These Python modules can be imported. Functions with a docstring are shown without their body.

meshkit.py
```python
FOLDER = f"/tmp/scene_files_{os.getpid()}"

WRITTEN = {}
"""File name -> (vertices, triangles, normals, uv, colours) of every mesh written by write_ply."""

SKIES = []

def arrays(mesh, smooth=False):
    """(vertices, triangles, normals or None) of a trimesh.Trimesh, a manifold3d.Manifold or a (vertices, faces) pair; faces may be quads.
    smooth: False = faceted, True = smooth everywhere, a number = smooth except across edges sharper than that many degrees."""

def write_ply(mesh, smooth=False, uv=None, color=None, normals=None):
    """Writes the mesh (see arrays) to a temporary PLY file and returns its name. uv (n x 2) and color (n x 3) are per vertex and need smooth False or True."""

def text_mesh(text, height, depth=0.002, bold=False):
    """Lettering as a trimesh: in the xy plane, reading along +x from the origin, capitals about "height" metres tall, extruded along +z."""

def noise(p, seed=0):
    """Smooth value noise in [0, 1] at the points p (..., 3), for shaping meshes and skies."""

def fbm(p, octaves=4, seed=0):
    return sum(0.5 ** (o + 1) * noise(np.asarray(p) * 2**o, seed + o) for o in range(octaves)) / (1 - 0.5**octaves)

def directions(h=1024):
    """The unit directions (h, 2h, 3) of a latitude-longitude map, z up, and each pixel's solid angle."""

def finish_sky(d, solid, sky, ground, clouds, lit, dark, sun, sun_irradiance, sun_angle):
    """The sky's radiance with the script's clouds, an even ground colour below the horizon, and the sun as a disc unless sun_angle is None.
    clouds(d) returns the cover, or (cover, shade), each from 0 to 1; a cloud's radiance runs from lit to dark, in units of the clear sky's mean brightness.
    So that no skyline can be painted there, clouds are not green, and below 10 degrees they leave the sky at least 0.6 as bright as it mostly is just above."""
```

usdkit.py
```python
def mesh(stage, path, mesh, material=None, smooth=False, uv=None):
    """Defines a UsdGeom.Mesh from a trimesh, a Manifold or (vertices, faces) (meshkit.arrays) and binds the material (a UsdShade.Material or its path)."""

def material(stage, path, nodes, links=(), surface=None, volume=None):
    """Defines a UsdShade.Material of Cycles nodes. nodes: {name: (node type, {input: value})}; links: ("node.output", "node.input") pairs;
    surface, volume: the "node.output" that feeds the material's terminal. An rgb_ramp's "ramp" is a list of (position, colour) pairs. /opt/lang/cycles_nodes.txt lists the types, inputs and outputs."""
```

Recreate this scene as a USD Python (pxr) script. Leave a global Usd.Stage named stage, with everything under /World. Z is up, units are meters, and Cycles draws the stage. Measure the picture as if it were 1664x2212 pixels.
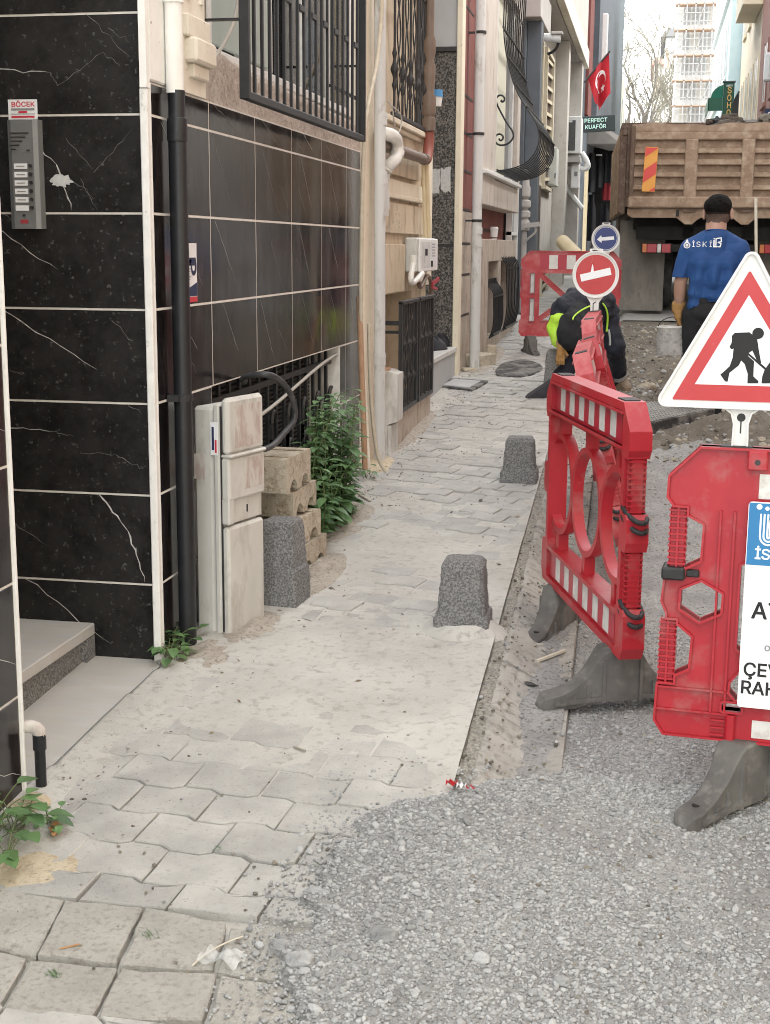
import math, random
import numpy as np, trimesh, shapely
from shapely.geometry import Polygon, LineString, Point, box as sbox
from shapely import affinity
import manifold3d as m3
import usdkit, meshkit
from pxr import Usd, UsdGeom, UsdLux, UsdShade, Gf, Sdf, Vt

random.seed(7)
RNG = np.random.default_rng(11)
stage = Usd.Stage.CreateInMemory()
UsdGeom.SetStageUpAxis(stage, 'Z'); UsdGeom.SetStageMetersPerUnit(stage, 1.0)
UsdGeom.Xform.Define(stage, '/World'); UsdGeom.Scope.Define(stage, '/World/Looks')

# ------------------------------------------------------------------ camera
EYE = np.array([0.0, 0.0, 1.6])
FOC = 2947.0                       # focal length for a picture 1664 units wide
_vs = np.array([579, 570, FOC]); _vs /= np.linalg.norm(_vs)
_up = -np.array([-107, -(FOC*FOC - 107*579)/570, FOC]); _up /= np.linalg.norm(_up)
_up -= _up.dot(_vs)*_vs; _up /= np.linalg.norm(_up)
_xr = np.cross(_up, _vs); _xr = _xr if _xr[0] > 0 else -_xr
ROT = np.array([_xr, _vs, _up])
cam = UsdGeom.Camera.Define(stage, '/World/camera')
_r, _u, _f = ROT[:, 0], ROT[:, 1], ROT[:, 2]
cam.AddTransformOp().Set(Gf.Matrix4d(*[float(x) for x in (*_r, 0, *_u, 0, *(-_f), 0, *EYE, 1)]))
cam.CreateFocalLengthAttr(50.0); cam.CreateHorizontalApertureAttr(50.0*1664/FOC)
cam.CreateExposureAttr(EXPOSURE := 1.76)
cam.CreateClippingRangeAttr(Gf.Vec2f(0.05, 1000.0))

# ------------------------------------------------------------------ sky and sun
SUN_AZ, SUN_EL = math.radians(70), math.radians(52)      # bright overcast, light from above right
dome = UsdLux.DomeLight.Define(stage, '/World/sky')
dome.GetPrim().SetCustomDataByKey('kind', 'structure')
skym = usdkit.material(stage, '/World/Looks/sky_overcast', {
    'sky': ('sky_texture', {'sky_type': 'single_scattering', 'sun_disc': False, 'sun_elevation': SUN_EL, 'sun_rotation': SUN_AZ}),
    'tc': ('texture_coordinate', {}),
    'n': ('noise_texture', {'scale': 2.2, 'detail': 5.0, 'roughness': 0.6}),
    'r': ('rgb_ramp', {'ramp': [(0.3, (9.0, 9.2, 9.5)), (0.7, (11.6, 11.6, 11.5))]}),
    'm': ('mix', {'fac': 0.93}),
    'b': ('background_shader', {'strength': 0.1})},
    [('tc.generated', 'n.vector'), ('n.fac', 'r.fac'), ('sky.color', 'm.color1'), ('r.color', 'm.color2'), ('m.color', 'b.color')], surface='b.background')
UsdShade.MaterialBindingAPI.Apply(dome.GetPrim()).Bind(skym)
sun = UsdLux.DistantLight.Define(stage, '/World/sun')
sun.CreateIntensityAttr(0.4); sun.CreateAngleAttr(14.0); sun.CreateNormalizeAttr(True); sun.CreateColorAttr(Gf.Vec3f(1.0, 0.98, 0.95))
_d = -np.array([math.sin(SUN_AZ)*math.cos(SUN_EL), math.cos(SUN_AZ)*math.cos(SUN_EL), math.sin(SUN_EL)])
sun.AddRotateXYZOp().Set(Gf.Vec3f(math.degrees(math.acos(-_d[2])), 0, math.degrees(math.atan2(-_d[0], _d[1]))))

# ------------------------------------------------------------------ placing by sight lines (points on real planes)
def ray(x, y): return ROT @ np.array([x - 832.0, 1106.0 - y, FOC])
def at_x(x, y, X): d = ray(x, y); return EYE + d*(X/d[0])
def at_y(x, y, Y): d = ray(x, y); return EYE + d*(Y/d[1])
def ground_z(Y): return 0.045*(Y - 3.3)
def at_g(x, y, off=0.0):
    d = ray(x, y); t = (0.045*-3.3 + off - EYE[2])/(d[2] - 0.045*d[1]); return EYE + d*t
FX = -1.75                                          # plane of the left-hand facades

# ------------------------------------------------------------------ mesh builder
def frame_of(n):
    n = np.asarray(n, float)/np.linalg.norm(n); a = np.array([0, 0, 1.0]) if abs(n[2]) < 0.9 else np.array([1.0, 0, 0])
    u = np.cross(a, n); u /= np.linalg.norm(u); return u, np.cross(n, u), n
class MB:
    def __init__(s): s.v, s.f, s.n = [], [], 0
    def add(s, v, f):
        v, f = np.asarray(v, float), np.asarray(f, int)
        if f.ndim == 2 and f.shape[1] == 4: f = np.vstack([f[:, [0, 1, 2]], f[:, [0, 2, 3]]])
        s.v.append(v); s.f.append(f + s.n); s.n += len(v); return s
    def mesh(s, m): 
        v, f, _ = meshkit.arrays(m); return s.add(v, f)
    def box(s, a, b, c=0.0):
        a, b = np.minimum(a, b).astype(float), np.maximum(a, b).astype(float)
        if c <= 0:
            v = np.array([[(a, b)[i][0], (a, b)[j][1], (a, b)[k][2]] for i in (0, 1) for j in (0, 1) for k in (0, 1)])
            return s.add(v, [[0, 1, 3, 2], [4, 6, 7, 5], [0, 4, 5, 1], [2, 3, 7, 6], [0, 2, 6, 4], [1, 5, 7, 3]])
        c = min(c, 0.49*float((b - a).min())); P = []
        for i in (0, 1):
            for j in (0, 1):
                for k in (0, 1):
                    q = np.array([(a, b)[i][0], (a, b)[j][1], (a, b)[k][2]]); d = np.array([1 - 2*i, 1 - 2*j, 1 - 2*k])*c
                    for ax in range(3):
                        e = d.copy(); e[ax] = 0; P.append(q + e)
        return s.hull(P)
    def hull(s, P):
        h = trimesh.convex.convex_hull(np.asarray(P, float)); return s.add(h.vertices, h.faces)
    def obox(s, ctr, size, R=None, c=0.0):
        t = MB().box(-np.asarray(size)/2, np.asarray(size)/2, c); v, f = t.get()
        R = np.eye(3) if R is None else R; return s.add(v @ R.T + np.asarray(ctr), f)
    def tube(s, path, r, seg=8, caps=True, flat=None):
        p = np.asarray(path, float); n = len(p); r = np.full(n, r, float) if np.ndim(r) == 0 else np.asarray(r, float)
        t = np.gradient(p, axis=0); t /= np.maximum(np.linalg.norm(t, axis=1, keepdims=True), 1e-12)
        u, w, _ = frame_of(t[0]); U = [u]
        for i in range(1, n):
            u = U[-1] - U[-1].dot(t[i])*t[i]; u /= max(np.linalg.norm(u), 1e-9); U.append(u)
        U = np.array(U); Wd = np.cross(t, U); a = np.linspace(0, 2*np.pi, seg, endpoint=False)
        fy = 1.0 if flat is None else flat
        v = (p[:, None] + r[:, None, None]*(np.cos(a)[None, :, None]*U[:, None] + fy*np.sin(a)[None, :, None]*Wd[:, None])).reshape(-1, 3)
        i, j = np.meshgrid(np.arange(n - 1), np.arange(seg), indexing='ij'); i, j = i.ravel(), j.ravel(); k = (j + 1) % seg
        f = np.stack([i*seg + j, i*seg + k, (i + 1)*seg + k, (i + 1)*seg + j], 1); F = np.vstack([f[:, [0, 1, 2]], f[:, [0, 2, 3]]])
        if caps:
            v = np.vstack([v, p[0], p[-1]]); q = np.arange(seg); kk = (q + 1) % seg
            F = np.vstack([F, np.stack([np.full(seg, n*seg), kk, q], 1), np.stack([np.full(seg, n*seg + 1), (n - 1)*seg + q, (n - 1)*seg + kk], 1)])
        return s.add(v, F)
    def bar(s, p, q, w, h, up=(0, 0, 1)):
        p, q = np.asarray(p, float), np.asarray(q, float); d = q - p; L = np.linalg.norm(d); d = d/L
        u = np.asarray(up, float); u = u - u.dot(d)*d
        if np.linalg.norm(u) < 1e-6: u = np.array([0, 1.0, 0]) - d[1]*d
        u /= np.linalg.norm(u); x = np.cross(u, d); return s.obox((p + q)/2, (w, L, h), np.stack([x, d, u], 1))
    def lathe(s, prof, ctr, seg=16, axis=(0, 0, 1)):
        u, w, n = frame_of(axis) if tuple(axis) != (0, 0, 1) else (np.array([1., 0, 0]), np.array([0, 1., 0]), np.array([0, 0, 1.]))
        a = np.linspace(0, 2*np.pi, seg, endpoint=False); pr = np.asarray(prof, float); m = len(pr)
        v = np.asarray(ctr) + (pr[:, 0][:, None, None]*(np.cos(a)[None, :, None]*u + np.sin(a)[None, :, None]*w) + pr[:, 1][:, None, None]*n).reshape(-1, 3)
        i, j = np.meshgrid(np.arange(m - 1), np.arange(seg), indexing='ij'); i, j = i.ravel(), j.ravel(); k = (j + 1) % seg
        return s.add(v, np.stack([i*seg + j, i*seg + k, (i + 1)*seg + k, (i + 1)*seg + j], 1))
    def sphere(s, c, r, sub=2):
        m = trimesh.creation.icosphere(sub, 1.0); return s.add(m.vertices*np.asarray(r) + np.asarray(c), m.faces)
    def prism(s, poly, h, o=(0, 0, 0), u=(1, 0, 0), w=(0, 1, 0), n=None):
        n = np.cross(u, w) if n is None else np.asarray(n, float); B = np.stack([u, w, n]).astype(float)
        if isinstance(poly, (list, np.ndarray)): poly = Polygon(poly)
        for g in getattr(poly, 'geoms', [poly]):
            if g.geom_type != 'Polygon' or g.area < 1e-9: continue
            m = trimesh.creation.extrude_polygon(g, h, engine='earcut'); f = m.faces
            if np.linalg.det(B) < 0: f = f[:, ::-1]
            s.add(m.vertices @ B + np.asarray(o, float), f)
        return s
    def grid(s, X, Y, Z):
        ny, nx = Z.shape; v = np.stack([X, Y, Z], -1).reshape(-1, 3); i, j = np.meshgrid(np.arange(ny - 1), np.arange(nx - 1), indexing='ij')
        q = (i*nx + j).ravel(); return s.add(v, np.stack([q, q + 1, q + nx + 1, q + nx], 1))
    def text(s, txt, h, o, u, w, depth=0.001, bold=True, width=None, center=False):
        m = meshkit.text_mesh(txt, h, depth, bold); v = m.vertices.copy(); L = v[:, 0].max()
        if width: v[:, 0] *= width/L; L = width
        if center: v[:, 0] -= L/2
        n = np.cross(u, w); return s.add(v @ np.stack([u, w, n]).astype(float) + np.asarray(o, float), m.faces)
    def get(s): return np.vstack(s.v), np.vstack(s.f)
    def moved(s, M):
        s.v = [v @ M[:3, :3].T + M[:3, 3] for v in s.v]; return s
def rotz(a): c, d = math.cos(a), math.sin(a); return np.array([[c, -d, 0], [d, c, 0], [0, 0, 1.0]])
def rotx(a): c, d = math.cos(a), math.sin(a); return np.array([[1.0, 0, 0], [0, c, -d], [0, d, c]])
def roty(a): c, d = math.cos(a), math.sin(a); return np.array([[c, 0, d], [0, 1.0, 0], [-d, 0, c]])
def M4(R=None, t=(0, 0, 0)):
    M = np.eye(4); M[:3, :3] = np.eye(3) if R is None else R; M[:3, 3] = t; return M
def smooth_path(P, n=8):
    P = np.asarray(P, float)
    from scipy.interpolate import CubicSpline
    t = np.r_[0, np.cumsum(np.linalg.norm(np.diff(P, axis=0), axis=1))]; return CubicSpline(t, P)(np.linspace(0, t[-1], n*(len(P) - 1) + 1))

# ------------------------------------------------------------------ objects
USED = {}
def mesh_prim(p, v, f, mat, smooth):
    if smooth is False: v, f = v[f.ravel()], np.arange(3*len(f)).reshape(-1, 3)      # every facet keeps its own corners
    m = usdkit.mesh(stage, p, (v, f), LOOK[mat], smooth)
    m.CreateDoubleSidedAttr(True); return m
def free_path(parent, name):
    k = (parent, name); c = USED.get(k, 0); USED[k] = c + 1
    return f'{parent}/{name}' + (f'_{c:03d}' if c else '')
def put(prim, label=None, cat=None, group=None, kind=None):
    for k, v in (('label', label), ('category', cat), ('group', group), ('kind', kind)):
        if v: prim.SetCustomDataByKey(k, v)
class Part:
    def __init__(s, path, loc, R): s.path, s.loc, s.R = path, loc, R
    def part(s, name, mb, mat, smooth=False, label=None, kind=None, local=None):
        v, f = mb.get()
        if not s.local: v = (v - s.loc) @ s.R
        p = free_path(s.path, name); m = mesh_prim(p, v, f, mat, smooth); put(m.GetPrim(), label, None, None, kind)
        q = Part(p, s.loc, s.R); q.local = s.local; return q
class Thing(Part):
    """An Xform at the thing's base; parts are given in world coordinates, or in the thing's own when local is set."""
    def __init__(s, name, label, cat, loc, rz=0.0, group=None, kind=None, local=False):
        s.path = free_path('/World', name); s.name = name; s.local = local
        s.loc = np.asarray(loc, float); s.R = rotz(rz); s.rz = rz
        x = UsdGeom.Xform.Define(stage, s.path); x.AddTranslateOp().Set(Gf.Vec3d(*map(float, loc))); x.AddRotateZOp().Set(math.degrees(rz))
        put(x.GetPrim(), label, cat, group, kind)
    def copy(s, loc, rz, label, group=None):
        p = free_path('/World', s.name); x = UsdGeom.Xform.Define(stage, p)
        x.GetPrim().GetReferences().AddInternalReference(s.path); x.GetPrim().SetInstanceable(True)
        x.ClearXformOpOrder(); 
        UsdGeom.Xformable(x).AddTranslateOp().Set(Gf.Vec3d(*map(float, loc))); UsdGeom.Xformable(x).AddRotateZOp().Set(math.degrees(rz))
        was = stage.GetPrimAtPath(s.path).GetCustomData(); put(x.GetPrim(), label, was.get('category'), group or was.get('group')); return x
def single(name, mb, mat, label, cat, smooth=False, group=None, kind=None):
    v, f = mb.get(); lo, hi = v.min(0), v.max(0); o = np.array([(lo[0] + hi[0])/2, (lo[1] + hi[1])/2, lo[2]])
    if kind == 'structure': o = o*0
    p = free_path('/World', name); m = mesh_prim(p, v - o, f, mat, smooth)
    if o.any(): m.AddTranslateOp().Set(Gf.Vec3d(*map(float, o)))
    put(m.GetPrim(), label, cat, group, kind)
    q = Part(p, o, np.eye(3)); q.local = False; return q

# ------------------------------------------------------------------ materials
LOOK = {}
TONE = dict(black_tile=1.45, black_metal=.55, pale_facade=.72, white_facade=.84, sign_white=.84, sign_face=.88, hair=.55, jeans_black=.3, cloth_black=.6, dark_iron=.55, jacket_navy=.6, interior_dark=.6, rubber_black=.6, chassis=.6, shirt_blue=.50, black_pipe=.65, brick_red=.60, pvc_brown=.62, pvc_red=.7, barrier_red=.60, barrier_old=.66, truck_brown=1.2, truck_dark=.85, rubber_foot=.85, mat_black=.7, granite=.9, brown_door=.6, slate_blue=.72, speckle=.72, bark=.55, twig=.62, skin=.8, glove=.85, soil_dark=.7, flag_red=.7, sign_red=.62, sign_blue=.75, board_blue=.8, sign_green=.7, green_canvas=.7, beige_wall=.88, cream_wall=.86, tan_dirty=.82, pale_column=.86, earth=.62, ink_navy=.6, cable_grey=.6, wood_stick=.8, cabinet_scuff=.85)
def look(name, c1, c2=None, scale=6.0, rough=0.6, c3=None, scale3=40.0, amt3=(0.62, 0.72), bump=0.0, bscale=60.0, metal=0.0, spec=0.5, stretch=(1, 1, 1), rnd=0.0, detail=5.0, lo=0.35, hi=0.65, coat=0.0, rough2=None, world=False, transl=0.0):
    """Two tones mixed by noise, a third in specks or stains, a tone that varies from piece to piece, and fine relief."""
    c2 = c2 or c1; t_ = TONE.get(name, 1.0); c1, c2 = tuple(x*t_ for x in c1), tuple(x*t_ for x in c2); c3 = c3 and tuple(x*t_ for x in c3)
    N = {'tc': ('texture_coordinate', {}), 'g': ('geometry', {}), 'mp': ('mapping', {'scale': stretch}), 'n': ('noise_texture', {'scale': scale, 'detail': detail, 'roughness': 0.6}),
         'r': ('rgb_ramp', {'ramp': [(lo, c1), (hi, c2)]}), 'p': ('principled_bsdf', {'roughness': rough, 'metallic': metal, 'specular_ior_level': spec, 'coat_weight': coat, 'coat_roughness': 0.12})}
    src = 'g.position' if world else 'tc.object'
    L = [(src, 'mp.vector'), ('mp.vector', 'n.vector'), ('n.fac', 'r.fac')]; col = 'r.color'
    if c3:
        N['n3'] = ('noise_texture', {'scale': scale3, 'detail': 4.0, 'roughness': 0.65}); N['r3'] = ('map_range', {'from_min': amt3[0], 'from_max': amt3[1], 'clamp': True}); N['m3'] = ('mix', {'color2': c3})
        L += [('mp.vector', 'n3.vector'), ('n3.fac', 'r3.value'), ('r3.result', 'm3.fac'), (col, 'm3.color1')]; col = 'm3.color'
    if rnd:
        N['oi'] = ('object_info', {}); N['mr'] = ('map_range', {'from_min': 0.0, 'from_max': 1.0, 'to_min': 1 - rnd, 'to_max': 1 + rnd}); N['hv'] = ('hsv', {})
        L += [('oi.random', 'mr.value'), ('mr.result', 'hv.value'), (col, 'hv.color')]; col = 'hv.color'
    L.append((col, 'p.base_color'))
    if rough2 is not None:
        N['rr'] = ('map_range', {'from_min': 0.35, 'from_max': 0.65, 'to_min': rough, 'to_max': rough2, 'clamp': True}); L += [('n.fac', 'rr.value'), ('rr.result', 'p.roughness')]
    if bump:
        N['nb'] = ('noise_texture', {'scale': bscale, 'detail': 6.0, 'roughness': 0.65}); N['b'] = ('bump', {'strength': min(1.0, bump), 'distance': 0.01*max(1.0, bump)})
        L += [(src, 'nb.vector'), ('nb.fac', 'b.height'), ('b.normal', 'p.normal')]
    surf = 'p.BSDF'
    if transl:
        N['t'] = ('translucent_bsdf', {}); N['mc'] = ('mix_closure', {'fac': transl}); L += [(col, 't.color'), ('p.BSDF', 'mc.closure1'), ('t.BSDF', 'mc.closure2')]; surf = 'mc.closure'
    LOOK[name] = usdkit.material(stage, f'/World/Looks/{name}', N, L, surface=surf)
def g(v, w=0.0): return (v*(1 + w), v, v*(1 - w*1.6))
# ground
look('paver', (.335, .328, .308), (.445, .434, .402), 5, .93, c3=(.25, .243, .225), scale3=70, amt3=(.56, .78), bump=.5, bscale=180, rnd=.085)
look('slab_stone', (.35, .335, .30), (.43, .415, .375), 8, .93, c3=(.27, .25, .22), scale3=60, amt3=(.5, .7), bump=.7, bscale=120, rnd=.08)
look('dust', (.405, .39, .355), (.51, .495, .455), 2.4, .97, c3=(.29, .272, .24), scale3=26, amt3=(.52, .76), bump=.6, bscale=140, world=True)
look('sand', (.50, .42, .29), (.58, .50, .37), 10, .97, c3=(.38, .30, .20), scale3=55, amt3=(.5, .7), bump=1.0, bscale=80)
look('gravel_bed', (.255, .25, .24), (.375, .37, .355), 4, .96, c3=(.13, .128, .124), scale3=70, amt3=(.5, .68), bump=1.0, bscale=150, world=True)
look('gravel_stone', (.225, .23, .226), (.385, .385, .375), 20, .93, bump=.3, bscale=200, rnd=.32)
look('earth', (.17, .145, .115), (.27, .24, .195), 5, .97, c3=(.33, .30, .25), scale3=14, amt3=(.55, .7), bump=1.0, bscale=60, world=True)
look('asphalt_far', (.30, .295, .28), (.38, .37, .35), 2, .95, bump=.5, bscale=60, world=True)
look('concrete', (.30, .285, .255), (.38, .365, .33), 5, .93, c3=(.20, .19, .17), scale3=22, amt3=(.48, .70), bump=.5, bscale=120, rnd=.06)
look('pebble_mortar', (.26, .245, .21), (.50, .47, .41), 75, .95, bump=2.0, bscale=130, detail=2)
look('granite', (.15, .15, .148), (.33, .327, .315), 120, .88, c3=(.46, .45, .43), scale3=160, amt3=(.58, .68), bump=1.6, bscale=110, detail=2, lo=.42, hi=.60)
look('marble', (.44, .43, .405), (.38, .378, .37), 3.2, .7, c3=(.42, .395, .35), scale3=9, amt3=(.40, .65), stretch=(1, 3, 1), bump=.05)
look('marble_white', (.62, .61, .58), (.52, .51, .49), 6, .5)
# tiled building
look('black_tile', (.0028, .0026, .0025), (.009, .0083, .008), 7, .23, c3=(.085, .083, .08), scale3=55, amt3=(.61, .78), spec=.35, rnd=.12, rough2=.4, lo=.3, hi=.7)
look('street_tile', (.0062, .0046, .0046), (.0115, .0090, .0088), 5, .09, c3=(.030, .025, .023), scale3=9, amt3=(.48, .80), spec=.55, rnd=.18, rough2=.20, stretch=(1, 1, .35))
look('vein', (.26, .255, .245), (.54, .53, .51), 40, .35)
look('vein_dim', (.09, .088, .085), (.22, .215, .21), 60, .35)
look('grout', (.60, .57, .52), (.70, .67, .62), 30, .85)
look('white_trim', (.66, .65, .62), (.74, .73, .70), 14, .55, c3=(.45, .42, .37), scale3=30, amt3=(.62, .75))
look('white_paint', (.70, .69, .65), (.76, .75, .71), 8, .6, c3=(.30, .27, .24), scale3=26, amt3=(.66, .72), bump=.2, bscale=40)
look('black_pipe', (.006, .0068, .008), (.012, .0135, .016), 12, .42, c3=(.075, .075, .073), scale3=150, amt3=(.61, .74), bump=.05)
look('black_metal', (.008, .0085, .010), (.016, .017, .019), 20, .45, c3=(.06, .058, .055), scale3=60, amt3=(.62, .8))
look('dark_iron', (.022, .022, .023), (.05, .048, .046), 30, .55, c3=(.11, .10, .09), scale3=80, amt3=(.58, .75))
look('rough_plaster', (.50, .43, .37), (.62, .55, .48), 14, .95, c3=(.36, .30, .25), scale3=40, amt3=(.5, .68), bump=2.0, bscale=55)
look('ivory_plaster', (.62, .57, .48), (.70, .66, .57), 5, .85, c3=(.33, .28, .22), scale3=30, amt3=(.63, .74), bump=.3, bscale=50)
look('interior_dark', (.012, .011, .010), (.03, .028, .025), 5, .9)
look('shutter_brown', (.20, .17, .145), (.25, .215, .185), 4, .6, stretch=(1, 1, .1))
look('frosted_glass', (.34, .40, .37), (.42, .475, .44), 2, .35, stretch=(1, 1, .15))
look('window_white', (.66, .66, .64), (.72, .72, .70), 10, .45)
look('beige_conduit', (.42, .36, .27), (.50, .44, .34), 20, .6)
look('rubber_black', (.012, .012, .012), (.03, .03, .031), 18, .6, c3=(.10, .10, .10), scale3=70, amt3=(.6, .75))
look('cable_grey', (.03, .032, .034), (.09, .092, .095), 14, .5)
look('light_cable', (.42, .40, .36), None, 10, .7)
look('aluminium', (.165, .168, .166), (.20, .203, .20), 3, .38, metal=.35, c3=(.14, .14, .138), scale3=60, amt3=(.6, .8))
look('paper', (.66, .66, .66), (.74, .74, .74), 12, .8)
look('paper_grey', (.42, .42, .41), (.55, .55, .54), 30, .9, bump=.4)
look('ink_black', (.004, .004, .0045), None, 5, .7)
look('ink_navy', (.02, .035, .11), None, 5, .6)
look('ink_red', (.50, .03, .05), None, 5, .6)
look('ink_grey', (.22, .22, .22), None, 5, .7)
# cabinet, masonry
look('cabinet', (.46, .45, .41), (.56, .55, .51), 3, .62, c3=(.27, .245, .205), scale3=7, amt3=(.49, .76), stretch=(1, 1, .4), bump=.12, bscale=30)
look('cabinet_scuff', (.46, .38, .34), (.60, .57, .52), 28, .8, stretch=(1, 1, .35), lo=.42, hi=.58)
look('block_stone', (.44, .385, .295), (.54, .485, .385), 8, .93, c3=(.33, .27, .19), scale3=30, amt3=(.5, .68), bump=1.0, bscale=90, rnd=.08)
look('leaf', (.055, .125, .044), (.125, .225, .09), 9, .5, transl=.25, rnd=.2)
look('leaf_light', (.085, .175, .06), (.15, .26, .10), 9, .5, transl=.25, rnd=.2)
look('stem', (.12, .15, .06), None, 5, .7)
look('dry_leaf', (.36, .17, .06), (.48, .27, .12), 30, .7)
look('wood_stick', (.36, .20, .11), (.45, .28, .17), 8, .75, stretch=(8, 8, .6))
look('pale_wood', (.50, .45, .36), (.58, .53, .44), 8, .75, stretch=(8, 8, .6))
# facades
look('cream_wall', (.60, .50, .36), (.67, .57, .43), 3, .85, c3=(.34, .265, .175), scale3=7, amt3=(.50, .74), bump=.15, bscale=40, stretch=(1, 1, .4))
look('cream_trim', (.64, .57, .44), (.70, .635, .51), 4, .8, c3=(.40, .35, .27), scale3=25, amt3=(.62, .76))
look('pvc_grey', (.52, .525, .51), (.58, .585, .57), 3, .45, c3=(.30, .275, .235), scale3=14, amt3=(.55, .74), stretch=(1, 1, .4))
look('pvc_white', (.62, .615, .57), (.70, .69, .645), 4, .4)
look('pvc_brown', (.22, .155, .115), (.28, .20, .15), 6, .5)
look('pvc_red', (.34, .10, .07), None, 5, .55)
look('gas_yellow', (.58, .48, .30), (.64, .54, .36), 5, .6)
look('box_grey', (.48, .49, .455), (.54, .55, .51), 4, .55, c3=(.36, .35, .31), scale3=18, amt3=(.6, .78))
look('speckle', (.045, .043, .04), (.27, .25, .225), 70, .8, bump=1.2, bscale=60, detail=2, lo=.42, hi=.62)
look('grey_plaster', (.36, .36, .36), (.42, .42, .415), 3, .85)
look('brick_red', (.26, .075, .06), (.32, .105, .085), 3, .8, c3=(.20, .06, .05), scale3=12, amt3=(.55, .75))
look('beige_wall', (.52, .46, .405), (.59, .53, .47), 3, .85, c3=(.31, .255, .21), scale3=6, amt3=(.50, .76), bump=.2, bscale=60, stretch=(1, 1, .35))
look('tan_dirty', (.46, .39, .32), (.56, .49, .41), 4, .9, c3=(.27, .21, .155), scale3=8, amt3=(.48, .72), bump=.3, bscale=60, stretch=(1, 1, .6))
look('window_dark', (.010, .019, .021), (.035, .036, .038), 2, .12, spec=.5)
look('panel_ivory', (.60, .58, .47), None, 4, .6)
look('slate_blue', (.115, .135, .155), (.15, .175, .20), 3, .6)
look('olive_cream', (.50, .44, .32), (.57, .51, .39), 5, .75)
look('brown_door', (.10, .065, .045), (.14, .09, .065), 6, .6)
look('pale_column', (.50, .47, .42), (.58, .55, .50), 3, .85, c3=(.40, .36, .31), scale3=9, amt3=(.55, .8))
look('soffit', (.36, .34, .32), (.43, .41, .385), 3, .9)
look('flag_red', (.52, .018, .03), (.60, .03, .045), 4, .75, transl=.25)
look('flag_white', (.74, .74, .73), None, 5, .75)
look('sign_dark', (.012, .02, .022), None, 5, .5)
look('sign_mint', (.45, .68, .60), None, 5, .6)
look('cloth_black', (.008, .009, .012), (.02, .021, .025), 10, .9)
look('cloth_red', (.30, .03, .04), None, 10, .9)
look('brown_sign', (.12, .04, .035), None, 5, .7)
# far right
look('pale_facade', (.72, .69, .62), (.78, .75, .69), 2, .85)
look('white_facade', (.74, .74, .72), (.80, .80, .78), 2, .85)
look('blue_facade', (.50, .66, .72), (.56, .71, .76), 2, .85)
look('yellow_facade', (.74, .63, .46), (.79, .69, .53), 2, .85)
look('brick_facade', (.30, .15, .12), (.38, .20, .16), 8, .85)
look('peach_trim', (.62, .40, .28), None, 4, .8)
look('far_glass', (.24, .25, .26), (.36, .37, .37), 1, .15)
look('scaffold', (.30, .285, .27), (.42, .40, .38), 9, .6)
look('scaffold_board', (.36, .24, .17), (.48, .34, .25), 6, .8)
look('green_canvas', (.02, .20, .13), (.03, .27, .18), 4, .7, transl=.2)
look('sign_green', (.012, .105, .062), None, 4, .5)
look('letter_gold', (.70, .46, .14), None, 4, .5)
look('ink_blue', (.02, .06, .19), None, 5, .5)
look('bark', (.25, .225, .19), (.34, .31, .265), 6, .9, stretch=(3, 3, .6))
look('twig', (.36, .33, .26), (.44, .42, .33), 6, .9)
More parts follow.
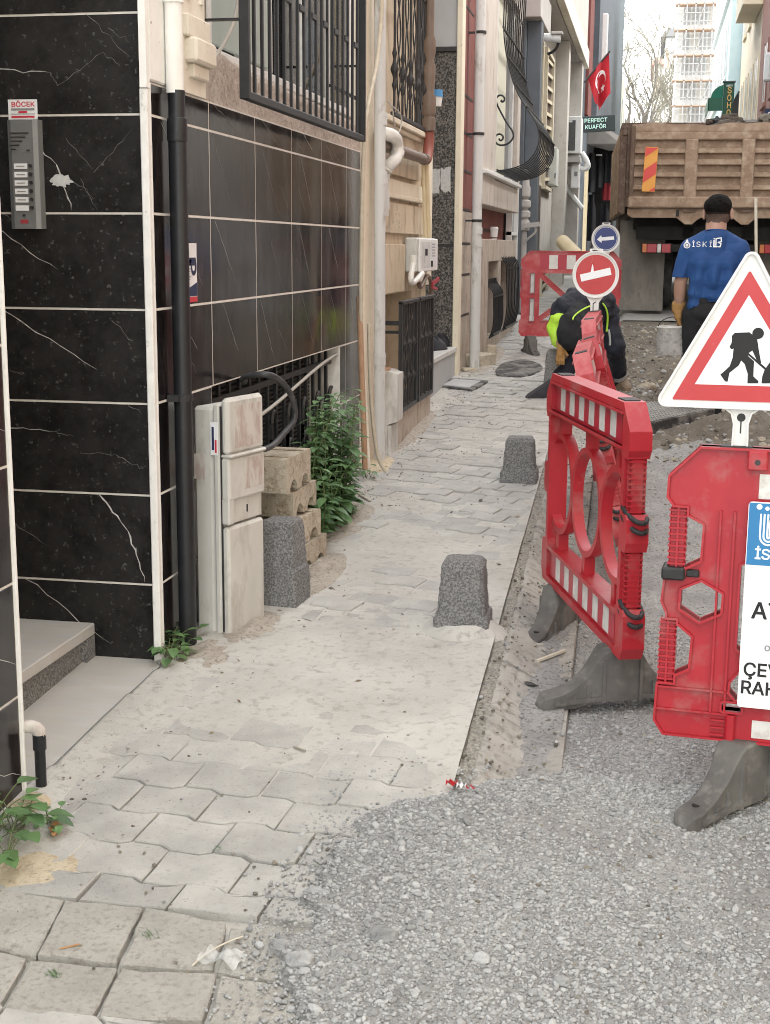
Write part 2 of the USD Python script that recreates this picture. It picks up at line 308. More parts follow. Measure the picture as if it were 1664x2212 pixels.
# barriers, signs
look('barrier_red', (.50, .014, .028), (.58, .022, .036), 6, .42, c3=(.50, .20, .185), scale3=7, amt3=(.54, .82), bump=.04, bscale=30, spec=.5)
look('barrier_old', (.52, .03, .045), (.60, .07, .08), 5, .5, c3=(.70, .24, .23), scale3=7, amt3=(.45, .75), bump=.04, bscale=30)
look('rubber_foot', (.085, .080, .074), (.15, .143, .13), 6, .75, c3=(.22, .21, .19), scale3=14, amt3=(.52, .75), bump=.25, bscale=40)
look('sign_white', (.70, .70, .67), (.76, .76, .73), 5, .4, c3=(.55, .53, .48), scale3=14, amt3=(.62, .8))
look('sign_face', (.74, .76, .78), (.78, .80, .81), 4, .3)
look('sign_red', (.60, .03, .035), (.64, .045, .045), 5, .35, c3=(.70, .25, .22), scale3=50, amt3=(.72, .78))
look('sign_blue', (.018, .035, .17), (.022, .045, .20), 5, .35)
look('board_blue', (.02, .19, .42), None, 5, .4)
look('board_white', (.72, .73, .73), (.77, .78, .78), 6, .45, c3=(.45, .40, .36), scale3=70, amt3=(.70, .76))
look('reflector_white', (.52, .51, .48), (.62, .61, .58), 10, .4, c3=(.40, .37, .33), scale3=22, amt3=(.5, .75))
look('reflector_red', (.33, .012, .03), None, 10, .35)
# truck
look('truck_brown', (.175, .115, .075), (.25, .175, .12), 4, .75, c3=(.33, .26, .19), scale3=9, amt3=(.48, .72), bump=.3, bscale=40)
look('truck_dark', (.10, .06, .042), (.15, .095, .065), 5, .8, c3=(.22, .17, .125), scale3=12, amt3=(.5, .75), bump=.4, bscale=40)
look('chassis', (.012, .012, .012), (.035, .033, .03), 6, .8)
look('mudflap', (.17, .16, .14), (.235, .22, .195), 4, .9, c3=(.16, .145, .125), scale3=18, amt3=(.5, .68), stretch=(1, 1, .5))
look('plate_orange', (.62, .25, .03), (.66, .30, .05), 6, .45)
look('plate_red', (.55, .05, .04), None, 6, .45)
look('lamp_red', (.30, .012, .02), None, 6, .25)
look('lamp_orange', (.45, .13, .03), None, 6, .3)
look('tyre', (.018, .018, .018), (.05, .047, .042), 8, .9, bump=.3, bscale=50)
# people, cloth
look('skin', (.46, .27, .20), (.53, .33, .25), 14, .5)
look('hair', (.006, .0055, .005), (.014, .012, .011), 60, .8, spec=.12, bump=.8, bscale=120)
look('hair_short', (.06, .042, .034), (.13, .09, .07), 120, .8, spec=.2)
look('shirt_blue', (.012, .085, .31), (.018, .115, .38), 5, .8)
look('jeans_black', (.010, .011, .014), (.022, .024, .029), 20, .85)
look('glove', (.34, .18, .055), (.44, .26, .10), 12, .8, bump=.2)
look('cuff', (.42, .38, .30), None, 10, .9)
look('jacket_navy', (.007, .010, .022), (.014, .019, .038), 8, .75)
look('hivis', (.42, .70, .04), (.50, .78, .08), 6, .7)
look('silver_tape', (.36, .37, .36), None, 8, .35)
look('boot_brown', (.16, .11, .07), (.26, .20, .14), 10, .9)
look('bucket_grey', (.27, .265, .25), (.38, .375, .355), 9, .88, c3=(.18, .175, .16), scale3=30, amt3=(.52, .68), bump=.4, bscale=40)
look('mat_black', (.035, .036, .037), (.07, .07, .07), 8, .8, c3=(.26, .25, .225), scale3=9, amt3=(.45, .6))
look('mat_dusty', (.24, .235, .22), (.33, .325, .305), 6, .9, c3=(.13, .125, .12), scale3=40, amt3=(.55, .7), bump=.5)

look('soil_dark', (.08, .062, .048), (.15, .12, .095), 8, .97, bump=1.0, bscale=50)
look('shoe_black', (.012, .013, .018), (.03, .032, .042), 12, .5)
look('cup_white', (.70, .69, .66), None, 8, .5)
look('cup_brown', (.10, .05, .04), None, 8, .6)
look('lid_blue', (.05, .21, .42), None, 6, .5)
look('ac_grille', (.055, .055, .055), (.10, .10, .10), 40, .6)
N_ = {'f': ('fresnel', {'IOR': 1.5}), 't': ('transparent_bsdf', {'color': (.92, .95, .94)}), 's': ('glossy_bsdf', {'roughness': 0.03, 'color': (.9, .9, .9)}), 'm': ('mix_closure', {})}
LOOK['pane'] = usdkit.material(stage, '/World/Looks/pane', N_, [('f.fac', 'm.fac'), ('t.BSDF', 'm.closure1'), ('s.BSDF', 'm.closure2')], surface='m.closure')

LOOK['foil_clear'] = usdkit.material(stage, '/World/Looks/foil_clear', {'n': ('noise_texture', {'scale': 30.0, 'detail': 3.0}), 't': ('transparent_bsdf', {'color': (.93, .94, .93)}), 'p': ('principled_bsdf', {'base_color': (.72, .73, .72), 'roughness': .22}), 'r': ('map_range', {'from_min': .3, 'from_max': .7, 'to_min': .15, 'to_max': .5}), 'm': ('mix_closure', {})},
    [('n.fac', 'r.value'), ('r.result', 'm.fac'), ('t.BSDF', 'm.closure1'), ('p.BSDF', 'm.closure2')], surface='m.closure')
look('wall_dirt', (.33, .295, .245), (.42, .385, .33), 14, .97, c3=(.22, .19, .15), scale3=60, amt3=(.5, .68), bump=1.0, bscale=90)
look('debris', (.16, .11, .07), (.34, .27, .18), 30, .9, rnd=.4)
look('hair_fade', (.018, .014, .012), (.035, .027, .022), 120, .85, spec=.1)

# ------------------------------------------------------------------ ground, pavement, gutter, road
def kerb_x(Y): return -0.516 - 0.0225*(np.asarray(Y) - 3.86)
def sstep(a, b, x): t = np.clip((np.asarray(x, float) - a)/(b - a), 0, 1); return t*t*(3 - 2*t)
def fb(X, Y, s, o=4, seed=0): return meshkit.fbm(np.stack([np.asarray(X)*s, np.asarray(Y)*s, np.zeros_like(np.asarray(X, float))], -1), o, seed)
ys = np.r_[np.linspace(-40, 60, 41), np.linspace(65, 400, 20)]; xs = np.linspace(-150, 150, 31)
GX, GY = np.meshgrid(xs, ys)
single('ground', MB().grid(GX, GY, ground_z(np.minimum(GY, 130)) - 0.75 + 0*GX), 'asphalt_far', 'grey ground under the whole street', 'ground', kind='structure')

slab_edge = [at_g(*p)[:2] for p in ((345, 1440), (225, 1545), (118, 1650))]
marble_poly = Polygon([(-2.3, 3.5), (-1.79, 3.5), (slab_edge[2][0] - .02, slab_edge[2][1] - .16), tuple(slab_edge[2]), tuple(slab_edge[1]), tuple(slab_edge[0]), (-1.79, 4.69), (-2.3, 4.69)])
MARB = marble_poly.buffer(.004)
# dusty bed of the pavement
def bed_depth(X, Y):
    n = fb(X, Y, 1.7, 4, 3) - .5; n2 = fb(X, Y, 14, 3, 5) - .5
    cover = np.exp(-((Y - 4.75)/1.0)**2)*1.1 + .62*np.exp(-((Y - 6.6)/.9)**2) + .8*sstep(-1.5, -1.74, X) + .5*sstep(-.72, -.56, X)*(Y > 3.4)
    cover += .9*np.exp(-(((X + 1.62)/.22)**2 + ((Y - 3.22)/.22)**2)) + .34*np.exp(-((Y - 9.4)/1.8)**2) + .18*sstep(5.2, 6.5, Y)
    if 'marble_poly' in globals(): cover = np.where((X > -2.3) & (X < -1.5) & (Y < 4.72) & (Y > 3.2) & shapely.contains_xy(MARB, X, Y), -3, cover)
    return -.0170 + .0225*np.clip(cover + n*1.1, -1.2, 1.2) + n2*.0035 - .004*sstep(3.05, 2.9, Y)
def bed(y0, y1, st, stx):
    yy = np.arange(y0, y1 + st/2, st); xx = np.linspace(0, 1, int(1.5/stx)); U, Yv = np.meshgrid(xx, yy)
    L = -2.02; X = L + U*(kerb_x(Yv) - L); return X, Yv
mb = MB()
for y0, y1, st, sx in ((2.0, 6.0, .011, .011), (6.0, 14.0, .022, .018), (14.0, 60.0, .25, .15)):
    X, Yv = bed(y0, y1, st, sx); mb.grid(X, Yv, ground_z(Yv) + (bed_depth(X, Yv) if y1 < 20 else -.004))
# its kerb side, so that the bed is a solid step above the gutter
yy = np.linspace(2.0, 60, 120); mb.grid(np.stack([kerb_x(yy)]*2), np.stack([yy]*2), np.stack([ground_z(yy) - .3, ground_z(yy) - .003]))
walk = single('sidewalk', mb, 'dust', 'narrow pavement of wavy concrete pavers under pale dust', 'pavement', smooth=True, kind='structure')

def zig(u, w, a):
    p = (u/w) % 1.0; return a*np.interp(p, [0, .36, .5, .86, 1.0], [1, 1, -1, -1, 1])
def solid_poly(P, top, mbx, chamfer=.0035, depth=.05):
    c = P.mean(0); r = np.linalg.norm(P - c, axis=1, keepdims=True); Q = c + (P - c)*(1 - chamfer/np.maximum(r, .02)); n = len(P)
    zc, zq, zp = top(c[None])[0], top(Q), top(P)
    v = np.vstack([np.r_[c, zc], np.c_[Q, zq], np.c_[P, zp - chamfer*.9], np.c_[P, zp - depth]])
    i = np.arange(n); k = (i + 1) % n; F = [np.stack([0*i, 1 + i, 1 + k], 1)]
    for a in (1, 1 + n): F += [np.stack([a + i, a + n + i, a + n + k], 1), np.stack([a + i, a + n + k, a + k], 1)]
    mbx.add(v, np.vstack(F))
def pavers(region, ang, org, w, d, a, limit, mat, gap=.0036, jit=.0022, name='paver'):
    R = rotz(ang)[:2, :2]; b = affinity.rotate(region, -math.degrees(ang), origin=tuple(org)).bounds
    rows = []
    for j in range(int((b[1] - org[1])//d) - 1, int((b[3] - org[1])//d) + 2):
        for i in range(int((b[0] - org[0])//w) - 2, int((b[2] - org[0])//w) + 3):
            u0 = i*w + (w/2 if j % 2 else 0); us = np.unique(np.r_[u0, u0 + w, [k*w/2 + q*w for k in range(2*i - 2, 2*i + 6) for q in (0, .36, .5) if u0 < k*w/2 + q*w < u0 + w]])
            lo = np.c_[us, j*d + zig(us, w, a)]; hi = np.c_[us, (j + 1)*d + zig(us, w, a)][::-1]
            P = Polygon(np.vstack([lo, hi]) @ R.T + np.asarray(org)).buffer(-gap, join_style=2).intersection(region)
            if P.geom_type != 'Polygon' or P.area < .0015: continue
            rows.append(P)
    rows.sort(key=lambda P: P.centroid.y)
    rest = MB()
    for n, P in enumerate(rows):
        c = np.asarray(P.exterior.coords)[:-1]; c = c if Polygon(c).exterior.is_ccw else c[::-1]
        h, tx, ty = RNG.normal(0, jit), RNG.normal(0, .007), RNG.normal(0, .007); m = c.mean(0)
        top = lambda q: ground_z(q[:, 1]) + h + tx*(q[:, 0] - m[0]) + ty*(q[:, 1] - m[1])
        one = rest if n >= limit else MB()
        solid_poly(c, top, one)
        if n < limit: walk.part(name, one, mat)
    if rest.v: walk.part(name, rest, mat, kind='stuff')
    return len(rows)
WL = -1.745
def strip(y0, y1): return Polygon([(WL, y0), (float(kerb_x(y0)) - .004, y0), (float(kerb_x(y1)) - .004, y1), (WL, y1)])
nearA = strip(2.98, 5.4).difference(marble_poly.buffer(.006))
npv = pavers(nearA, math.radians(-4.3), np.array([-1.33, 3.29]), .236, .178, .0105, 400, 'paver')
pavers(strip(1.9, 2.52), math.radians(-3), np.array([-1.2, 2.52]), .236, .178, .013, 60, 'paver')
big = [Polygon([tuple(at_g(*q)[:2]) for q in qs]) for qs in (
    [(-60, 1905), (140, 1942), (78, 2062), (-60, 2040)], [(140, 1942), (308, 1957), (252, 2080), (78, 2062)], [(314, 1960), (492, 1996), (462, 2092), (256, 2082)], [(496, 1998), (700, 2040), (690, 2130), (466, 2094)],
    [(-60, 2046), (60, 2066), (-10, 2185), (-90, 2185)], [(64, 2068), (255, 2088), (200, 2195), (0, 2186)], [(259, 2090), (470, 2102), (440, 2205), (206, 2197)], [(474, 2103), (720, 2140), (720, 2230), (446, 2206)])]
for P in big:
    P = P.buffer(-.0028, join_style=2)
    if P.geom_type == 'Polygon':
        P = P.segmentize(.06); c = np.asarray(P.exterior.coords)[:-1]; c = c if P.exterior.is_ccw else c[::-1]; c = c + RNG.normal(0, .0022, c.shape); h, tx, ty = RNG.normal(.001, .003), RNG.normal(0, .012), RNG.normal(0, .012); m = c.mean(0)
        one = MB(); solid_poly(c, lambda q: ground_z(q[:, 1]) + h + tx*(q[:, 0] - m[0]) + ty*(q[:, 1] - m[1]), one, .005, .06); walk.part('paving_slab', one, 'slab_stone')
npv2 = pavers(strip(5.41, 22.0), math.radians(-15), np.array([-1.2, 6.9]), .205, .145, .008, 190, 'paver', jit=.0042, gap=.0038)
# metal cover and a sunken round patch
cov = Polygon([tuple(at_g(*q)[:2]) for q in ((940, 838), (975, 820), (1055, 826), (1020, 846))])
c = np.asarray(cov.exterior.coords)[:-1]; c = c if cov.exterior.is_ccw else c[::-1]
t = Thing('manhole_cover', 'square grey metal service cover with a pale centre set in the pavement', 'manhole cover', (*c.mean(0), ground_z(c[:, 1].mean())))
one = MB(); solid_poly(c, lambda q: ground_z(q[:, 1]) + .018, one, .012, .06); t.part('frame', one, 'mat_black')
c2 = c.mean(0) + (c - c.mean(0))*.72; one = MB(); solid_poly(c2, lambda q: ground_z(q[:, 1]) + .024, one, .006, .02); t.part('lid', one, 'grey_plaster')
pc = at_g(1120, 797); a = np.linspace(0, 2*np.pi, 22, endpoint=False); c = np.c_[pc[0] + .22*np.cos(a)*(1 + .06*np.cos(3*a)), pc[1] + .62*np.sin(a)*(1 + .05*np.sin(5*a))]
one = MB(); solid_poly(c, lambda q: ground_z(q[:, 1]) + .013, one, .01, .04); single('asphalt_patch', one, 'mat_black', 'round dark asphalt patch in the pavement', 'patch', kind='stuff')

# kerb mortar and gutter
yy = np.arange(3.5, 16, .012); uu = np.linspace(0, .05, 7); U, Yv = np.meshgrid(uu, yy)
Zk = ground_z(Yv) - .012 + .016*(fb(U, Yv, 55, 3, 9) - .5) - .25*np.clip(U - .036, 0, 1)
single('kerb', MB().grid(kerb_x(Yv) + .001 + U + .006*(fb(Yv*0, Yv, 18, 2, 4) - .5), Yv, Zk), 'pebble_mortar', 'crumbly pebble mortar line between pavement and gutter', 'kerb', smooth=True, kind='structure')
gut = Thing('gutter', None, None, (0, 0, 0), kind='structure')
prof = np.array([(0, -.012), (.02, -.012), (.06, -.036), (.11, -.062), (.155, -.072), (.20, -.070), (.24, -.062), (.262, -.060), (.268, -.11), (.27, -.25)])
y0 = 3.45; k = 0
while y0 < 17:
    L = .5; yy = np.linspace(y0 + .003, y0 + L - .003, 6); dz = RNG.normal(0, .003)
    X = kerb_x(yy)[:, None] + .046 + prof[None, :, 0]; Z = ground_z(yy)[:, None] + prof[None, :, 1] + dz; Yg = np.repeat(yy[:, None], len(prof), 1)
    m_ = MB().grid(X, Yg, Z)
    for e in (0, -1):
        n = len(prof); v = np.vstack([np.c_[X[e], Yg[e], Z[e]], np.c_[X[e], Yg[e], Z[e]*0 + ground_z(yy[0]) - .3]]); i = np.arange(n - 1); m_.add(v, np.stack([i, i + 1, i + n + 1, i + n], 1))
    gut.part('channel_block', m_, 'concrete'); y0 += L; k += 1
# dirt lying in the gutter
yy = np.arange(3.7, 10, .015); uu = np.linspace(.05, .25, 18); U, Yv = np.meshgrid(uu, yy)
Zd = ground_z(Yv) - .070 + .040*(fb(kerb_x(Yv) + U, Yv, 2.6, 4, 21) - .42) + .012*(fb(U, Yv, 40, 3, 8) - .5)
single('gutter_dirt', MB().grid(kerb_x(Yv) + .046 + U, Yv, Zd), 'gravel_bed', 'grit and dirt lying in the gutter channel', 'dirt', smooth=True, kind='stuff')

# gravel road
BND = [(-.74, 1.6), (-.70, 2.57), (-.779, 2.79), (-.756, 2.96), (-.764, 3.19), (-.748, 3.45), (-.667, 3.64), (-.50, 3.80), (-.40, 3.95), (-.235, 4.06)] + [(float(kerb_x(y)) + .316, y) for y in (4.5, 6, 9, 13, 20, 60)]
GRAV = Polygon(BND + [(9, 60), (9, 1.6)]); BL = LineString(BND)
def edge_dist(X, Y):
    p = shapely.points(X, Y); d = shapely.distance(p, BL); return np.where(shapely.contains_xy(GRAV, X, Y), d, -d) + .16*(fb(X, Y, 7, 3, 91) - .5)*sstep(4.05, 3.8, Y)
def road_z(X, Y, fine=True):
    X, Y = np.asarray(X, float), np.asarray(Y, float)
    z = ground_z(Y) - .082
    z = z + .096*sstep(4.4, 3.6, Y)*sstep(.45, -.55, X)
    z = z + .03*(fb(X, Y, 1.1, 3, 31) - .5)
    dig = sstep(8.6, 10.2, Y)*sstep(19, 16, Y)
    z = z + dig*(.20*(fb(X, Y, 2.3, 5, 40) - .5) + .09*(fb(X, Y, 8, 5, 44) - .5) - .03)
    tr = sstep(10.86, 11.08, Y)*sstep(13.7, 13.2, Y)*sstep(.02, .20, X)*sstep(3.2, 2.8, X)
    z = z - .21*tr + .10*np.exp(-((Y - 13.9)/.45)**2)*sstep(-.4, -.1, X)*(.4 + fb(X, Y, 6, 3, 47))
    z = z + .14*np.exp(-((Y - 10.72)/.17)**2)*sstep(.22, .42, X)*sstep(1.7, 1.2, X)*(.6 + .8*fb(X, Y, 7, 3, 48))
    if fine: z = z + .010*(fb(X, Y, 26, 3, 33) - .5) + .007*(fb(X, Y, 75, 2, 36) - .5)
    return z
def road_patch(x0, x1, y0, y1, st):
    X, Y = np.meshgrid(np.arange(x0, x1, st), np.arange(y0, y1 + st/2, st)); d = edge_dist(X, Y); z = road_z(X, Y)
    z = np.where(d < 0, z - .35*sstep(0, -.07, d), z); near = Y < 3.9; return X, Y, np.where(near & (d > -.02), z + .007*sstep(-.02, .05, d)*sstep(.5, .1, d), z)
single('gravel_road', MB().grid(*road_patch(-.86, 1.5, 2.2, 5.6, .0085)), 'gravel_bed', 'grey crushed gravel covering the dug up roadway', 'gravel', smooth=True, kind='structure')
single('roadway', MB().grid(*road_patch(-.5, 2.6, 5.6, 10.02, .02)), 'gravel_bed', None, None, smooth=True, kind='structure')
single('dug_earth', MB().grid(*road_patch(-.6, 3.4, 10.0, 19.0, .028)), 'earth', None, None, smooth=True, kind='structure')
mb = MB().grid(*road_patch(1.48, 4.2, 1.6, 10.02, .09)).grid(*road_patch(3.38, 4.2, 10.0, 19.05, .2))
X, Y = np.meshgrid(np.linspace(-.75, 4.2, 26), np.linspace(19, 110, 90)); mb.grid(X, Y, ground_z(Y) - .082 + np.where(X < -.5, -.2, 0) + .02*fb(X, Y, 1, 2, 5))
X, Y = np.meshgrid(np.linspace(-6, 4.2, 30), np.linspace(-12, 2.2, 30)); mb.grid(X, Y, ground_z(Y) - .09 + 0*X)
single('road', mb, 'asphalt_far', None, None, smooth=True, kind='structure')

# loose stones
def stone(sub, seed, sq):
    m = trimesh.creation.icosphere(sub, 1.0); r = np.random.default_rng(seed); v = m.vertices*(1 + .55*(meshkit.noise(m.vertices*1.6 + seed*7.3, seed)[:, None] - .5))
    v = np.round(v*2.2)/2.2*.45 + v*.55
    return v*np.array([1.0, sq[0], sq[1]]), m.faces
def scatter(name, P, S, mats, label, cat, seed, protos=6):
    pi = UsdGeom.PointInstancer.Define(stage, free_path('/World', name)); put(pi.GetPrim(), label, cat, None, 'stuff'); r = np.random.default_rng(seed); paths = []
    for k in range(protos):
        q = f'{pi.GetPath()}/stone_{k + 1:03d}'; usdkit.mesh(stage, q, stone(1, seed*31 + k, (r.uniform(.6, .95), r.uniform(.45, .8))), LOOK[mats[k % len(mats)]]); paths.append(Sdf.Path(q))
    n = len(P); pi.CreatePrototypesRel().SetTargets(paths); pi.CreateProtoIndicesAttr(Vt.IntArray.FromNumpy(r.integers(0, protos, n).astype(np.int32)))
    pi.CreatePositionsAttr(Vt.Vec3fArray.FromNumpy(P.astype(np.float32))); pi.CreateScalesAttr(Vt.Vec3fArray.FromNumpy(np.repeat(S[:, None], 3, 1).astype(np.float32)))
    a = r.uniform(0, 2*np.pi, n); tl = r.normal(0, .3, (n, 2)); q = np.stack([np.cos(a/2), tl[:, 0]*.5, tl[:, 1]*.5, np.sin(a/2)], 1); q /= np.linalg.norm(q, axis=1, keepdims=True)
    pi.CreateOrientationsAttr(Vt.QuathArray.FromNumpy(q[:, [1, 2, 3, 0]].astype(np.float16)))
r = np.random.default_rng(5)
def cand(n, x0, x1, y0, y1): X, Y = r.uniform(x0, x1, n), r.uniform(y0, y1, n); return X, Y, edge_dist(X, Y)
X, Y, d = cand(300000, -.9, 1.35, 2.3, 5.8)
dens = np.where(d > 0, .22 + .9*np.clip(fb(X, Y, 2.2, 3, 61)*2.4 - .75, 0, 1) + .5*np.exp(-d/.22)*(Y < 4), .34*np.exp(d/.11)*(Y < 3.98)) * np.where(Y > 4.1, .36, 1)
keep = r.random(len(X)) < np.clip(dens, 0, 1)*.72; X, Y, d = X[keep], Y[keep], d[keep]
S = np.exp(r.normal(math.log(.0034), .44, len(X))); S[r.random(len(X)) < .0025] *= 2.0
Z = np.where(d > -.005, road_z(X, Y) + np.where((Y < 3.9), .007*sstep(-.02, .05, d)*sstep(.5, .1, d), 0), ground_z(Y) + bed_depth(X, Y)*0 + .001)
scatter('loose_gravel', np.c_[X, Y, Z + S*.15], S, ['gravel_stone'], 'small angular grey stones strewn over the roadway', 'gravel', 3)
X, Y, d = cand(16000, -1.75, 1.0, 2.6, 12)
side = (X < kerb_x(Y) - .01); w = np.where(side, .10 + .4*np.exp(-((X + 1.7)/.12)**2) + .75*np.exp(-(((X + 1.46)/.13)**2 + ((Y - 5.0)/.16)**2)) + .6*np.exp(-(((X + 1.38)/.09)**2 + ((Y - 5.8)/.4)**2)) + .35*np.exp(-(((X + .7)/.14)**2 + ((Y - 5.1)/.25)**2)), np.where(d > 0, .5, .8)); keep = r.random(len(X)) < w; X, Y, d, side = X[keep], Y[keep], d[keep], side[keep]
S = np.exp(r.normal(math.log(.0042), .4, len(X))); gz = np.interp(np.clip(X - kerb_x(Y) - .046, 0, .27), prof[:8, 0], prof[:8, 1])
Z = np.where(side, ground_z(Y) + .001, np.where(d > 0, road_z(X, Y), ground_z(Y) + gz + .006)); ok = ~shapely.contains_xy(marble_poly, X, Y)
scatter('scattered_grit', np.c_[X, Y, Z][ok], S[ok], ['gravel_stone', 'earth', 'block_stone'], 'crumbs of stone and grit scattered over pavement and gutter', 'grit', 4)
X, Y, d = cand(26000, -.4, 3.0, 9.2, 18.5); S = np.exp(r.normal(math.log(.012), .55, len(X))); keep = (d > 0) & (r.random(len(X)) < .25 + .6*np.exp(-((Y - 12.9)/.6)**2))
scatter('earth_clods', np.c_[X, Y, road_z(X, Y)][keep], S[keep], ['earth', 'gravel_stone', 'block_stone'], 'clods and stones lying on the dug up earth', 'earth clods', 6)

# ------------------------------------------------------------------ black tiled building
B1 = Thing('tiled_building', 'black marble tiled building with barred window and entrance step', 'building', (FX, 5.9, ground_z(5.9)))
TZ = [0.015 + .3387*k for k in range(9)]
def vein_ribbon(mb, pts, w, o, u, v, n):
    """A flat printed vein: a ribbon along pts, in the plane of o, u, v."""
    p = np.asarray(pts, float); t = np.gradient(p, axis=0); t /= np.linalg.norm(t, axis=1, keepdims=True); s = np.c_[-t[:, 1], t[:, 0]]; ww = w*np.interp(np.linspace(0, 1, len(p)), [0, .15, .8, 1], [.7, 1, .8, .15])[:, None]*RNG.uniform(.6, 1.3, (len(p), 1))
    L, Rr = p + s*ww/2, p - s*ww/2; O = np.asarray(o) + np.asarray(n)*.0006; P = np.vstack([L, Rr]); k = len(p); i = np.arange(k - 1)
    mb.add(O + P[:, :1]*np.asarray(u) + P[:, 1:]*np.asarray(v), np.stack([i, i + k, i + k + 1, i + 1], 1))
def jag(a, b, n=9, amp=.006):
    t = np.linspace(0, 1, n)[:, None]; p = np.asarray(a)*(1 - t) + np.asarray(b)*t; p[1:-1] += RNG.normal(0, amp, (n - 2, 2)); return p
# cores
core = MB().box((-3.2, 4.70, -.3), (FX - .014, 8.3, 4.2)).get()
B1.part('wall', MB().box((-3.4, 4.6915, 2.16), (FX - .02, 5.30, 4.3)).box((-3.4, 4.6915, -.3), (FX - .0048, 5.36, 2.16)).box((-3.4, 7.74, -.3), (FX - .0048, 8.33, 2.16)).box((-3.4, 5.36, 1.03), (FX - .0048, 7.74, 2.16)).box((-3.4, 5.36, -.3), (FX - .0048, 7.74, .30)).box((-3.4, 5.30, 2.16), (FX - .03, 8.33, 2.30)), 'grout')
B1.part('wall', MB().box((-3.4, 1.2, -.4), (FX - .0065, 3.53, 4.2)), 'grout')
# tiles of the return wall, facing the street's length; tile k between TZ[k] and TZ[k+1]
V4 = 4.70
veins4 = {6: [((.02, .16), (.30, .145)), ((.30, .145), (.325, .10)), ((.325, .10), (.50, .21)), ((.50, .21), (.56, .16)), ((.44, .338), (.60, .19)), ((.52, .29), (.60, .24))],
          5: [((.16, .31), (.31, .17)), ((.31, .17), (.36, .01)), ((.36, .12), (.45, .05)), ((.45, .14), (.60, .29)), ((.40, .12), (.46, .01)), ((.35, .26), (.45, .15)), ((.07, .01), (.16, -.04))],
          4: [((.02, .31), (.30, .14)), ((.02, .20), (.09, .16))], 3: [((.07, .336), (.44, .12)), ((.02, .14), (.16, .09)), ((.50, .30), (.58, .22))],
          2: [((.02, .24), (.26, .225)), ((.26, .225), (.34, .21)), ((.36, .15), (.50, .15)), ((.50, .15), (.61, .10)), ((.55, .336), (.61, .30))],
          1: [((.43, .336), (.54, .20)), ((.54, .20), (.60, .01)), ((.03, .24), (.22, .13))], 0: [((.12, .336), (.46, .10))]}
x1 = FX - .024
def tile(u, v, n, o, w, h, mat, name='tile'):
    """A glazed tile with eased edges standing 10 mm proud of the grout; o is its lower corner."""
    m_ = MB(); e = .0011; O = np.asarray(o, float); u, v, n = map(np.asarray, (u, v, n)); c = []
    for d_, h_ in ((0, 0.0), (0, .0085), (e, .010)):
        c += [O + u*d_ + v*d_ + n*h_, O + u*(w - d_) + v*d_ + n*h_, O + u*(w - d_) + v*(h - d_) + n*h_, O + u*d_ + v*(h - d_) + n*h_]
    f = [[8, 9, 10, 11]] + [[a + i, a + (i + 1) % 4, a + 4 + (i + 1) % 4, a + 4 + i] for a in (0, 4) for i in range(4)]
    m_.add(c, f); return B1.part(name, m_, mat)
GP = .0078
for k in range(-1, 8):
    z0, z1 = (TZ[k] if k >= 0 else -.32), TZ[k + 1]
    t_ = tile((1, 0, 0), (0, 0, 1), (0, -1, 0), (x1 - .634, V4 - .001, z0 + GP/2), .634, z1 - z0 - GP, 'black_tile')
    if k in veins4:
        for i, (a, b) in enumerate(veins4[k]):
            m_ = MB(); vein_ribbon(m_, jag(a, b, 9, .0035), .0055 if (k in (5, 1) and i < 2) else (.0030 if i == 0 else .0017), (x1 - .634, V4 - .011, z0), (1, 0, 0), (0, 0, 1), (0, -1, 0)); t_.part('vein', m_, 'vein' if (i == 0 or (k in (5, 1) and i < 2)) else 'vein_dim')
    tile((1, 0, 0), (0, 0, 1), (0, -1, 0), (x1 - 1.272, V4 - .001, z0 + GP/2), .634, z1 - z0 - GP, 'black_tile')
# street side left of the entrance
for j, (ya, yb) in enumerate(((2.90, 3.522), (2.27, 2.895), (1.64, 2.265))):
    for k in range(-1, 8):
        z0, z1 = (TZ[k] if k >= 0 else -.35), TZ[k + 1]
        dz = -.045; t_ = tile((0, 1, 0), (0, 0, 1), (1, 0, 0), (FX - .014, ya, z0 + GP/2 + dz), yb - ya - GP, z1 - z0 - GP, 'street_tile')
        if j == 0 and k in (0, 1, 3):
            m_ = MB(); vein_ribbon(m_, jag((.20, .26), (.61, .10), 9, .004), .0032, (FX - .004, ya, z0 + dz), (0, 1, 0), (0, 0, 1), (1, 0, 0)); t_.part('vein', m_, 'vein')
for Yc, z0, z1 in ((3.522, -.3, 4.2),):
    B1.part('corner_strip', MB().box((FX - .020, Yc - .001, z0), (FX + .004, Yc + .011, z1), .003), 'white_trim')
B1.part('corner_strip', MB().box((x1 - .001, 4.672, .02), (FX + .004, 4.699, 2.134), .004).box((FX - .010, 4.70, .02), (FX + .004, 4.715, 2.155), .003), 'white_trim', label='white strip on the pillar corner')
# entrance floor, step and inner wall
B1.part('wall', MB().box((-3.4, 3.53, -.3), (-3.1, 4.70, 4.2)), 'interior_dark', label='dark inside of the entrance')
sp = at_y(205, 1345, 4.69); sz, sx = sp[2], sp[0]
B1.part('step_tread', MB().box((-3.1, 3.535, sz - .045), (sx, 4.688, sz), .004), 'marble')
B1.part('step_riser', MB().box((-3.1, 3.535, -.3), (sx - .022, 4.688, sz - .047)).box((sx - .06, 4.61, -.2), (sx - .001, 4.687, sz - .046)), 'granite')
one = MB(); c = np.asarray(marble_poly.exterior.coords)[:-1]; c = c if marble_poly.exterior.is_ccw else c[::-1]
one.prism(Polygon(c), .04, (0, 0, 0)); v, f = one.get(); v = v + np.c_[v[:, 0]*0, v[:, 0]*0, ground_z(v[:, 1]) - .0385]; one = MB().add(v, f); B1.part('threshold_slab', one, 'marble')
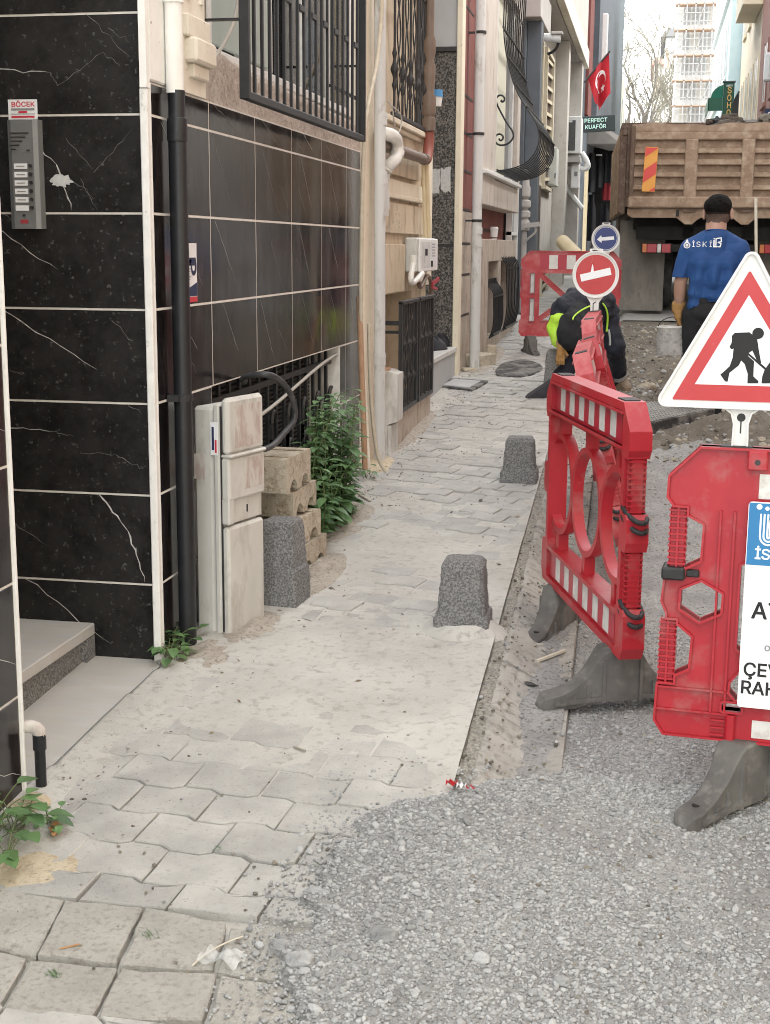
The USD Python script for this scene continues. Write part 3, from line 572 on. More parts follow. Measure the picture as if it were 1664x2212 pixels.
# street side tiles
cols = [4.716, 5.379, 6.031, 6.662, 7.284, 7.897, 8.30]
OPEN = (5.36, 7.74, .30, 1.03)
ztop = 2.158
m_veins = MB()
for i in range(6):
    ya, yb = cols[i], cols[i + 1]
    for k in range(-1, 7):
        z0, z1 = (TZ[k] if k >= 0 else -.2), min(TZ[k + 1], ztop)
        if k >= 6: z0, z1 = TZ[6], ztop - .012*i*0
        if k < 3:
            if ya >= 5.37 and yb <= 7.3 and k >= 1: continue
            if i == 5 - 1 and k >= 1: ya_, yb_ = OPEN[1], yb
            elif i == 0: ya_, yb_ = ya, min(yb, OPEN[0] if k >= 1 else yb)
            else: ya_, yb_ = ya, yb
        else: ya_, yb_ = ya, yb
        if k == 1 and z0 < .36: pass
        if yb_ - ya_ < .03: continue
        mat = 'street_tile'
        t_ = tile((0, 1, 0), (0, 0, 1), (1, 0, 0), (FX - .014, ya_ + GP/2, z0 + GP/2), yb_ - ya_ - GP, z1 - z0 - GP, mat)
        if k >= 2 and yb_ - ya_ > .3:
            m_ = MB(); w_ = yb_ - ya_; h_ = z1 - z0; a = RNG.uniform(.02, .4)
            vein_ribbon(m_, jag((a*w_, h_*.96), (min(.97, a + RNG.uniform(.3, .55))*w_, h_*RNG.uniform(.05, .5)), 10, .003), .0024, (FX - .004, ya_, z0), (0, 1, 0), (0, 0, 1), (1, 0, 0))
            t_.part('vein', m_, 'vein_dim' if RNG.random() < .45 else 'vein')
            if RNG.random() < .7:
                m_ = MB(); b = RNG.uniform(.1, .7); vein_ribbon(m_, jag((b*w_, h_*.5), ((b + .2)*w_, h_*.2), 7, .003), .0018, (FX - .004, ya_, z0), (0, 1, 0), (0, 0, 1), (1, 0, 0))
                t_.part('vein', m_, 'vein_dim')
# basement opening: reveal, grid, shells, roller shutter behind
yo0, yo1, zo0, zo1 = OPEN
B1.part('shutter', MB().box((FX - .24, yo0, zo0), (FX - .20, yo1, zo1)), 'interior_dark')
m_ = MB()
for z in np.arange(zo0 + .03, zo1, .024): m_.box((FX - .20, yo0, z), (FX - .188, yo1, z + .014))
B1.part('shutter_slat', m_, 'dark_iron', kind='stuff')
for i, y in enumerate(np.arange(yo0 + .12, yo1 - .05, .155)):
    B1.part('grille_bar', MB().box((FX - .075, y - .013, zo0), (FX - .06, y + .013, zo1)), 'black_metal')
    if i % 2 == 0:
        for zz in (.74, .66):
            a = np.linspace(0, np.pi, 9); B1.part('grille_scroll', MB().tube(np.c_[np.full(9, FX - .055), y + .078 + .042*np.cos(a), zz - .1*(zz < .7) + .055*np.sin(a)], .011, 6).box((FX - .064, y + .03, zz - .22), (FX - .05, y + .046, zz)), 'dark_iron')
B1.part('grille_rail', MB().box((FX - .08, yo0, zo0 + .05), (FX - .055, yo1, zo0 + .08)).box((FX - .08, yo0, zo1 - .10), (FX - .055, yo1, zo1 - .07)), 'black_metal')
B1.part('loose_cable', MB().tube(smooth_path([(FX - .03, 5.75, .80), (FX - .02, 6.4, .845), (FX - .02, 7.1, .93), (FX - .02, 7.73, .985)]), .009, 6), 'light_cable', True)
# rough sill, window, ivory pilaster
Yw0, Yw1 = 5.30, 8.33
mb = MB(); yy = np.linspace(5.30, 8.33, 110); zz = np.linspace(0, 1, 12); U, Yv = np.meshgrid(zz, yy)
zb = ztop - .004; zt = np.interp(Yv, [5.3, 6.0, 8.33], [2.42, 2.37, 2.34]); Zs = zb + U*(zt - zb); Xs = FX - .02 + .018*(fb(Yv, Zs, 16, 4, 71) - .3) + .012*(fb(Yv, Zs, 50, 3, 72) - .5) - .05*sstep(.85, 1.0, U)
B1.part('window_sill', mb.grid(Xs, Yv, Zs + .01*(fb(Yv, Zs, 22, 3, 73) - .5)*(U > 0)), 'rough_plaster', True)
B1.part('pilaster', MB().box((FX - .02, 4.95, ztop + .002), (FX + .012, 5.30, 4.2)).box((FX - .02, 5.10, ztop + .06), (FX + .035, 5.28, 2.27), .006).box((FX - .02, 5.06, 2.27), (FX + .06, 5.30, 2.36), .01).box((FX - .02, 5.04, 2.36), (FX + .035, 5.305, 2.44), .006).box((FX - .02, 5.09, 2.50), (FX + .02, 5.13, 3.4)).box((FX - .02, 5.24, 2.50), (FX + .02, 5.27, 3.4)), 'ivory_plaster')
B1.part('wall', MB().box((FX - .02, 4.702, 2.162), (FX + .006, 4.94, 4.2), .006).box((x1 + .004, 4.668, 2.135), (FX + .006, 4.699, 4.2)), 'white_paint', label='white painted pillar top')
# window behind the bars
xw = FX - .075
B1.part('window_reveal', MB().box((FX - .30, 5.301, 2.30), (FX - .012, 5.315, 4.2)), 'ivory_plaster'); B1.part('window_reveal', MB().box((FX - .30, 8.31, 2.3), (FX - .012, 8.33, 4.2)), 'ivory_plaster')
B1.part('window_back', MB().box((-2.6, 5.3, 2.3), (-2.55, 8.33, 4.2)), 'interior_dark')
for a, b, mt, nm in ((5.315, 5.46, 'shutter_brown', 'shutter_panel'), (5.465, 5.60, 'shutter_brown', 'shutter_panel'), (6.62, 7.15, 'shutter_brown', 'curtain'), (5.635, 6.10, 'frosted_glass', 'frosted_panel'), (6.13, 6.52, 'frosted_glass', 'frosted_panel'), (7.2, 7.7, 'window_white', 'curtain'), (7.75, 8.28, 'frosted_glass', 'curtain')):
    m_ = MB()
    if nm == 'curtain':
        yy = np.linspace(a, b, 60); m_.grid(np.stack([xw - .06 + .012*np.sin(yy*70)]*2), np.stack([yy]*2), np.stack([yy*0 + 2.40, yy*0 + 4.2]))
    else: m_.box((xw - .02, a, 2.42), (xw, b, 4.2), .004)
    B1.part(nm, m_, mt, True if nm == 'curtain' else False)
for y in (5.605, 6.105, 6.53, 7.16, 7.72, 8.29): B1.part('window_post', MB().box((xw - .035, y - .018, 2.402), (xw + .012, y + .018, 4.2), .004), 'window_white')
B1.part('window_frame', MB().box((xw - .035, 5.3, 2.36), (xw + .015, 8.31, 2.40), .004), 'window_white')
B1.part('pane', MB().box((xw - .012, 6.54, 2.40), (xw - .008, 8.28, 4.2)), 'pane')
# welded grille standing off the wall
XG = -1.60
pL, pR = at_x(528, 215, XG), at_x(783, 305, XG); zg = (pL[2] + pR[2])/2; ya, yb = pL[1], pR[1]
gr = B1.part('window_grille', MB().box((XG - .02, ya, zg), (XG + .02, ya + .03, 4.2), .003).box((XG - .02, yb - .03, zg), (XG + .02, yb, 4.2), .003).box((XG - .018, ya + .03, zg), (XG + .018, yb - .03, zg + .032), .003), 'black_metal')
gr.part('rail', MB().box((XG - .013, ya + .03, zg + 1.02), (XG + .013, yb - .03, zg + 1.045)), 'black_metal'); gr.part('bracket', MB().bar((FX - .01, ya + .015, zg + .30), (XG - .02, ya + .015, zg + .30), .028, .008), 'black_metal'); gr.part('bracket', MB().bar((FX - .01, yb - .015, zg + .40), (XG - .02, yb - .015, zg + .40), .012, .012), 'black_metal'); gr.part('rail', MB().box((XG - .035, 6.95, zg + .22), (XG - .02, yb - .03, zg + .235)), 'black_metal')
nb = 18; yv = np.linspace(ya + .03, yb - .03, nb + 2)[1:-1]
for i, y in enumerate(yv): gr.part('bar', MB().box((XG - .006, y - .009, zg + .033), (XG + .006, y + .009, 4.2)), 'black_metal')
for i in range(0, nb - 1, 2):
    for z in (zg + .47,): gr.part('link', MB().box((XG - .010, yv[i] + .012, z), (XG + .010, yv[i + 1] - .012, z + .024)), 'black_metal')
# downpipe on the corner
PX, PY = FX + .043, 4.868
t = Thing('downpipe', 'black cast rain pipe with white painted top on the tiled corner', 'pipe', (PX, PY, ground_z(PY)))
t.part('lower_pipe', MB().tube([(PX, PY, ground_z(PY) - .02), (PX, PY, 1.99)], .0335, 20).lathe([(.0335, 1.965), (.037, 1.97), (.037, 2.045), (.0335, 2.05), (.028, 2.05)], (PX, PY, 0), 20), 'black_pipe', 40)
t.part('upper_pipe', MB().tube([(PX, PY, 2.04), (PX, PY, 2.145)], .0305, 20), 'black_pipe', 40)
t.part('painted_pipe', MB().tube([(PX - .005, PY, 2.135), (PX - .005, PY, 4.2)], .0315, 20).lathe([(.031, 2.44), (.037, 2.445), (.037, 2.50), (.031, 2.505)], (PX - .005, PY, 0), 20), 'white_paint', 40)
zc = at_y(388, 860, PY - .03)[2]
t.part('pipe_clamp', MB().lathe([(.034, zc - .013), (.038, zc - .013), (.038, zc + .013), (.034, zc + .013)], (PX, PY, 0), 20).box((FX, PY - .055, zc - .012), (PX, PY - .036, zc + .012)), 'rubber_black', 40)
# intercom, sticker, notice, torn paper
c0, c1 = at_y(10, 258, 4.668), at_y(90, 494, 4.668); yI = 4.689
xa, xb = at_y(14, 375, 4.66)[0], at_y(88, 375, 4.66)[0]; za, zb_ = at_y(50, 494, 4.66)[2], at_y(50, 258, 4.66)[2]
t = Thing('intercom_panel', 'grey aluminium entry phone panel with six name buttons', 'intercom', ((xa + xb)/2, yI, za))
P = [(xa, 0), (xa + .008, .022), (xa + .024, .03), (xb - .024, .03), (xb - .008, .022), (xb, 0)]
t.part('housing', MB().prism(Polygon(P), zb_ - za, (0, yI, za), (1, 0, 0), (0, -1, 0), (0, 0, 1)), 'aluminium')
W_ = xb - xa; H_ = zb_ - za; yF = yI - .0301
for i in range(5): t.part('speaker_slot', MB().box((xa + W_*.17, yF - .003, zb_ - H_*(.115 + .037*i)), (xa + W_*(.70 - .095*i), yF, zb_ - H_*(.125 + .037*i)), .001), 'dark_iron')
t.part('microphone_slot', MB().box((xa + W_*.62, yF - .003, zb_ - H_*.273), (xa + W_*.72, yF, zb_ - H_*.283)), 'dark_iron')
for i in range(6):
    z1_ = zb_ - H_*(.398 + .077*i)
    tg = t.part('name_plate', MB().box((xa + W_*.24, yF - .002, z1_ - H_*.05), (xa + W_*.62, yF, z1_)), 'paper')
    if i < 5: tg.part('name_line', MB().box((xa + W_*.30, yF - .0026, z1_ - H_*.030), (xa + W_*.55, yF - .002, z1_ - H_*.021)), 'ink_grey')
    t.part('bell_button', MB().tube([(xa + W_*.72, yF, z1_ - H_*.022), (xa + W_*.72, yF - .008, z1_ - H_*.022)], .0062, 10), 'rubber_black')
t.part('lens', MB().box((xa + W_*.43, yF - .002, zb_ - H_*.885), (xa + W_*.51, yF, zb_ - H_*.865)), 'ink_black'); t.part('maker_plate', MB().box((xa + W_*.36, yF - .001, zb_ - H_*.95), (xa + W_*.58, yF, zb_ - H_*.915)), 'cloth_red')
p0, p1 = at_y(19, 258, yI), at_y(80, 214, yI)
t = Thing('advert_sticker', 'red and white pest control sticker above the entry phone', 'sticker', (p0[0], yI, p0[2])); w_, h_ = p1[0] - p0[0], p1[2] - p0[2]
t.part('paper', MB().box((p0[0], yI - .0008, p0[2]), (p1[0], yI - .0002, p1[2])), 'paper')
t.part('lettering', MB().text('BÖCEK', h_*.24, (p0[0] + w_*.1, yI - .001, p0[2] + h_*.64), (1, 0, 0), (0, 0, 1), .0004, True, w_*.82), 'ink_red')
t.part('lettering', MB().box((p0[0] + w_*.1, yI - .0014, p0[2] + h_*.45), (p0[0] + w_*.9, yI - .001, p0[2] + h_*.56)).box((p0[0] + w_*.08, yI - .0014, p0[2] + h_*.26), (p0[0] + w_*.92, yI - .001, p0[2] + h_*.29)), 'ink_grey')
t.part('lettering', MB().box((p0[0] + w_*.35, yI - .0014, p0[2] + h_*.32), (p0[0] + w_*.65, yI - .001, p0[2] + h_*.42)).box((p0[0] + w_*.1, yI - .0014, p0[2] + h_*.08), (p0[0] + w_*.9, yI - .001, p0[2] + h_*.18)), 'ink_red')
q = at_y(132, 390, yI); a = np.linspace(0, 2*np.pi, 26, endpoint=False); rr = RNG.uniform(.7, 1.15, 26)
single('torn_paper', MB().prism(Polygon(np.c_[.045*np.cos(a)*rr, .022*np.sin(a)*rr]), .0006, (q[0], yI - .0004, q[2]), (1, 0, 0), (0, 0, 1)), 'paper_grey', 'torn scrap of grey paper stuck on the black tile', 'paper scrap')
# notice on the street side, partly behind the pipe
n0, n1 = at_x(394, 656, FX), at_x(421, 526, FX); yA, yB = n0[1] - .05, at_x(427, 600, FX)[1]; zA, zB = at_x(420, 652, FX)[2], at_x(418, 525, FX)[2]
t = Thing('notice_sheet', 'white printed notice with navy bands taped beside the black pipe', 'notice', (FX, (yA + yB)/2, zA)); xN = FX - .003
a = np.linspace(-.5*np.pi, .5*np.pi, 9)
t.part('sheet', MB().box((xN, yA, zA), (xN + .0006, yB, zB)), 'paper')
t.part('band', MB().box((xN + .0007, yA, zA + (zB - zA)*.62), (xN + .0011, yB - .01, zA + (zB - zA)*.72)), 'ink_navy')
t.part('band', MB().prism(Polygon([(yA + .02, zA + .03), (yB - .002, zA + .075), (yB - .002, zA + .022), (yA + .02, zA + .022)]), .0004, (xN + .0007, 0, 0), (0, 1, 0), (0, 0, 1)), 'ink_navy'); t.part('band', MB().box((xN + .0007, yA, zA), (xN + .0011, yB, zA + .02)), 'ink_red')
t.part('emblem', MB().lathe([(.016, 0), (.034, 0), (.034, .0006)], (xN + .0012, yB - .04, zA + .135), 20, (1, 0, 0)), 'ink_navy')
t.part('text_line', MB().box((xN + .0007, yA + .02, zB - .075), (xN + .0011, yB - .012, zB - .055)).box((xN + .0007, yA + .02, zB - .085), (xN + .0011, yB - .05, zB - .078)), 'ink_navy')
for i in range(6): t.part('text_line', MB().box((xN + .0007, yA, zA + (zB - zA)*(.56 - .045*i)), (xN + .0011, yB - .07 - .01*(i % 3), zA + (zB - zA)*(.575 - .045*i))), 'ink_grey')
# grey feed cable hanging from the window, and the loose loop
single('hanging_cable', MB().tube(smooth_path([at_y(*p_) for p_ in ((516, -30, 5.6), (500, 60, 5.5), (470, 115, 5.42), (437, 150, 5.33))]), .0085, 8), 'light_cable', 'pale cable swinging down across the brown window shutter', 'cable', True)
lp = [at_x(*p_) for p_ in ((612, 826, -1.66), (627, 812, -1.58), (657, 810, -1.50), (700, 826, -1.45), (730, 870, -1.43), (737, 900, -1.43), (722, 940, -1.44), (690, 962, -1.46), (650, 973, -1.50))]
lp = [at_x(x*.868, y*.998, X) for x, y, X in ((612, 826, -1.72), (627, 812, -1.66), (657, 810, -1.60), (700, 826, -1.56), (730, 870, -1.54), (734, 900, -1.54), (715, 930, -1.55), (690, 955, -1.56), (645, 974, -1.58))]
single('cable_loop', MB().tube(smooth_path(lp), .0135, 10), 'cable_grey', 'thick black cable looping out of the basement grille', 'cable', True)

# ------------------------------------------------------------------ cream building with the ornate grille
def fw(x, y, X=FX): p = at_x(x, y, X); return p[1], p[2]
TOP = 7.2
GB = lambda y, X=FX: (X, y, ground_z(y))
B2 = Thing('cream_building', 'cream plastered building with ornate wrought iron window and gate', 'building', GB(9.7))
B2.part('wall', MB().box((-3.4, 8.34, -.3), (FX - .05, 9.02, TOP)).box((-3.4, 9.02, 1.27), (FX - .05, 11.08, 2.5)).box((-3.4, 10.42, -.3), (FX - .05, 11.08, 1.27)).box((-3.4, 9.02, -.3), (FX - .05, 10.42, .52)).box((-3.4, 10.88, 2.5), (FX - .05, 11.08, TOP)).box((-3.4, 9.02, 4.9), (FX - .05, 10.88, TOP)).box((-3.0, 9.0, .5), (-2.15, 10.45, 1.3)), 'cream_wall')
B2.part('pilaster', MB().box((FX - .05, 8.345, -.3), (FX + .012, 8.80, TOP), .006).box((FX - .05, 8.815, -.3), (FX - .005, 8.885, TOP), .004), 'cream_trim')
B2.part('pilaster', MB().box((FX - .05, 10.80, 1.30), (FX - .004, 11.085, 2.40), .006), 'cream_trim')
zs_ = 2.462
B2.part('window_sill', MB().box((FX - .05, 8.90, zs_ - .065), (FX + .05, 10.78, zs_ - .025), .006).box((FX - .05, 8.95, zs_ - .10), (FX + .02, 10.74, zs_ - .066), .006), 'cream_trim')
P = [(8.98, 2.36), (10.62, 2.36), (10.62, 2.14), (10.46, 2.085), (8.98, 2.085)]
B2.part('panel', MB().prism(Polygon(P), .045, (FX - .05, 0, 0), (0, 1, 0), (0, 0, 1)), 'cream_wall')
B2.part('ledge', MB().box((FX - .05, 8.95, 1.925), (FX + .0, 10.72, 1.955), .005).box((FX - .05, 8.95, 1.955), (FX - .012, 10.72, 2.05)), 'cream_trim')
B2.part('panel', MB().box((FX - .05, 8.93, 1.69), (FX - .022, 10.72, 1.90), .004), 'cream_wall')
B2.part('panel', MB().box((FX - .05, 8.93, .50), (FX - .015, 9.02, 1.66), .004).box((FX - .05, 9.02, 1.28), (FX - .015, 9.93, 1.615), .004), 'cream_wall')
m_ = MB()                                             # peeling stains: thin flakes with a shape of their own
for i in range(26):
    y, z = RNG.uniform(9.15, 9.75), RNG.uniform(1.72, 1.885); a = np.linspace(0, 2*np.pi, 9, endpoint=False); rr = RNG.uniform(.3, 1.2, 9)
    m_.prism(Polygon(np.c_[y + .02*rr*np.cos(a), z + .008*rr*np.sin(a)]), .0006, (FX - .0215, 0, 0), (0, 1, 0), (0, 0, 1))
B2.part('peeled_spot', m_, 'tan_dirty', kind='stuff')
B2.part('window_back', MB().box((FX - .12, 9.02, 2.45), (FX - .10, 10.88, 4.9)), 'cream_wall')
B2.part('window_frame', MB().box((FX - .10, 9.03, 2.47), (FX - .03, 9.13, 4.9), .004).box((FX - .10, 10.80, 2.47), (FX - .03, 10.87, 4.9), .004), 'slate_blue')
og = B2.part('window_grille', MB().box((FX + .02, 9.12, zs_ - .02), (FX + .05, 10.74, zs_ + .008), .003).box((FX + .025, 9.12, 3.35), (FX + .045, 10.74, 3.375)).box((FX + .025, 9.12, 4.2), (FX + .045, 10.74, 4.225)), 'dark_iron')
for i in range(6):
    y = 9.18 + i*.302; kn = []
    for z in np.arange(zs_, 4.6, .02):
        s_ = (z - zs_) % .85; kn.append((.0085 + .020*math.exp(-((s_ - .28)/.035)**2) + .010*math.exp(-((s_ - .18)/.02)**2) + .010*math.exp(-((s_ - .38)/.02)**2), z))
    og.part('baluster', MB().lathe(kn, (FX + .035, y, 0), 8), 'dark_iron', True)
    if i < 5:
        zz = np.arange(zs_ + .01, 4.6, .025)
        for s_ in (-1, 1): og.part('scroll', MB().tube(np.c_[np.full(len(zz), FX + .035), y + .151 + s_*.06*np.sin(zz*11 + i), zz], .0055, 5), 'dark_iron', True)
# gate of two leaves before the basement light well
gt = Thing('iron_gate', 'black wrought iron gate leaves standing before the cream wall', 'gate', (FX + .13, 9.65, .52))
GX_ = -1.62
for (ya, yb) in ((8.95, 9.60), (9.66, 10.33)):
    gt.part('leaf_frame', MB().box((GX_ - .012, ya, .50), (GX_ + .012, ya + .045, 1.24), .003).box((GX_ - .012, yb - .045, .50), (GX_ + .012, yb, 1.24), .003).box((GX_ - .012, ya + .045, .50), (GX_ + .012, yb - .045, .53)).box((GX_ - .014, ya, 1.222), (GX_ + .02, yb, 1.246), .003), 'black_metal')
    for k in range(1, 6):
        y = ya + .045 + (yb - ya - .09)*k/6; kn = [(.008 + .018*math.exp(-((z - .72)/.02)**2) + .018*math.exp(-((z - .95)/.02)**2), z) for z in np.arange(.53, 1.225, .015)]
        if k % 2: gt.part('baluster', MB().lathe(kn, (GX_, y, 0), 8), 'dark_iron', True)
        else:
            zz = np.arange(.54, 1.22, .015); w_ = MB()
            for s_ in (-1, 1): w_.tube(np.c_[np.full(len(zz), GX_), y + s_*.03*np.abs(np.sin(zz*16 + k)), zz], .0065, 5)
            gt.part('scroll', w_, 'dark_iron', True)
gt.part('bracket', MB().bar((FX - .04, 8.97, 1.10), (GX_, 8.97, 1.10), .03, .03).bar((FX - .04, 8.97, 1.04), (GX_, 8.97, 1.04), .02, .02), 'black_metal')
single('gate_kerb', MB().box((FX - .05, 8.92, .1), (GX_ - .02, 10.4, .515), .01), 'tan_dirty', 'dirty tan plinth under the wrought iron gate', 'plinth')
# grey rain pipe between the two buildings
dp = Thing('downpipe', 'tall grey plastic rain pipe between tiled and cream buildings', 'pipe', (FX + .075, 8.52, ground_z(8.5)))
dp.part('pipe', MB().tube([(FX + .08, 8.52, .24), (FX + .06, 8.50, 4.6)], .036, 16), 'pvc_grey', 40)
for z in (1.98, .86, 2.33): dp.part('collar', MB().tube([(FX + .077, 8.518, z), (FX + .0765, 8.518, z + .075)], .0395, 16).tube([(FX + .077, 8.518, z + .05), (FX + .077, 8.518, z + .058)], .042, 16), 'pvc_grey', 40)
def run(name, D, r, mat, label, cat, seg=8): return single(name, MB().tube(smooth_path([at_x(*q) for q in D]), r, seg), mat, label, cat, True)
run('braided_conduit', [(826, -30, -1.66), (823, 50, -1.66), (815, 130, -1.65), (801, 200, -1.63), (790, 270, -1.62), (785, 350, -1.62), (782, 480, -1.62), (780, 640, -1.62), (783, 800, -1.62), (788, 960, -1.62)], .013, 'beige_conduit', 'tan braided conduit bending down along the grey rain pipe', 'conduit')
single('broom_stick', MB().tube([at_x(776, 642, -1.64), at_x(789, 1014, -1.55)], .0165, 10), 'wood_stick', 'reddish brown round stick leaning beside the grey rain pipe', 'stick', True)
single('wooden_lath', MB().bar(at_x(783, 760, -1.62), at_x(797, 1012, -1.53), .02, .014), 'pale_wood', 'thin pale lath leaning next to the brown stick', 'stick')
run('ground_cable', [(797, 700, -1.62), (802, 860, -1.60), (812, 960, -1.57), (822, 1000, -1.54), (836, 1020, -1.50)], .012, 'beige_conduit', 'old beige cable running down the corner into the pavement', 'cable')
# small cream meter cabinet
mc = Thing('meter_cabinet', 'small broken cream cabinet standing beside the iron gate', 'cabinet', (-1.69, 8.95, .24))
mc.part('body', MB().box((FX - .02, 8.72, .2), (-1.66, 9.0, .80), .01), 'cabinet')
mc.part('door', MB().hull([(-1.66, 8.735, .45), (-1.66, 8.99, .45), (-1.60, 8.76, .47), (-1.60, 8.97, .47), (-1.66, 8.735, .80), (-1.66, 8.99, .80), (-1.60, 8.76, .78), (-1.60, 8.97, .78)]), 'cabinet')
mc.part('door', MB().box((-1.66, 8.735, .2), (-1.635, 8.99, .445), .004), 'cabinet'); mc.part('broken_edge', MB().hull([(-1.75, 8.73, .80), (-1.75, 8.95, .80), (-1.66, 8.78, .80), (-1.70, 8.8, .825), (-1.67, 8.92, .815)]), 'wood_stick')
# waste pipes
pv = Thing('waste_pipe', 'white plastic pipe elbows on the cream wall', 'pipe', (FX + .05, 9.1, 1.85))
pth = [at_x(*q) for q in ((814, 288, -1.74), (835, 288, -1.66), (852, 296, -1.63), (858, 315, -1.63), (856, 338, -1.63), (845, 352, -1.65), (834, 365, -1.69), (829, 385, -1.70))]
pv.part('elbow', MB().tube(smooth_path(pth), .040, 14), 'pvc_white', True); pv.part('socket', MB().tube([at_x(859, 325, -1.63), at_x(858, 336, -1.63)], .045, 14).tube([at_x(836, 360, -1.68), at_x(832, 369, -1.69)], .045, 14), 'pvc_white', 40)
e_ = at_x(829, 383, -1.70); pv.part('pipe', MB().tube([e_, e_ - (0, 0, .24)], .034, 14).tube([e_ - (0, 0, .1), e_ - (0, 0, .2)], .039, 14), 'pvc_grey', 40)
bp = Thing('brown_pipe', 'brown waste pipe sloping along the cream wall to a stack', 'pipe', (FX + .06, 9.9, 2.0))
A_, Bq = at_x(822, 312, -1.70), at_x(922, 345, -1.68)
bp.part('branch', MB().tube([A_, Bq], .036, 14), 'pvc_brown', 40); bp.part('collar', MB().tube([Bq - (Bq - A_)*.09, Bq - (Bq - A_)*.05], .043, 14), 'pvc_brown', 40)
S_ = at_x(926, 330, -1.68)
bp.part('elbow', MB().tube(smooth_path([Bq - (Bq - A_)*.04, Bq + (0, .02, .02), S_ + (0, 0, .05), S_ + (0, 0, .16)]), .040, 14), 'pvc_red', True)
bp.part('stack', MB().lathe([(.034, .15), (.05, .16), (.05, .24), (.04, .26), (.052, .29), (.052, .40), (.036, .43), (.045, .55), (.045, .62), (.03, .66), (.045, .72), (.045, .80), (.03, .84), (.03, 2.3)], S_, 14), 'pvc_brown', 40)
for i, (x_, r_) in enumerate(((914, .012), (921, .020))):
    a_, b_ = at_x(x_, 352, -1.70), at_x(x_ + 5, 512, -1.70); single('gas_pipe', MB().tube([a_, ((a_[0]), b_[1], b_[2])], r_, 10), 'gas_yellow', ('thin' if i == 0 else 'thick') + ' yellowish gas pipe dropping into the meter box', 'pipe', True)
# gas meter box with its photo print
gm = Thing('gas_meter_box', 'grey and white gas meter box on the cream wall', 'meter box', (FX + .035, 10.4, 1.38))
z0_, z1_ = at_x(896, 588, -1.72)[2], at_x(896, 513, -1.72)[2]
gm.part('case', MB().box((FX - .03, 9.99, z0_), (-1.685, 10.86, z1_), .012), 'box_grey')
gm.part('front', MB().box((-1.684, 10.0, z0_ + .005), (-1.668, 10.85, z1_ - .005), .006), 'window_white')
gm.part('label_sheet', MB().box((-1.667, 10.08, z0_ + .03), (-1.6664, 10.46, z1_ - .03)), 'pvc_grey'); gm.part('label_sheet', MB().box((-1.667, 10.50, z0_ + .03), (-1.6664, 10.78, z1_ - .03)), 'sign_face')
gm.part('label_mark', MB().box((-1.666, 10.22, z0_ + .12), (-1.6656, 10.34, z0_ + .17)).box((-1.666, 10.50, z0_ + .035), (-1.6656, 10.60, z0_ + .08)), 'ink_black')
for k in range(5): gm.part('label_mark', MB().box((-1.666, 10.55, z1_ - .05 - .022*k), (-1.6656, 10.70, z1_ - .043 - .022*k)), 'ink_grey')
gp = [at_x(*q) for q in ((893, 560, -1.66), (890, 585, -1.66), (888, 603, -1.66), (893, 610, -1.66), (905, 608, -1.68), (918, 603, -1.70), (926, 597, -1.70))]
t = Thing('gas_bend', 'white plastic elbow pipe hanging below the gas meter box', 'pipe', gp[3]); t.part('bend', MB().tube(smooth_path(gp[:5]), .020, 12), 'pvc_white', True); t.part('cap', MB().tube([gp[0] + (0, 0, .03), gp[0] - (0, 0, .03)], .025, 12), 'pvc_white', 40)
t.part('tail', MB().tube(smooth_path([gp[4], gp[5], gp[6], at_x(931, 612, -1.70), at_x(931, 650, -1.70)]), .016, 10), 'pvc_brown', True)
t.part('valve', MB().bar(at_x(934, 613, -1.68), at_x(948, 602, -1.68), .012, .03).bar(at_x(934, 620, -1.68), at_x(944, 624, -1.68), .014, .02), 'cloth_red')
run('dangling_wire', [(826, 215, -1.70), (842, 222, -1.66), (850, 250, -1.65), (862, 285, -1.66), (868, 262, -1.66), (856, 236, -1.66), (846, 226, -1.66)], .005, 'light_cable', 'tangle of thin wire hanging from the ornate grille sill', 'wire', 5)

# ------------------------------------------------------------------ recessed entrance with speckled wall
B3 = Thing('beige_building', 'beige and brick red building with belly grille window and low barred wells', 'building', GB(15.2))
YS = 12.62
zc_ = at_y(960, 112, YS)[2]
B3.part('speckled_wall', MB().box((-3.2, YS, -.2), (FX - .012, YS + .06, zc_), .004), 'speckle'); B3.part('speckled_joint', MB().box((-3.2, YS - .003, 1.60), (FX - .02, YS, 1.625)), 'dark_iron'); B3.part('coping', MB().box((-3.2, YS - .015, zc_ + .002), (FX - .012, YS + .06, zc_ + .045), .004), 'dark_iron')
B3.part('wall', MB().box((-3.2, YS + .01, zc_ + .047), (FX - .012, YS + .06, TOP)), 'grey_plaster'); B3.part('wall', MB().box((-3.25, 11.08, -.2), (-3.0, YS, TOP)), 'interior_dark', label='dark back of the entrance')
B3.part('step_tread', MB().box((-3.0, 11.09, .645), (FX + .004, YS - .005, .69), .005), 'marble_white'); B3.part('step_riser', MB().box((-3.0, 11.10, 0), (FX - .012, YS - .01, .643)), 'grey_plaster')
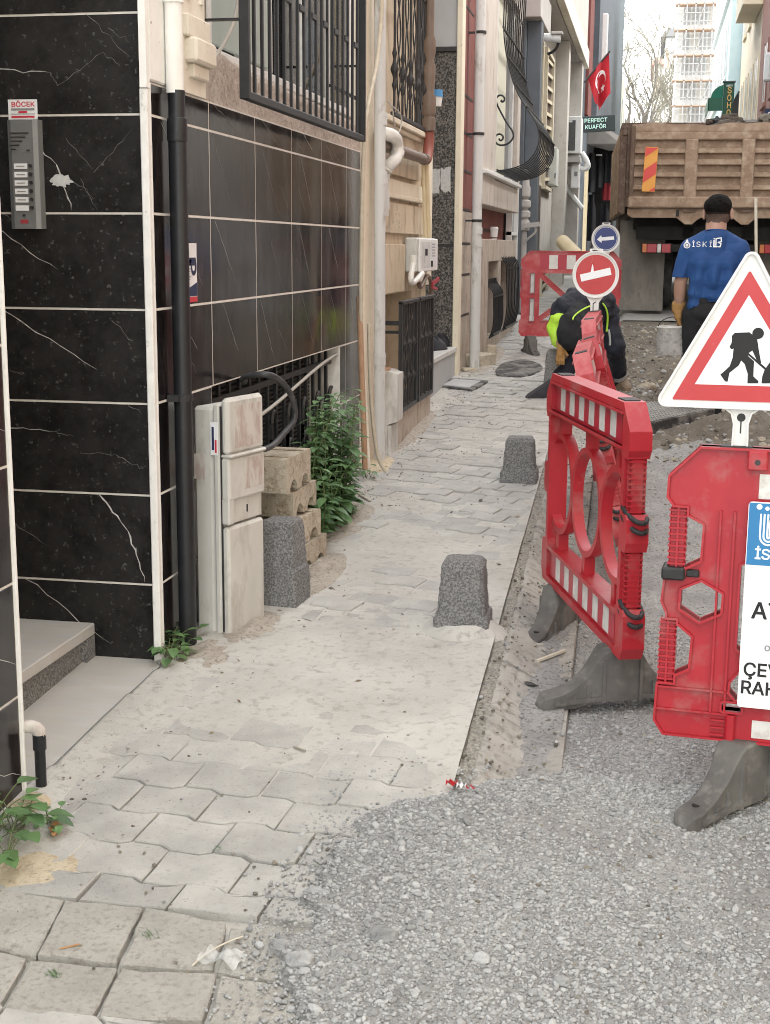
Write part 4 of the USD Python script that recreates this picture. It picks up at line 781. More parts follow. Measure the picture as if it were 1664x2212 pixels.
for (x_, y_, rz_) in ((948, 748, .2), (962, 742, -.1), (966, 750, .1), (945, 757, -.15)):
    p_ = at_x(x_, y_ + 6, -1.86); p_[2] = .69; R_ = rotz(rz_ + 1.3); c_ = []
    for s_ in np.linspace(0, 1, 9): c_.append((.012 + .038*math.sin(math.pi*min(1, s_*.9 + .08))**.6, s_))
    t = Thing('shoe', {948: 'black shoe at the back left of the pair row on the marble step', 962: 'black slip-on shoe farthest right on the marble step', 966: 'blue black shoe lying in front on the marble step edge', 945: 'grey laced shoe nearest the iron gate on the marble step'}[x_], 'shoe', p_, group='shoes left on the entrance step')
    prof_ = np.array([(s_, r_*1.0) for r_, s_ in c_]); P = np.vstack([np.c_[prof_[:, 0]*.27 - .135, prof_[:, 1]], np.c_[prof_[:, 0]*.27 - .135, -prof_[:, 1]][::-1]])
    up = [];
    for s_ in np.linspace(0, 1, 8):
        w_ = .012 + .036*math.sin(math.pi*min(1, s_*.88 + .1))**.5; h_ = .085*(1 - s_)**.6 + .035
        for a in np.linspace(0, np.pi, 7): up.append(R_ @ np.array([s_*.25 - .125, w_*math.cos(a), .012 + h_*math.sin(a)]) + p_)
    t.part('upper', MB().hull(up), 'shoe_black', 50); t.part('sole', MB().prism(Polygon(P).buffer(.004), .014, p_, R_[:, 0], R_[:, 1]), 'rubber_black')
q = at_x(944, 215, -1.72)
t = Thing('lidded_tub', 'small tub with a blue and white lid hanging by the brown stack', 'tub', q - (0, 0, .06)); t.part('tub', MB().lathe([(0, -.05), (.035, -.05), (.045, .02), (.0, .02)], q, 14), 'cup_white', 40); t.part('lid', MB().lathe([(0, .02), (.05, .02), (.042, .075), (0, .08)], q, 14), 'lid_blue', 40)
pp = [at_y(934, 358, YS), at_y(972, 424, YS)]
for (u0, u1, v0, v1, nm) in ((.0, .42, .0, .98, 'left'), (.55, 1.0, .05, 1.0, 'right')):
    a = np.linspace(0, 2*np.pi, 20, endpoint=False); rr = RNG.uniform(.7, 1.1, 20); xm = pp[0][0] + (pp[1][0] - pp[0][0])*(u0 + u1)/2; zm = pp[1][2] + (pp[0][2] - pp[1][2])*(v0 + v1)/2
    single('torn_poster', MB().prism(Polygon(np.c_[.62*(pp[1][0] - pp[0][0])*(u1 - u0)*np.sign(np.cos(a))*np.abs(np.cos(a))**.4*rr, .5*(pp[0][2] - pp[1][2])*(v1 - v0)*np.sign(np.sin(a))*np.abs(np.sin(a))**.4*rr]), .001, (xm, YS - .002, zm), (1, 0, 0), (0, 0, 1)), 'paper_grey', f'{nm} remnant of a torn white poster on the speckled wall', 'poster')

# ------------------------------------------------------------------ beige and brick red front
XB = -1.665
B3.part('corner_strip', MB().box((FX - .04, YS - .03, -.2), (FX + .012, YS + .16, TOP), .006), 'cream_trim')
B3.part('red_pilaster', MB().box((FX - .04, YS + .165, 1.93), (FX + .004, 13.5, TOP)), 'brick_red'); B3.part('pilaster_base', MB().box((FX - .04, YS + .165, -.2), (FX + .004, 13.5, 1.927)), 'tan_dirty')
for z in (3.72, 2.95, 2.62, 2.28, 1.93, 1.62, 1.33, .95): B3.part('groove', MB().box((FX - .02, YS + .10, z), (FX + .007, 13.4, z + .022)), 'dark_iron')
B3.part('wall', MB().box((-3.2, YS + .07, -.2), (-1.86, 18.35, TOP)), 'brick_red', label='brick red wall under the window bay')
B3.part('wall_band', MB().box((-1.86, 13.6, 1.775), (-1.852, 17.0, 1.795)), 'dark_iron')
bay = B3.part('window_bay', MB().box((-1.86, 13.52, 2.015), (XB, 14.72, TOP), .008).box((-1.86, 14.72, 2.015), (XB, 17.35, 2.30), .008).box((-1.86, 17.0, 2.30), (XB, 17.35, TOP)).box((-1.86, 14.72, 4.35), (XB, 17.0, TOP)), 'beige_wall')
bay.part('bay_sill', MB().box((XB - .02, 13.65, 2.31), (XB + .05, 17.2, 2.35), .006), 'window_white')
B3.part('bay_window_frame', MB().box((XB - .14, 14.73, 2.36), (XB - .02, 14.95, 4.34), .006), 'window_white'); B3.part('bay_window_frame', MB().box((XB - .12, 14.98, 2.36), (XB - .05, 15.08, 4.34), .006), 'window_white'); B3.part('bay_window_frame', MB().box((XB - .14, 16.85, 2.36), (XB - .05, 16.99, 4.34)), 'window_white')
B3.part('bay_pane', MB().box((XB - .10, 15.09, 2.36), (XB - .09, 16.45, 4.34)), 'panel_ivory'); B3.part('bay_pane', MB().box((XB - .10, 16.46, 2.36), (XB - .09, 16.84, 4.34)), 'window_dark')
# belly grille: every bar swells out below
bg = B3.part('belly_grille', MB().bar((XB, 14.9, 2.40), (XB, 17.2, 2.40), .012, .03).bar((XB + .03, 14.9, 3.86), (XB + .03, 17.2, 3.86), .012, .02).bar((XB + .03, 14.9, 4.2), (XB + .03, 17.2, 4.2), .012, .02), 'black_metal')
bp_ = np.array([(0.03, 4.8), (.03, 4.0), (.04, 3.75), (.10, 3.45), (.22, 3.15), (.36, 2.95), (.43, 2.80), (.41, 2.62), (.32, 2.50), (.18, 2.43), (.0, 2.40)])
bpth = smooth_path(np.c_[bp_[:, 0], bp_[:, 0]*0, bp_[:, 1]], 4)
for y in np.linspace(14.95, 17.15, 12):
    bg.part('bar', MB().tube(bpth*[1, 0, 1] + [XB, y, 0], .008, 5), 'black_metal', True)
for k in (14, 18, 22, 26, 30): bg.part('hoop', MB().bar(bpth[k] + [XB + .01, 14.92, 0], bpth[k] + [XB + .01, 17.18, 0], .022, .009), 'dark_iron')
SCR = [(680, 985), (672, 1003), (692, 1003), (705, 972), (688, 945), (650, 942), (622, 978), (632, 1030), (682, 1130), (740, 1230), (785, 1300), (792, 1345), (760, 1400), (690, 1432), (630, 1418), (608, 1375), (630, 1330), (670, 1325), (692, 1358), (672, 1386), (650, 1366)]
bg.part('side_scroll', MB().tube(smooth_path([at_y((1080 + x/3.962)/1.15385, y/3.962/1.15385, 14.94) for x, y in SCR], 4), .011, 6), 'black_metal', True)
# low wall with two barred wells and swollen guards
B3.part('low_wall', MB().box((-1.86, 13.62, .2), (XB, 14.30, 1.68), .006).box((-1.86, 14.30, 1.45), (XB, 17.2, 1.68), .006).box((-1.86, 17.0, .3), (XB, 17.2, 1.45)).box((-1.86, 14.3, .3), (XB, 17.0, .66)).box((-1.86, 15.25, .66), (XB, 15.5, 1.45)), 'tan_dirty')
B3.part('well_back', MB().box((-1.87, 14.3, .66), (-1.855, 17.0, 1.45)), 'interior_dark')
for (ya, yb, zb) in ((14.32, 15.2, 1.22), (15.55, 16.95, 1.5)):
    wg = B3.part('well_guard', MB().bar((XB + .06, ya, .70), (XB + .06, yb, .70), .012, .02).bar((XB + .06, ya, zb - .13), (XB + .06, yb, zb - .13), .012, .02), 'black_metal')
    pr = smooth_path([(XB - .02, 0, zb + .05), (XB - .01, 0, zb), (XB + .05, 0, zb - .08), (XB + .06, 0, zb - .16), (XB + .06, 0, .80), (XB + .02, 0, .66)], 4)
    for y in np.linspace(ya, yb, 9): wg.part('bar', MB().tube(pr + [0, y, 0], .008, 5), 'black_metal', True)
q = np.array([-1.70, 15.05, 1.68]); t = Thing('paper_cup', 'white takeaway cup left on the low beige wall', 'cup', q)
t.part('cup', MB().lathe([(0, .002), (.033, .002), (.040, .05), (.045, .11), (0, .11)], q, 16), 'cup_white', 40); t.part('sleeve', MB().lathe([(.0345, .012), (.0385, .04), (.0335, .006)], q, 16), 'cup_brown', 40); t.part('lid', MB().lathe([(.047, .108), (.049, .12), (.044, .122), (.042, .135), (0, .135)], q, 16), 'window_white', 40)
pq = np.array([FX + .115, 13.05, ground_z(13.0)])
dp = Thing('downpipe', 'light grey banded rain pipe before the brick red pilaster', 'pipe', pq)
dp.part('pipe', MB().tube([pq - (0, 0, .05), pq + (-.01, 0, 4.6)], .047, 16), 'pvc_grey', 40)
for z in (.62, 1.72, 1.60): dp.part('collar', MB().tube([(pq[0], pq[1], z), (pq[0], pq[1], z + .06)], .051, 16), 'pvc_grey', 40)
for z in (1.83, 2.62, 3.52): dp.part('clamp', MB().tube([(pq[0], pq[1], z), (pq[0], pq[1], z + .025)], .052, 16).box((FX - .02, pq[1] - .012, z + .004), (pq[0], pq[1] + .012, z + .021)), 'dark_iron', 40)
# door between beige and slate fronts
B3.part('door_leaf', MB().box((-1.87, 17.5, .66), (-1.80, 18.2, 2.62)), 'window_dark')
m_ = MB()
for y in (17.42, 18.2): m_.box((-1.82, y, .66), (-1.745, y + .05, 2.66))
for z in (.66, 1.25, 1.75, 2.62): m_.box((-1.815, 17.42, z), (-1.75, 18.25, z + .04))
B3.part('door_frame', m_, 'window_white'); B3.part('door_step', MB().box((-1.87, 17.3, .5), (-1.66, 18.3, .72), .01), 'marble_white')

# ------------------------------------------------------------------ slate fronted building and its neighbours up the street
B4 = Thing('slate_building', 'slate blue pillared building with cream lattice shutters under an overhang', 'building', GB(21))
xs0, xs1 = at_y(1124, 400, 18.6)[0], at_y(1161, 400, 18.6)[0]; ztp = at_y(1140, 45, 18.6)[2]
B4.part('pillar', MB().box((FX - .3, 18.42, .4), (xs0 + .045, 18.9, TOP)).box((xs0 + .05, 18.60, .4), (xs1, 18.9, ztp)), 'slate_blue')
B4.part('canopy', MB().box((FX - .2, 18.30, ztp + .002), (xs1 + .012, 20.0, ztp + .42), .01), 'soffit')
B4.part('wall', MB().box((-3.2, 18.9, .3), (FX - .01, 28.0, 5.04)), 'pale_column'); B4.part('wall', MB().box((-3.2, 18.9, 5.30), (-1.44, 28.4, 11.5)), 'pale_column', label='upper storeys jutting over the pavement')
B4.part('overhang_soffit', MB().box((-3.2, 18.9, 5.05), (-1.52, 28.4, 5.295)), 'soffit'); B4.part('overhang_edge', MB().box((-1.515, 18.9, 5.08), (-1.40, 28.45, 5.42), .01), 'ivory_plaster')
for k, (y0_, y1_) in enumerate(((19.6, 21.2), (21.9, 23.4))):
    for (z0_, z1_, nz) in ((2.55, 4.55, 10), (.85, 1.45, 4)):
        fr = B4.part('lattice_shutter', MB().box((FX - .01, y0_, z0_), (FX + .05, y0_ + .10, z1_)).box((FX - .01, y1_ - .10, z0_), (FX + .05, y1_, z1_)).box((FX - .01, y0_, z0_ - .05), (FX + .07, y1_, z0_)).box((FX - .01, y0_, z1_), (FX + .05, y1_, z1_ + .06)), 'olive_cream')
        for z in np.linspace(z0_ + .1, z1_ - .1, nz): fr.part('slat', MB().bar((FX + .02, y0_ + .1, z), (FX + .02, y1_ - .1, z + .06), .02, .05), 'olive_cream')
        B4.part('window_void', MB().box((FX - .02, y0_ + .1, z0_), (FX - .003, y1_ - .1, z1_)), 'brown_door')
B4.part('doorway', MB().box((FX - .015, 21.35, .8), (FX + .004, 21.8, 4.5)), 'brown_door')
for i, (xa_, xb_, Yc) in enumerate(((1189, 1221, 24.4), (1221, 1250, 27.2))):
    a_, b_ = at_y(xa_, 400, Yc)[0], at_y(xb_, 400, Yc)[0]; B4.part('column', MB().box((a_, Yc, .6), (b_, Yc + .5, 5.045)), 'pale_column')
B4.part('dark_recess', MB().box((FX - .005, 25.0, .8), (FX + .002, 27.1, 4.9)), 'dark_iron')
for (y, z0_, z1_, lb) in ((25.4, 1.2, 3.2, ''),):
    fr = B4.part('lattice_shutter', MB().box((FX + .003, y, z0_), (FX + .06, y + .1, z1_)).box((FX + .003, y + .9, z0_), (FX + .06, y + 1.0, z1_)), 'olive_cream')
    for z in np.linspace(z0_ + .1, z1_ - .1, 9): fr.part('slat', MB().bar((FX + .03, y + .1, z), (FX + .03, y + .9, z + .08), .02, .06), 'olive_cream')
for k in range(3):
    for j in range(2): B4.part('upper_window', MB().box((-1.445, 19.8 + 2.7*k, 6.2 + 2.9*j), (-1.43, 21.2 + 2.7*k, 8.0 + 2.9*j)), 'far_glass')
gp_ = Thing('gas_riser', 'grey gas pipe with regulator and valves on the slate pillar', 'pipe', (at_y(1133, 600, 18.5)[0], 18.5, .75))
xg = at_y(1132, 500, 18.5)[0]; zz = lambda y: at_y(1132, y, 18.5)[2]
gp_.part('pipe', MB().tube([(xg, 18.5, .74), (xg, 18.5, zz(500))], .042, 12), 'soffit', 40)
gp_.part('regulator', MB().lathe([(.03, zz(500)), (.075, zz(497)), (.075, zz(478)), (.05, zz(472)), (.08, zz(468)), (.08, zz(458)), (.045, zz(452)), (.085, zz(446)), (.085, zz(434)), (.04, zz(430)), (.075, zz(424)), (.075, zz(405)), (.06, zz(400)), (.05, zz(372)), (.02, zz(365)), (0, zz(364))], (xg, 18.5, 0), 14), 'soffit', 40)
gp_.part('valve', MB().bar((xg, 18.44, zz(488)), (xg + .21, 18.40, zz(484)), .05, .06).tube(smooth_path([(xg + .14, 18.42, zz(486)), (xg + .16, 18.42, zz(500)), (xg + .06, 18.44, zz(516)), (xg + .02, 18.46, zz(526))]), .016, 6), 'soffit', 40)
q = at_y(1180, 80, 19.0); t = Thing('security_camera', 'white tube camera under the overhang beside the canopy', 'camera', q)
t.part('body', MB().tube([(xs1 + .0, 19.0, q[2]), (xs1 + .22, 19.0, q[2] - .02)], .055, 12), 'pvc_grey', 40); t.part('hood', MB().box((xs1 + .10, 18.93, q[2] + .03), (xs1 + .25, 19.07, q[2] + .065), .005), 'soffit'); t.part('bracket', MB().tube(smooth_path([(xs1 + .2, 19.0, q[2]), (xs1 + .16, 19.05, q[2] - .14), (xs1 + .05, 19.1, q[2] - .2)]), .02, 6), 'dark_iron')
def ybox(x0, y0, x1, y1, Y, dep, mat, nm, lb, cat, c=.01):
    a_, b_ = at_y(x0, y1, Y), at_y(x1, y0, Y); return a_, b_, MB().box((a_[0], Y, a_[2]), (b_[0], Y + dep, b_[2]), c)
a_, b_, m_ = ybox(1170, 318, 1204, 401, 23.2, .5, 'box_grey', '', '', '')
t = Thing('junction_box', 'big light grey metal box hanging below the lattice shutter', 'box', (a_[0], 23.2, a_[2])); t.part('case', m_, 'box_grey'); t.part('door', MB().box((a_[0] + .03, 23.185, a_[2] + .03), (b_[0] - .03, 23.199, b_[2] - .03), .004), 'box_grey'); t.part('hinge', MB().box((b_[0] - .028, 23.17, a_[2] + .12), (b_[0] - .01, 23.185, a_[2] + .2)), 'dark_iron')
a_, b_, m_ = ybox(1222, 251, 1257, 331, 26.5, .6, '', '', '', '')
ac = Thing('air_conditioner', 'white air conditioner with dark grille on the wall bracket under the overhang', 'air conditioner', (a_[0], 26.5, a_[2])); ac.part('case', m_, 'window_white')
w_, h_ = b_[0] - a_[0], b_[2] - a_[2]; ac.part('fan_grille', MB().box((a_[0] + w_*.12, 26.485, a_[2] + h_*.08), (a_[0] + w_*.62, 26.499, b_[2] - h_*.10), .004), 'ac_grille'); ac.part('badge', MB().box((a_[0] + w_*.10, 26.48, b_[2] - h_*.16), (a_[0] + w_*.40, 26.484, b_[2] - h_*.11)), 'window_white'); ac.part('bracket', MB().box((a_[0] - .1, 26.5, a_[2] - .16), (b_[0], 27.0, a_[2] - .06)), 'soffit')
a_, b_, m_ = ybox(1233, 357, 1252, 406, 26.6, .4, '', '', '', '')
t = Thing('meter_box', 'slim white meter box below the air conditioner', 'meter box', (a_[0], 26.6, a_[2])); t.part('case', m_, 'window_white'); t.part('window', MB().box((b_[0] - .09, 26.59, a_[2] + .22), (b_[0] - .03, 26.599, a_[2] + .30)), 'ink_grey')
q0, q1 = at_y(1256, 365, 26.8), at_y(1258, 450, 26.8); single('cable_bundle', MB().tube(smooth_path([q0 + (0, 0, .3), q0 + (.06, 0, .0), q0, q1]), .05, 8), 'window_white', 'pale bundled pipes dropping beside the slim meter box', 'pipe', True)
q0, q1 = at_y(1266, 340, 30), at_y(1263, 560, 30); single('yellow_post', MB().box((q1[0] - .06, 30, q1[2]), (q0[0] + .06, 30.15, q0[2])), 'gas_yellow', 'ochre post at the shop front past the meter box', 'post')
# far left row: shops under awnings, clothes hung outside, flag and signs
B5 = Thing('dark_fronted_building', 'narrow dark fronted building with red cladding behind the flag', 'building', (FX, 40, ground_z(40)))
B5.part('wall', MB().box((-4, 31.5, .8), (-1.62, 62, 15)), 'slate_blue'); B5.part('cladding', MB().box((-1.62, 31.6, 4.5), (-1.55, 33.3, 15)), 'brick_red')
a_, b_ = at_y(1276, 236, 33.5), at_y(1298, -10, 33.5); B5.part('fascia_panel', MB().box((a_[0], 33.5, 4.6), (b_[0], 34.1, 15)), 'slate_blue')
a_, b_ = at_y(1298, 132, 33.4), at_y(1315, 28, 33.4); B5.part('sign_board', MB().box((a_[0], 33.4, a_[2]), (b_[0], 33.6, b_[2]), .02), 'window_white'); B5.part('balcony', MB().box((-1.5, 32.4, 8.1), (-1.15, 34, 8.25)).box((-1.5, 32.4, 7.6), (-1.3, 33.3, 7.68)), 'soffit')
B6 = Thing('peach_building', 'pale peach building at the bend beyond the dark fronts', 'building', (-1.8, 70, ground_z(70))); B6.part('wall', MB().box((-9, 63, 2), (-1.95, 84, 10.5)), 'yellow_facade')
for k in range(5):
    for j in range(2): B6.part('window', MB().box((-1.955, 64.5 + 4*k, 5 + 2.8*j), (-1.93, 66 + 4*k, 6.6 + 2.8*j)), 'far_glass')
a_, b_ = at_y(1262, 505, 37), at_y(1328, 318, 37); single('market_stall', MB().box((a_[0], 37, a_[2]), (b_[0], 38.5, b_[2]), .02), 'interior_dark', 'dark draped clothes stall behind the hanging coats', 'market stall')
q = at_y(1330, 300, 36); aw = Thing('shop_awning', 'grey shop awning over hanging clothes on the left pavement', 'awning', (-1.4, 36, 3.6))
zA_ = at_y(1290, 300, 36)[2]; m_ = MB().hull([(-1.75, 33, zA_ + .35), (-1.75, 40, zA_ + .35), (-.85, 33.4, zA_ - .15), (-.85, 40, zA_ - .15), (-.85, 33.4, zA_ - .3), (-1.7, 33.4, zA_ - .3)]); aw.part('canopy', m_, 'soffit')
for i, (x0, y0, x1, y1, Y, mt, nm, lb) in enumerate(((1266, 330, 1290, 415, 34, 'cloth_black', 'hanging_coat', 'long black coat hung at the left of the clothes shop'), (1288, 335, 1306, 405, 34.5, 'cloth_black', 'hanging_coat', 'black jacket hung in the middle of the clothes shop front'), (1300, 330, 1324, 395, 35, 'cloth_black', 'hanging_coat', 'black coat with white neck label nearest the truck'), (1300, 392, 1322, 432, 35.5, 'cloth_red', 'hanging_skirt', 'dark red garment hung under the black coat'), (1264, 420, 1290, 520, 34.2, 'cloth_black', 'clothes_rack', 'low black heap of clothes on a rack by the ochre post'), (1292, 440, 1318, 500, 35, 'cloth_black', 'clothes_rack', 'second black clothes rack beside the truck bed'))):
    a_, b_ = at_y(x0, y1, Y), at_y(x1, y0, Y); n = 12; xx = np.linspace(a_[0], b_[0], n); zz_ = np.linspace(a_[2], b_[2], 8); U, Zv = np.meshgrid(xx, zz_); t_ = (Zv - a_[2])/(b_[2] - a_[2]); cx_ = (a_[0] + b_[0])/2
    U = cx_ + (U - cx_)*np.where(t_ > .85, .55, .9 + .1*np.sin(t_*5)); Yf = Y + .05*np.sin(U*38 + i) - .12*np.sin(np.pi*np.clip((U - a_[0])/(b_[0] - a_[0]), 0, 1)); m_ = MB().grid(U, Yf, Zv).grid(U, Yf*0 + Y + .14, Zv); single(nm, m_, mt, lb, 'garment', True)
q = at_y(1296, 335, 34.2); single('white_tag', MB().box((q[0] - .08, 34.1, q[2] - .02), (q[0] + .06, 34.11, q[2] + .02)), 'paper', 'white neck label on the middle black jacket', 'label')
single('parasol_base', MB().box((at_y(1290, 520, 33)[0], 33, ground_z(33) - .1), (at_y(1322, 520, 33)[0], 33.6, ground_z(33) + .22), .02), 'pale_column', 'low pale kerb block on the pavement beyond the blue sign', 'block')
# flag, hanging from its pole
q0, q1 = at_y(1262, 178, 31), at_y(1318, 110, 31)
fl = Thing('flag', 'red flag with white crescent and star hanging over the pavement', 'flag', at_y(1296, 244, 31))
fl.part('pole', MB().tube([q0, q1], .02, 8), 'dark_iron')
F4 = [at_y(*p_, 31) for p_ in ((1270, 166), (1316, 114), (1318, 205), (1293, 247))]
def flagpt(u, v):
    top = F4[0]*(1 - u) + F4[1]*u; bot = (F4[0]*.35 + F4[3]*.65)*(1 - u) + F4[2]*u; bot = bot + (F4[3] - (F4[0] + F4[2])/2)*.0; p = top*(1 - v) + bot*v; tip = F4[3]
    p = p + (tip - bot)*(v**2)*(1 - abs(2*u - .9))*.75; return p + np.array([0, .10*math.sin(u*9 + v*2)*(.3 + v), 0])
U = np.array([[flagpt(u, v) for u in np.linspace(0, 1, 24)] for v in np.linspace(0, 1, 24)]); fl.part('cloth', MB().grid(U[..., 0], U[..., 1], U[..., 2]), 'flag_red', True)
def onflag(poly, dy=-.012):
    m_ = MB()
    for g_ in getattr(poly, 'geoms', [poly]):
        g_ = g_.segmentize(.03); tm = trimesh.creation.triangulate_polygon(g_, engine='earcut'); v = np.array([flagpt(a, b) for a, b in tm[0]]) + [0, dy, 0]; m_.add(v, tm[1])
    return m_
def orient(p): return affinity.rotate(p, 62, origin=(.5, .45))
cres = Point(.52, .42).buffer(.27).difference(Point(.585, .42).buffer(.215)); st_ = []
for k in range(10): a = k*math.pi/5; r_ = .125 if k % 2 == 0 else .05; st_.append((.80 + r_*math.cos(a), .42 + r_*math.sin(a)))
fl.part('crescent', onflag(affinity.scale(orient(cres), 1, .9, origin=(.5, .45))), 'flag_white'); fl.part('star', onflag(affinity.scale(orient(Polygon(st_)), 1, .8, origin=(.5, .45))), 'flag_white')
a_, b_ = at_y(1259, 287, 30.5), at_y(1330, 246, 30.5); sg = Thing('shop_sign', 'dark hairdresser sign with mint lettering projecting over the pavement', 'sign', (a_[0], 30.5, a_[2])); sg.part('board', MB().obox((a_ + b_)/2 + (0, .05, 0), (b_[0] - a_[0], .10, (b_[2] - a_[2])*.86), roty(-.05), .01), 'sign_dark')
w_ = b_[0] - a_[0]; h_ = (b_[2] - a_[2])*.86; cc = (a_ + b_)/2; ux = np.array([math.cos(.05), 0, math.sin(.05)]); uz = np.array([-math.sin(.05), 0, math.cos(.05)])
sg.part('lettering', MB().text('PERFECT', h_*.24, cc - ux*w_*.46 + uz*h_*.10 - (0, .012, 0), ux, uz, .01, True, w_*.72), 'sign_mint'); sg.part('lettering', MB().text('KUAFÖR', h_*.24, cc - ux*w_*.44 - uz*h_*.30 - (0, .012, 0), ux, uz, .01, True, w_*.66), 'sign_mint')
sg.part('bracket', MB().bar((FX, 30.55, cc[2] + .1), (a_[0], 30.55, cc[2] + .05), .04, .04), 'dark_iron')

# ------------------------------------------------------------------ things standing on the pavement
ca = math.radians(-15.6); cu, cn = np.array([math.sin(-ca), math.cos(ca), 0]), np.array([math.cos(ca), math.sin(ca), 0]); cn = np.array([cu[1], -cu[0], 0]); C0 = np.array([-1.585, 5.006, 0.06])
cb = Thing('utility_cabinet', 'tall scuffed cream utility cabinet beside the black pipe', 'cabinet', (-1.62, 5.12, .07))
def cbox(mb, u0, u1, n0, n1, z0, z1, c=.006):
    R = np.stack([cu, cn, [0, 0, 1]], 1); ctr = C0 + cu*(u0 + u1)/2 + cn*(n0 + n1)/2; ctr[2] = (z0 + z1)/2; return mb.obox(ctr, (u1 - u0, n1 - n0, z1 - z0), R, c)
cb.part('body', cbox(MB(), .0, .265, -.152, -.062, .03, .985, .012), 'cabinet'); cb.part('frame', cbox(MB(), -.003, .268, -.059, -.030, .03, 1.0, .008), 'cabinet')
cb.part('upper_door', cbox(cbox(cbox(cbox(MB(), .0, .265, -.027, .010, .80, 1.022, .014), .0, .265, -.027, .022, .79, .803, .005), .0, .265, -.027, .012, .62, .79, .008), 0, .04, -.027, .010, .525, .63, .006), 'cabinet'); cb.part('door_recess', cbox(MB(), .04, .265, -.027, -.006, .525, .619, .002), 'cabinet')
cb.part('lower_cover', cbox(MB(), .0, .265, -.027, .006, .03, .515, .010), 'cabinet'); cb.part('hinge_rod', cbox(MB(), .002, .010, -.030, -.024, .04, .99, .001), 'dark_iron')
cb.part('scuffed_panel', cbox(MB(), .05, .235, .0100, .0112, .825, .99, .0), 'cabinet_scuff'); cb.part('scuffed_panel', cbox(MB(), .11, .25, .0120, .0132, .655, .775, .0), 'cabinet_scuff'); cb.part('keyhole', cbox(MB(), .15, .157, -.006, -.003, .555, .585, 0), 'dark_iron')
R3 = np.stack([cu, cn, [0, 0, 1]], 1)
def leftface(n0, n1, z0, z1, d=.0012):                # on the cabinet's side turned to the camera
    return MB().obox(C0 + cn*(n0 + n1)/2 - cu*(d/2 + .0036) + [0, 0, (z0 + z1)/2 - C0[2]], (d, n1 - n0, z1 - z0), R3)
cb.part('sticker', leftface(-.068, -.034, .80, .93), 'paper'); cb.part('sticker_mark', leftface(-.062, -.052, .82, .91, .0022), 'ink_navy'); cb.part('sticker_mark', leftface(-.048, -.040, .81, .86, .0022), 'ink_red')
m_ = leftface(-.149, -.10, .70, .80, .0012); v, f = m_.get(); cb.part('scuffed_panel', MB().add(v + cu*.003, f), 'cabinet_scuff')
# broken kerb blocks, each with two half round notches, piled on one another
def kerb_block(cx, cy, z, L, W, H, rz, lab):
    pr = sbox(-L/2, 0, L/2, H).difference(Point(-L*.22, -.005).buffer(.056)).difference(Point(L*.26, -.005).buffer(.056)); t = Thing('kerb_block', lab, 'concrete block', (cx, cy, z), group='kerb blocks piled behind the cabinet')
    R = rotz(rz); m_ = MB().prism(pr.buffer(-.006).buffer(.006), W, R @ np.array([W/2, 0, 0]) + [cx, cy, z], R @ np.array([0, 1., 0]), (0, 0, 1), R @ np.array([-1., 0, 0]))
    t.part('block', m_, 'block_stone')
    for k in range(2): t.part('ridge', MB().obox(np.array([cx, cy, z + H + .004]) + R @ np.array([0, -L*.3 + L*.55*k, 0]), (W*.94, .03, .008), R, .003), 'block_stone')
kerb_block(-1.595, 6.04, .125, .36, .21, .130, -.10, 'rough kerb block at the bottom of the pile'); kerb_block(-1.61, 5.97, .262, .36, .21, .125, -.13, 'second kerb block from the bottom of the pile'); kerb_block(-1.625, 5.99, .400, .36, .21, .118, -.05, 'third kerb block up, beneath the top one'); kerb_block(-1.635, 5.86, .532, .37, .24, .155, -.04, 'topmost kerb block of the pile, grooved on top')
def bollard(cx, cy, z, rz, lab, sc=1.0, hb=.07, hh=.215, mort=True, grp='granite bollards along the kerb', ch=.022):
    t = Thing('bollard', lab, 'bollard', (cx, cy, z), rz, grp, local=True)
    def fr(w0, w1, z0, z1, c, n=7):
        P = [];
        for w_, z_ in ((w0, z0), (w0*.997 + w1*.003, z0 + c)): pass
        for (w_, z_, k) in ((w0, z0, 0), (w1, z1 - c, 0), (w1 - 1.4*c, z1, 1)):
            h = w_/2; e = c*.8
            for sx in (-1, 1):
                for sy in (-1, 1): P += [(sx*h, sy*(h - e), z_), (sx*(h - e), sy*h, z_)]
        return P
    body = MB().hull(fr(.195*sc, .168*sc, hb - .01, hb + hh, ch)); v, f = body.get(); mm = trimesh.Trimesh(v, f)
    for _ in range(4): mm = mm.subdivide()
    v = mm.vertices + (meshkit.fbm(mm.vertices*45, 3, 5)[:, None] - .5)*.010*np.sign(mm.vertices)*[1, 1, .3]
    t.part('post', MB().add(v, mm.faces), 'granite', True)
    base = MB().hull(fr(.232*sc, .218*sc, -.12, hb, .014)); v, f = base.get(); mm = trimesh.Trimesh(v, f)
    for _ in range(4): mm = mm.subdivide()
    v = mm.vertices + (meshkit.fbm(mm.vertices*40, 3, 8)[:, None] - .5)*.012*np.sign(mm.vertices)*[1, 1, .3]; t.part('base', MB().add(v, mm.faces), 'granite', True)
    if mort:
        a = np.linspace(0, 2*np.pi, 40, endpoint=False); rr = np.linspace(.0, 1, 8); A, Q = np.meshgrid(a, rr); X = (.09 + Q*.085)*np.cos(A)*1.15; Y = (.09 + Q*.085)*np.sin(A)*1.1 - .03; Z = .034*(1 - Q)**.7*(.35 + 1.2*fb(X + cx, Y + cy, 16, 3, 3)) - .030*Q; m_ = MB(); n = 40
        v = np.stack([X, Y, Z], -1).reshape(-1, 3); i, j = np.meshgrid(np.arange(7), np.arange(40), indexing='ij'); i, j = i.ravel(), j.ravel(); k = (j + 1) % 40; m_.add(v, np.stack([i*n + j, i*n + k, (i + 1)*n + k, (i + 1)*n + j], 1)); t.part('mortar', m_, 'dust', True)
    return t
bollard(-.690, 5.30, ground_z(5.3), .03, 'low granite bollard nearest the camera at the kerb')
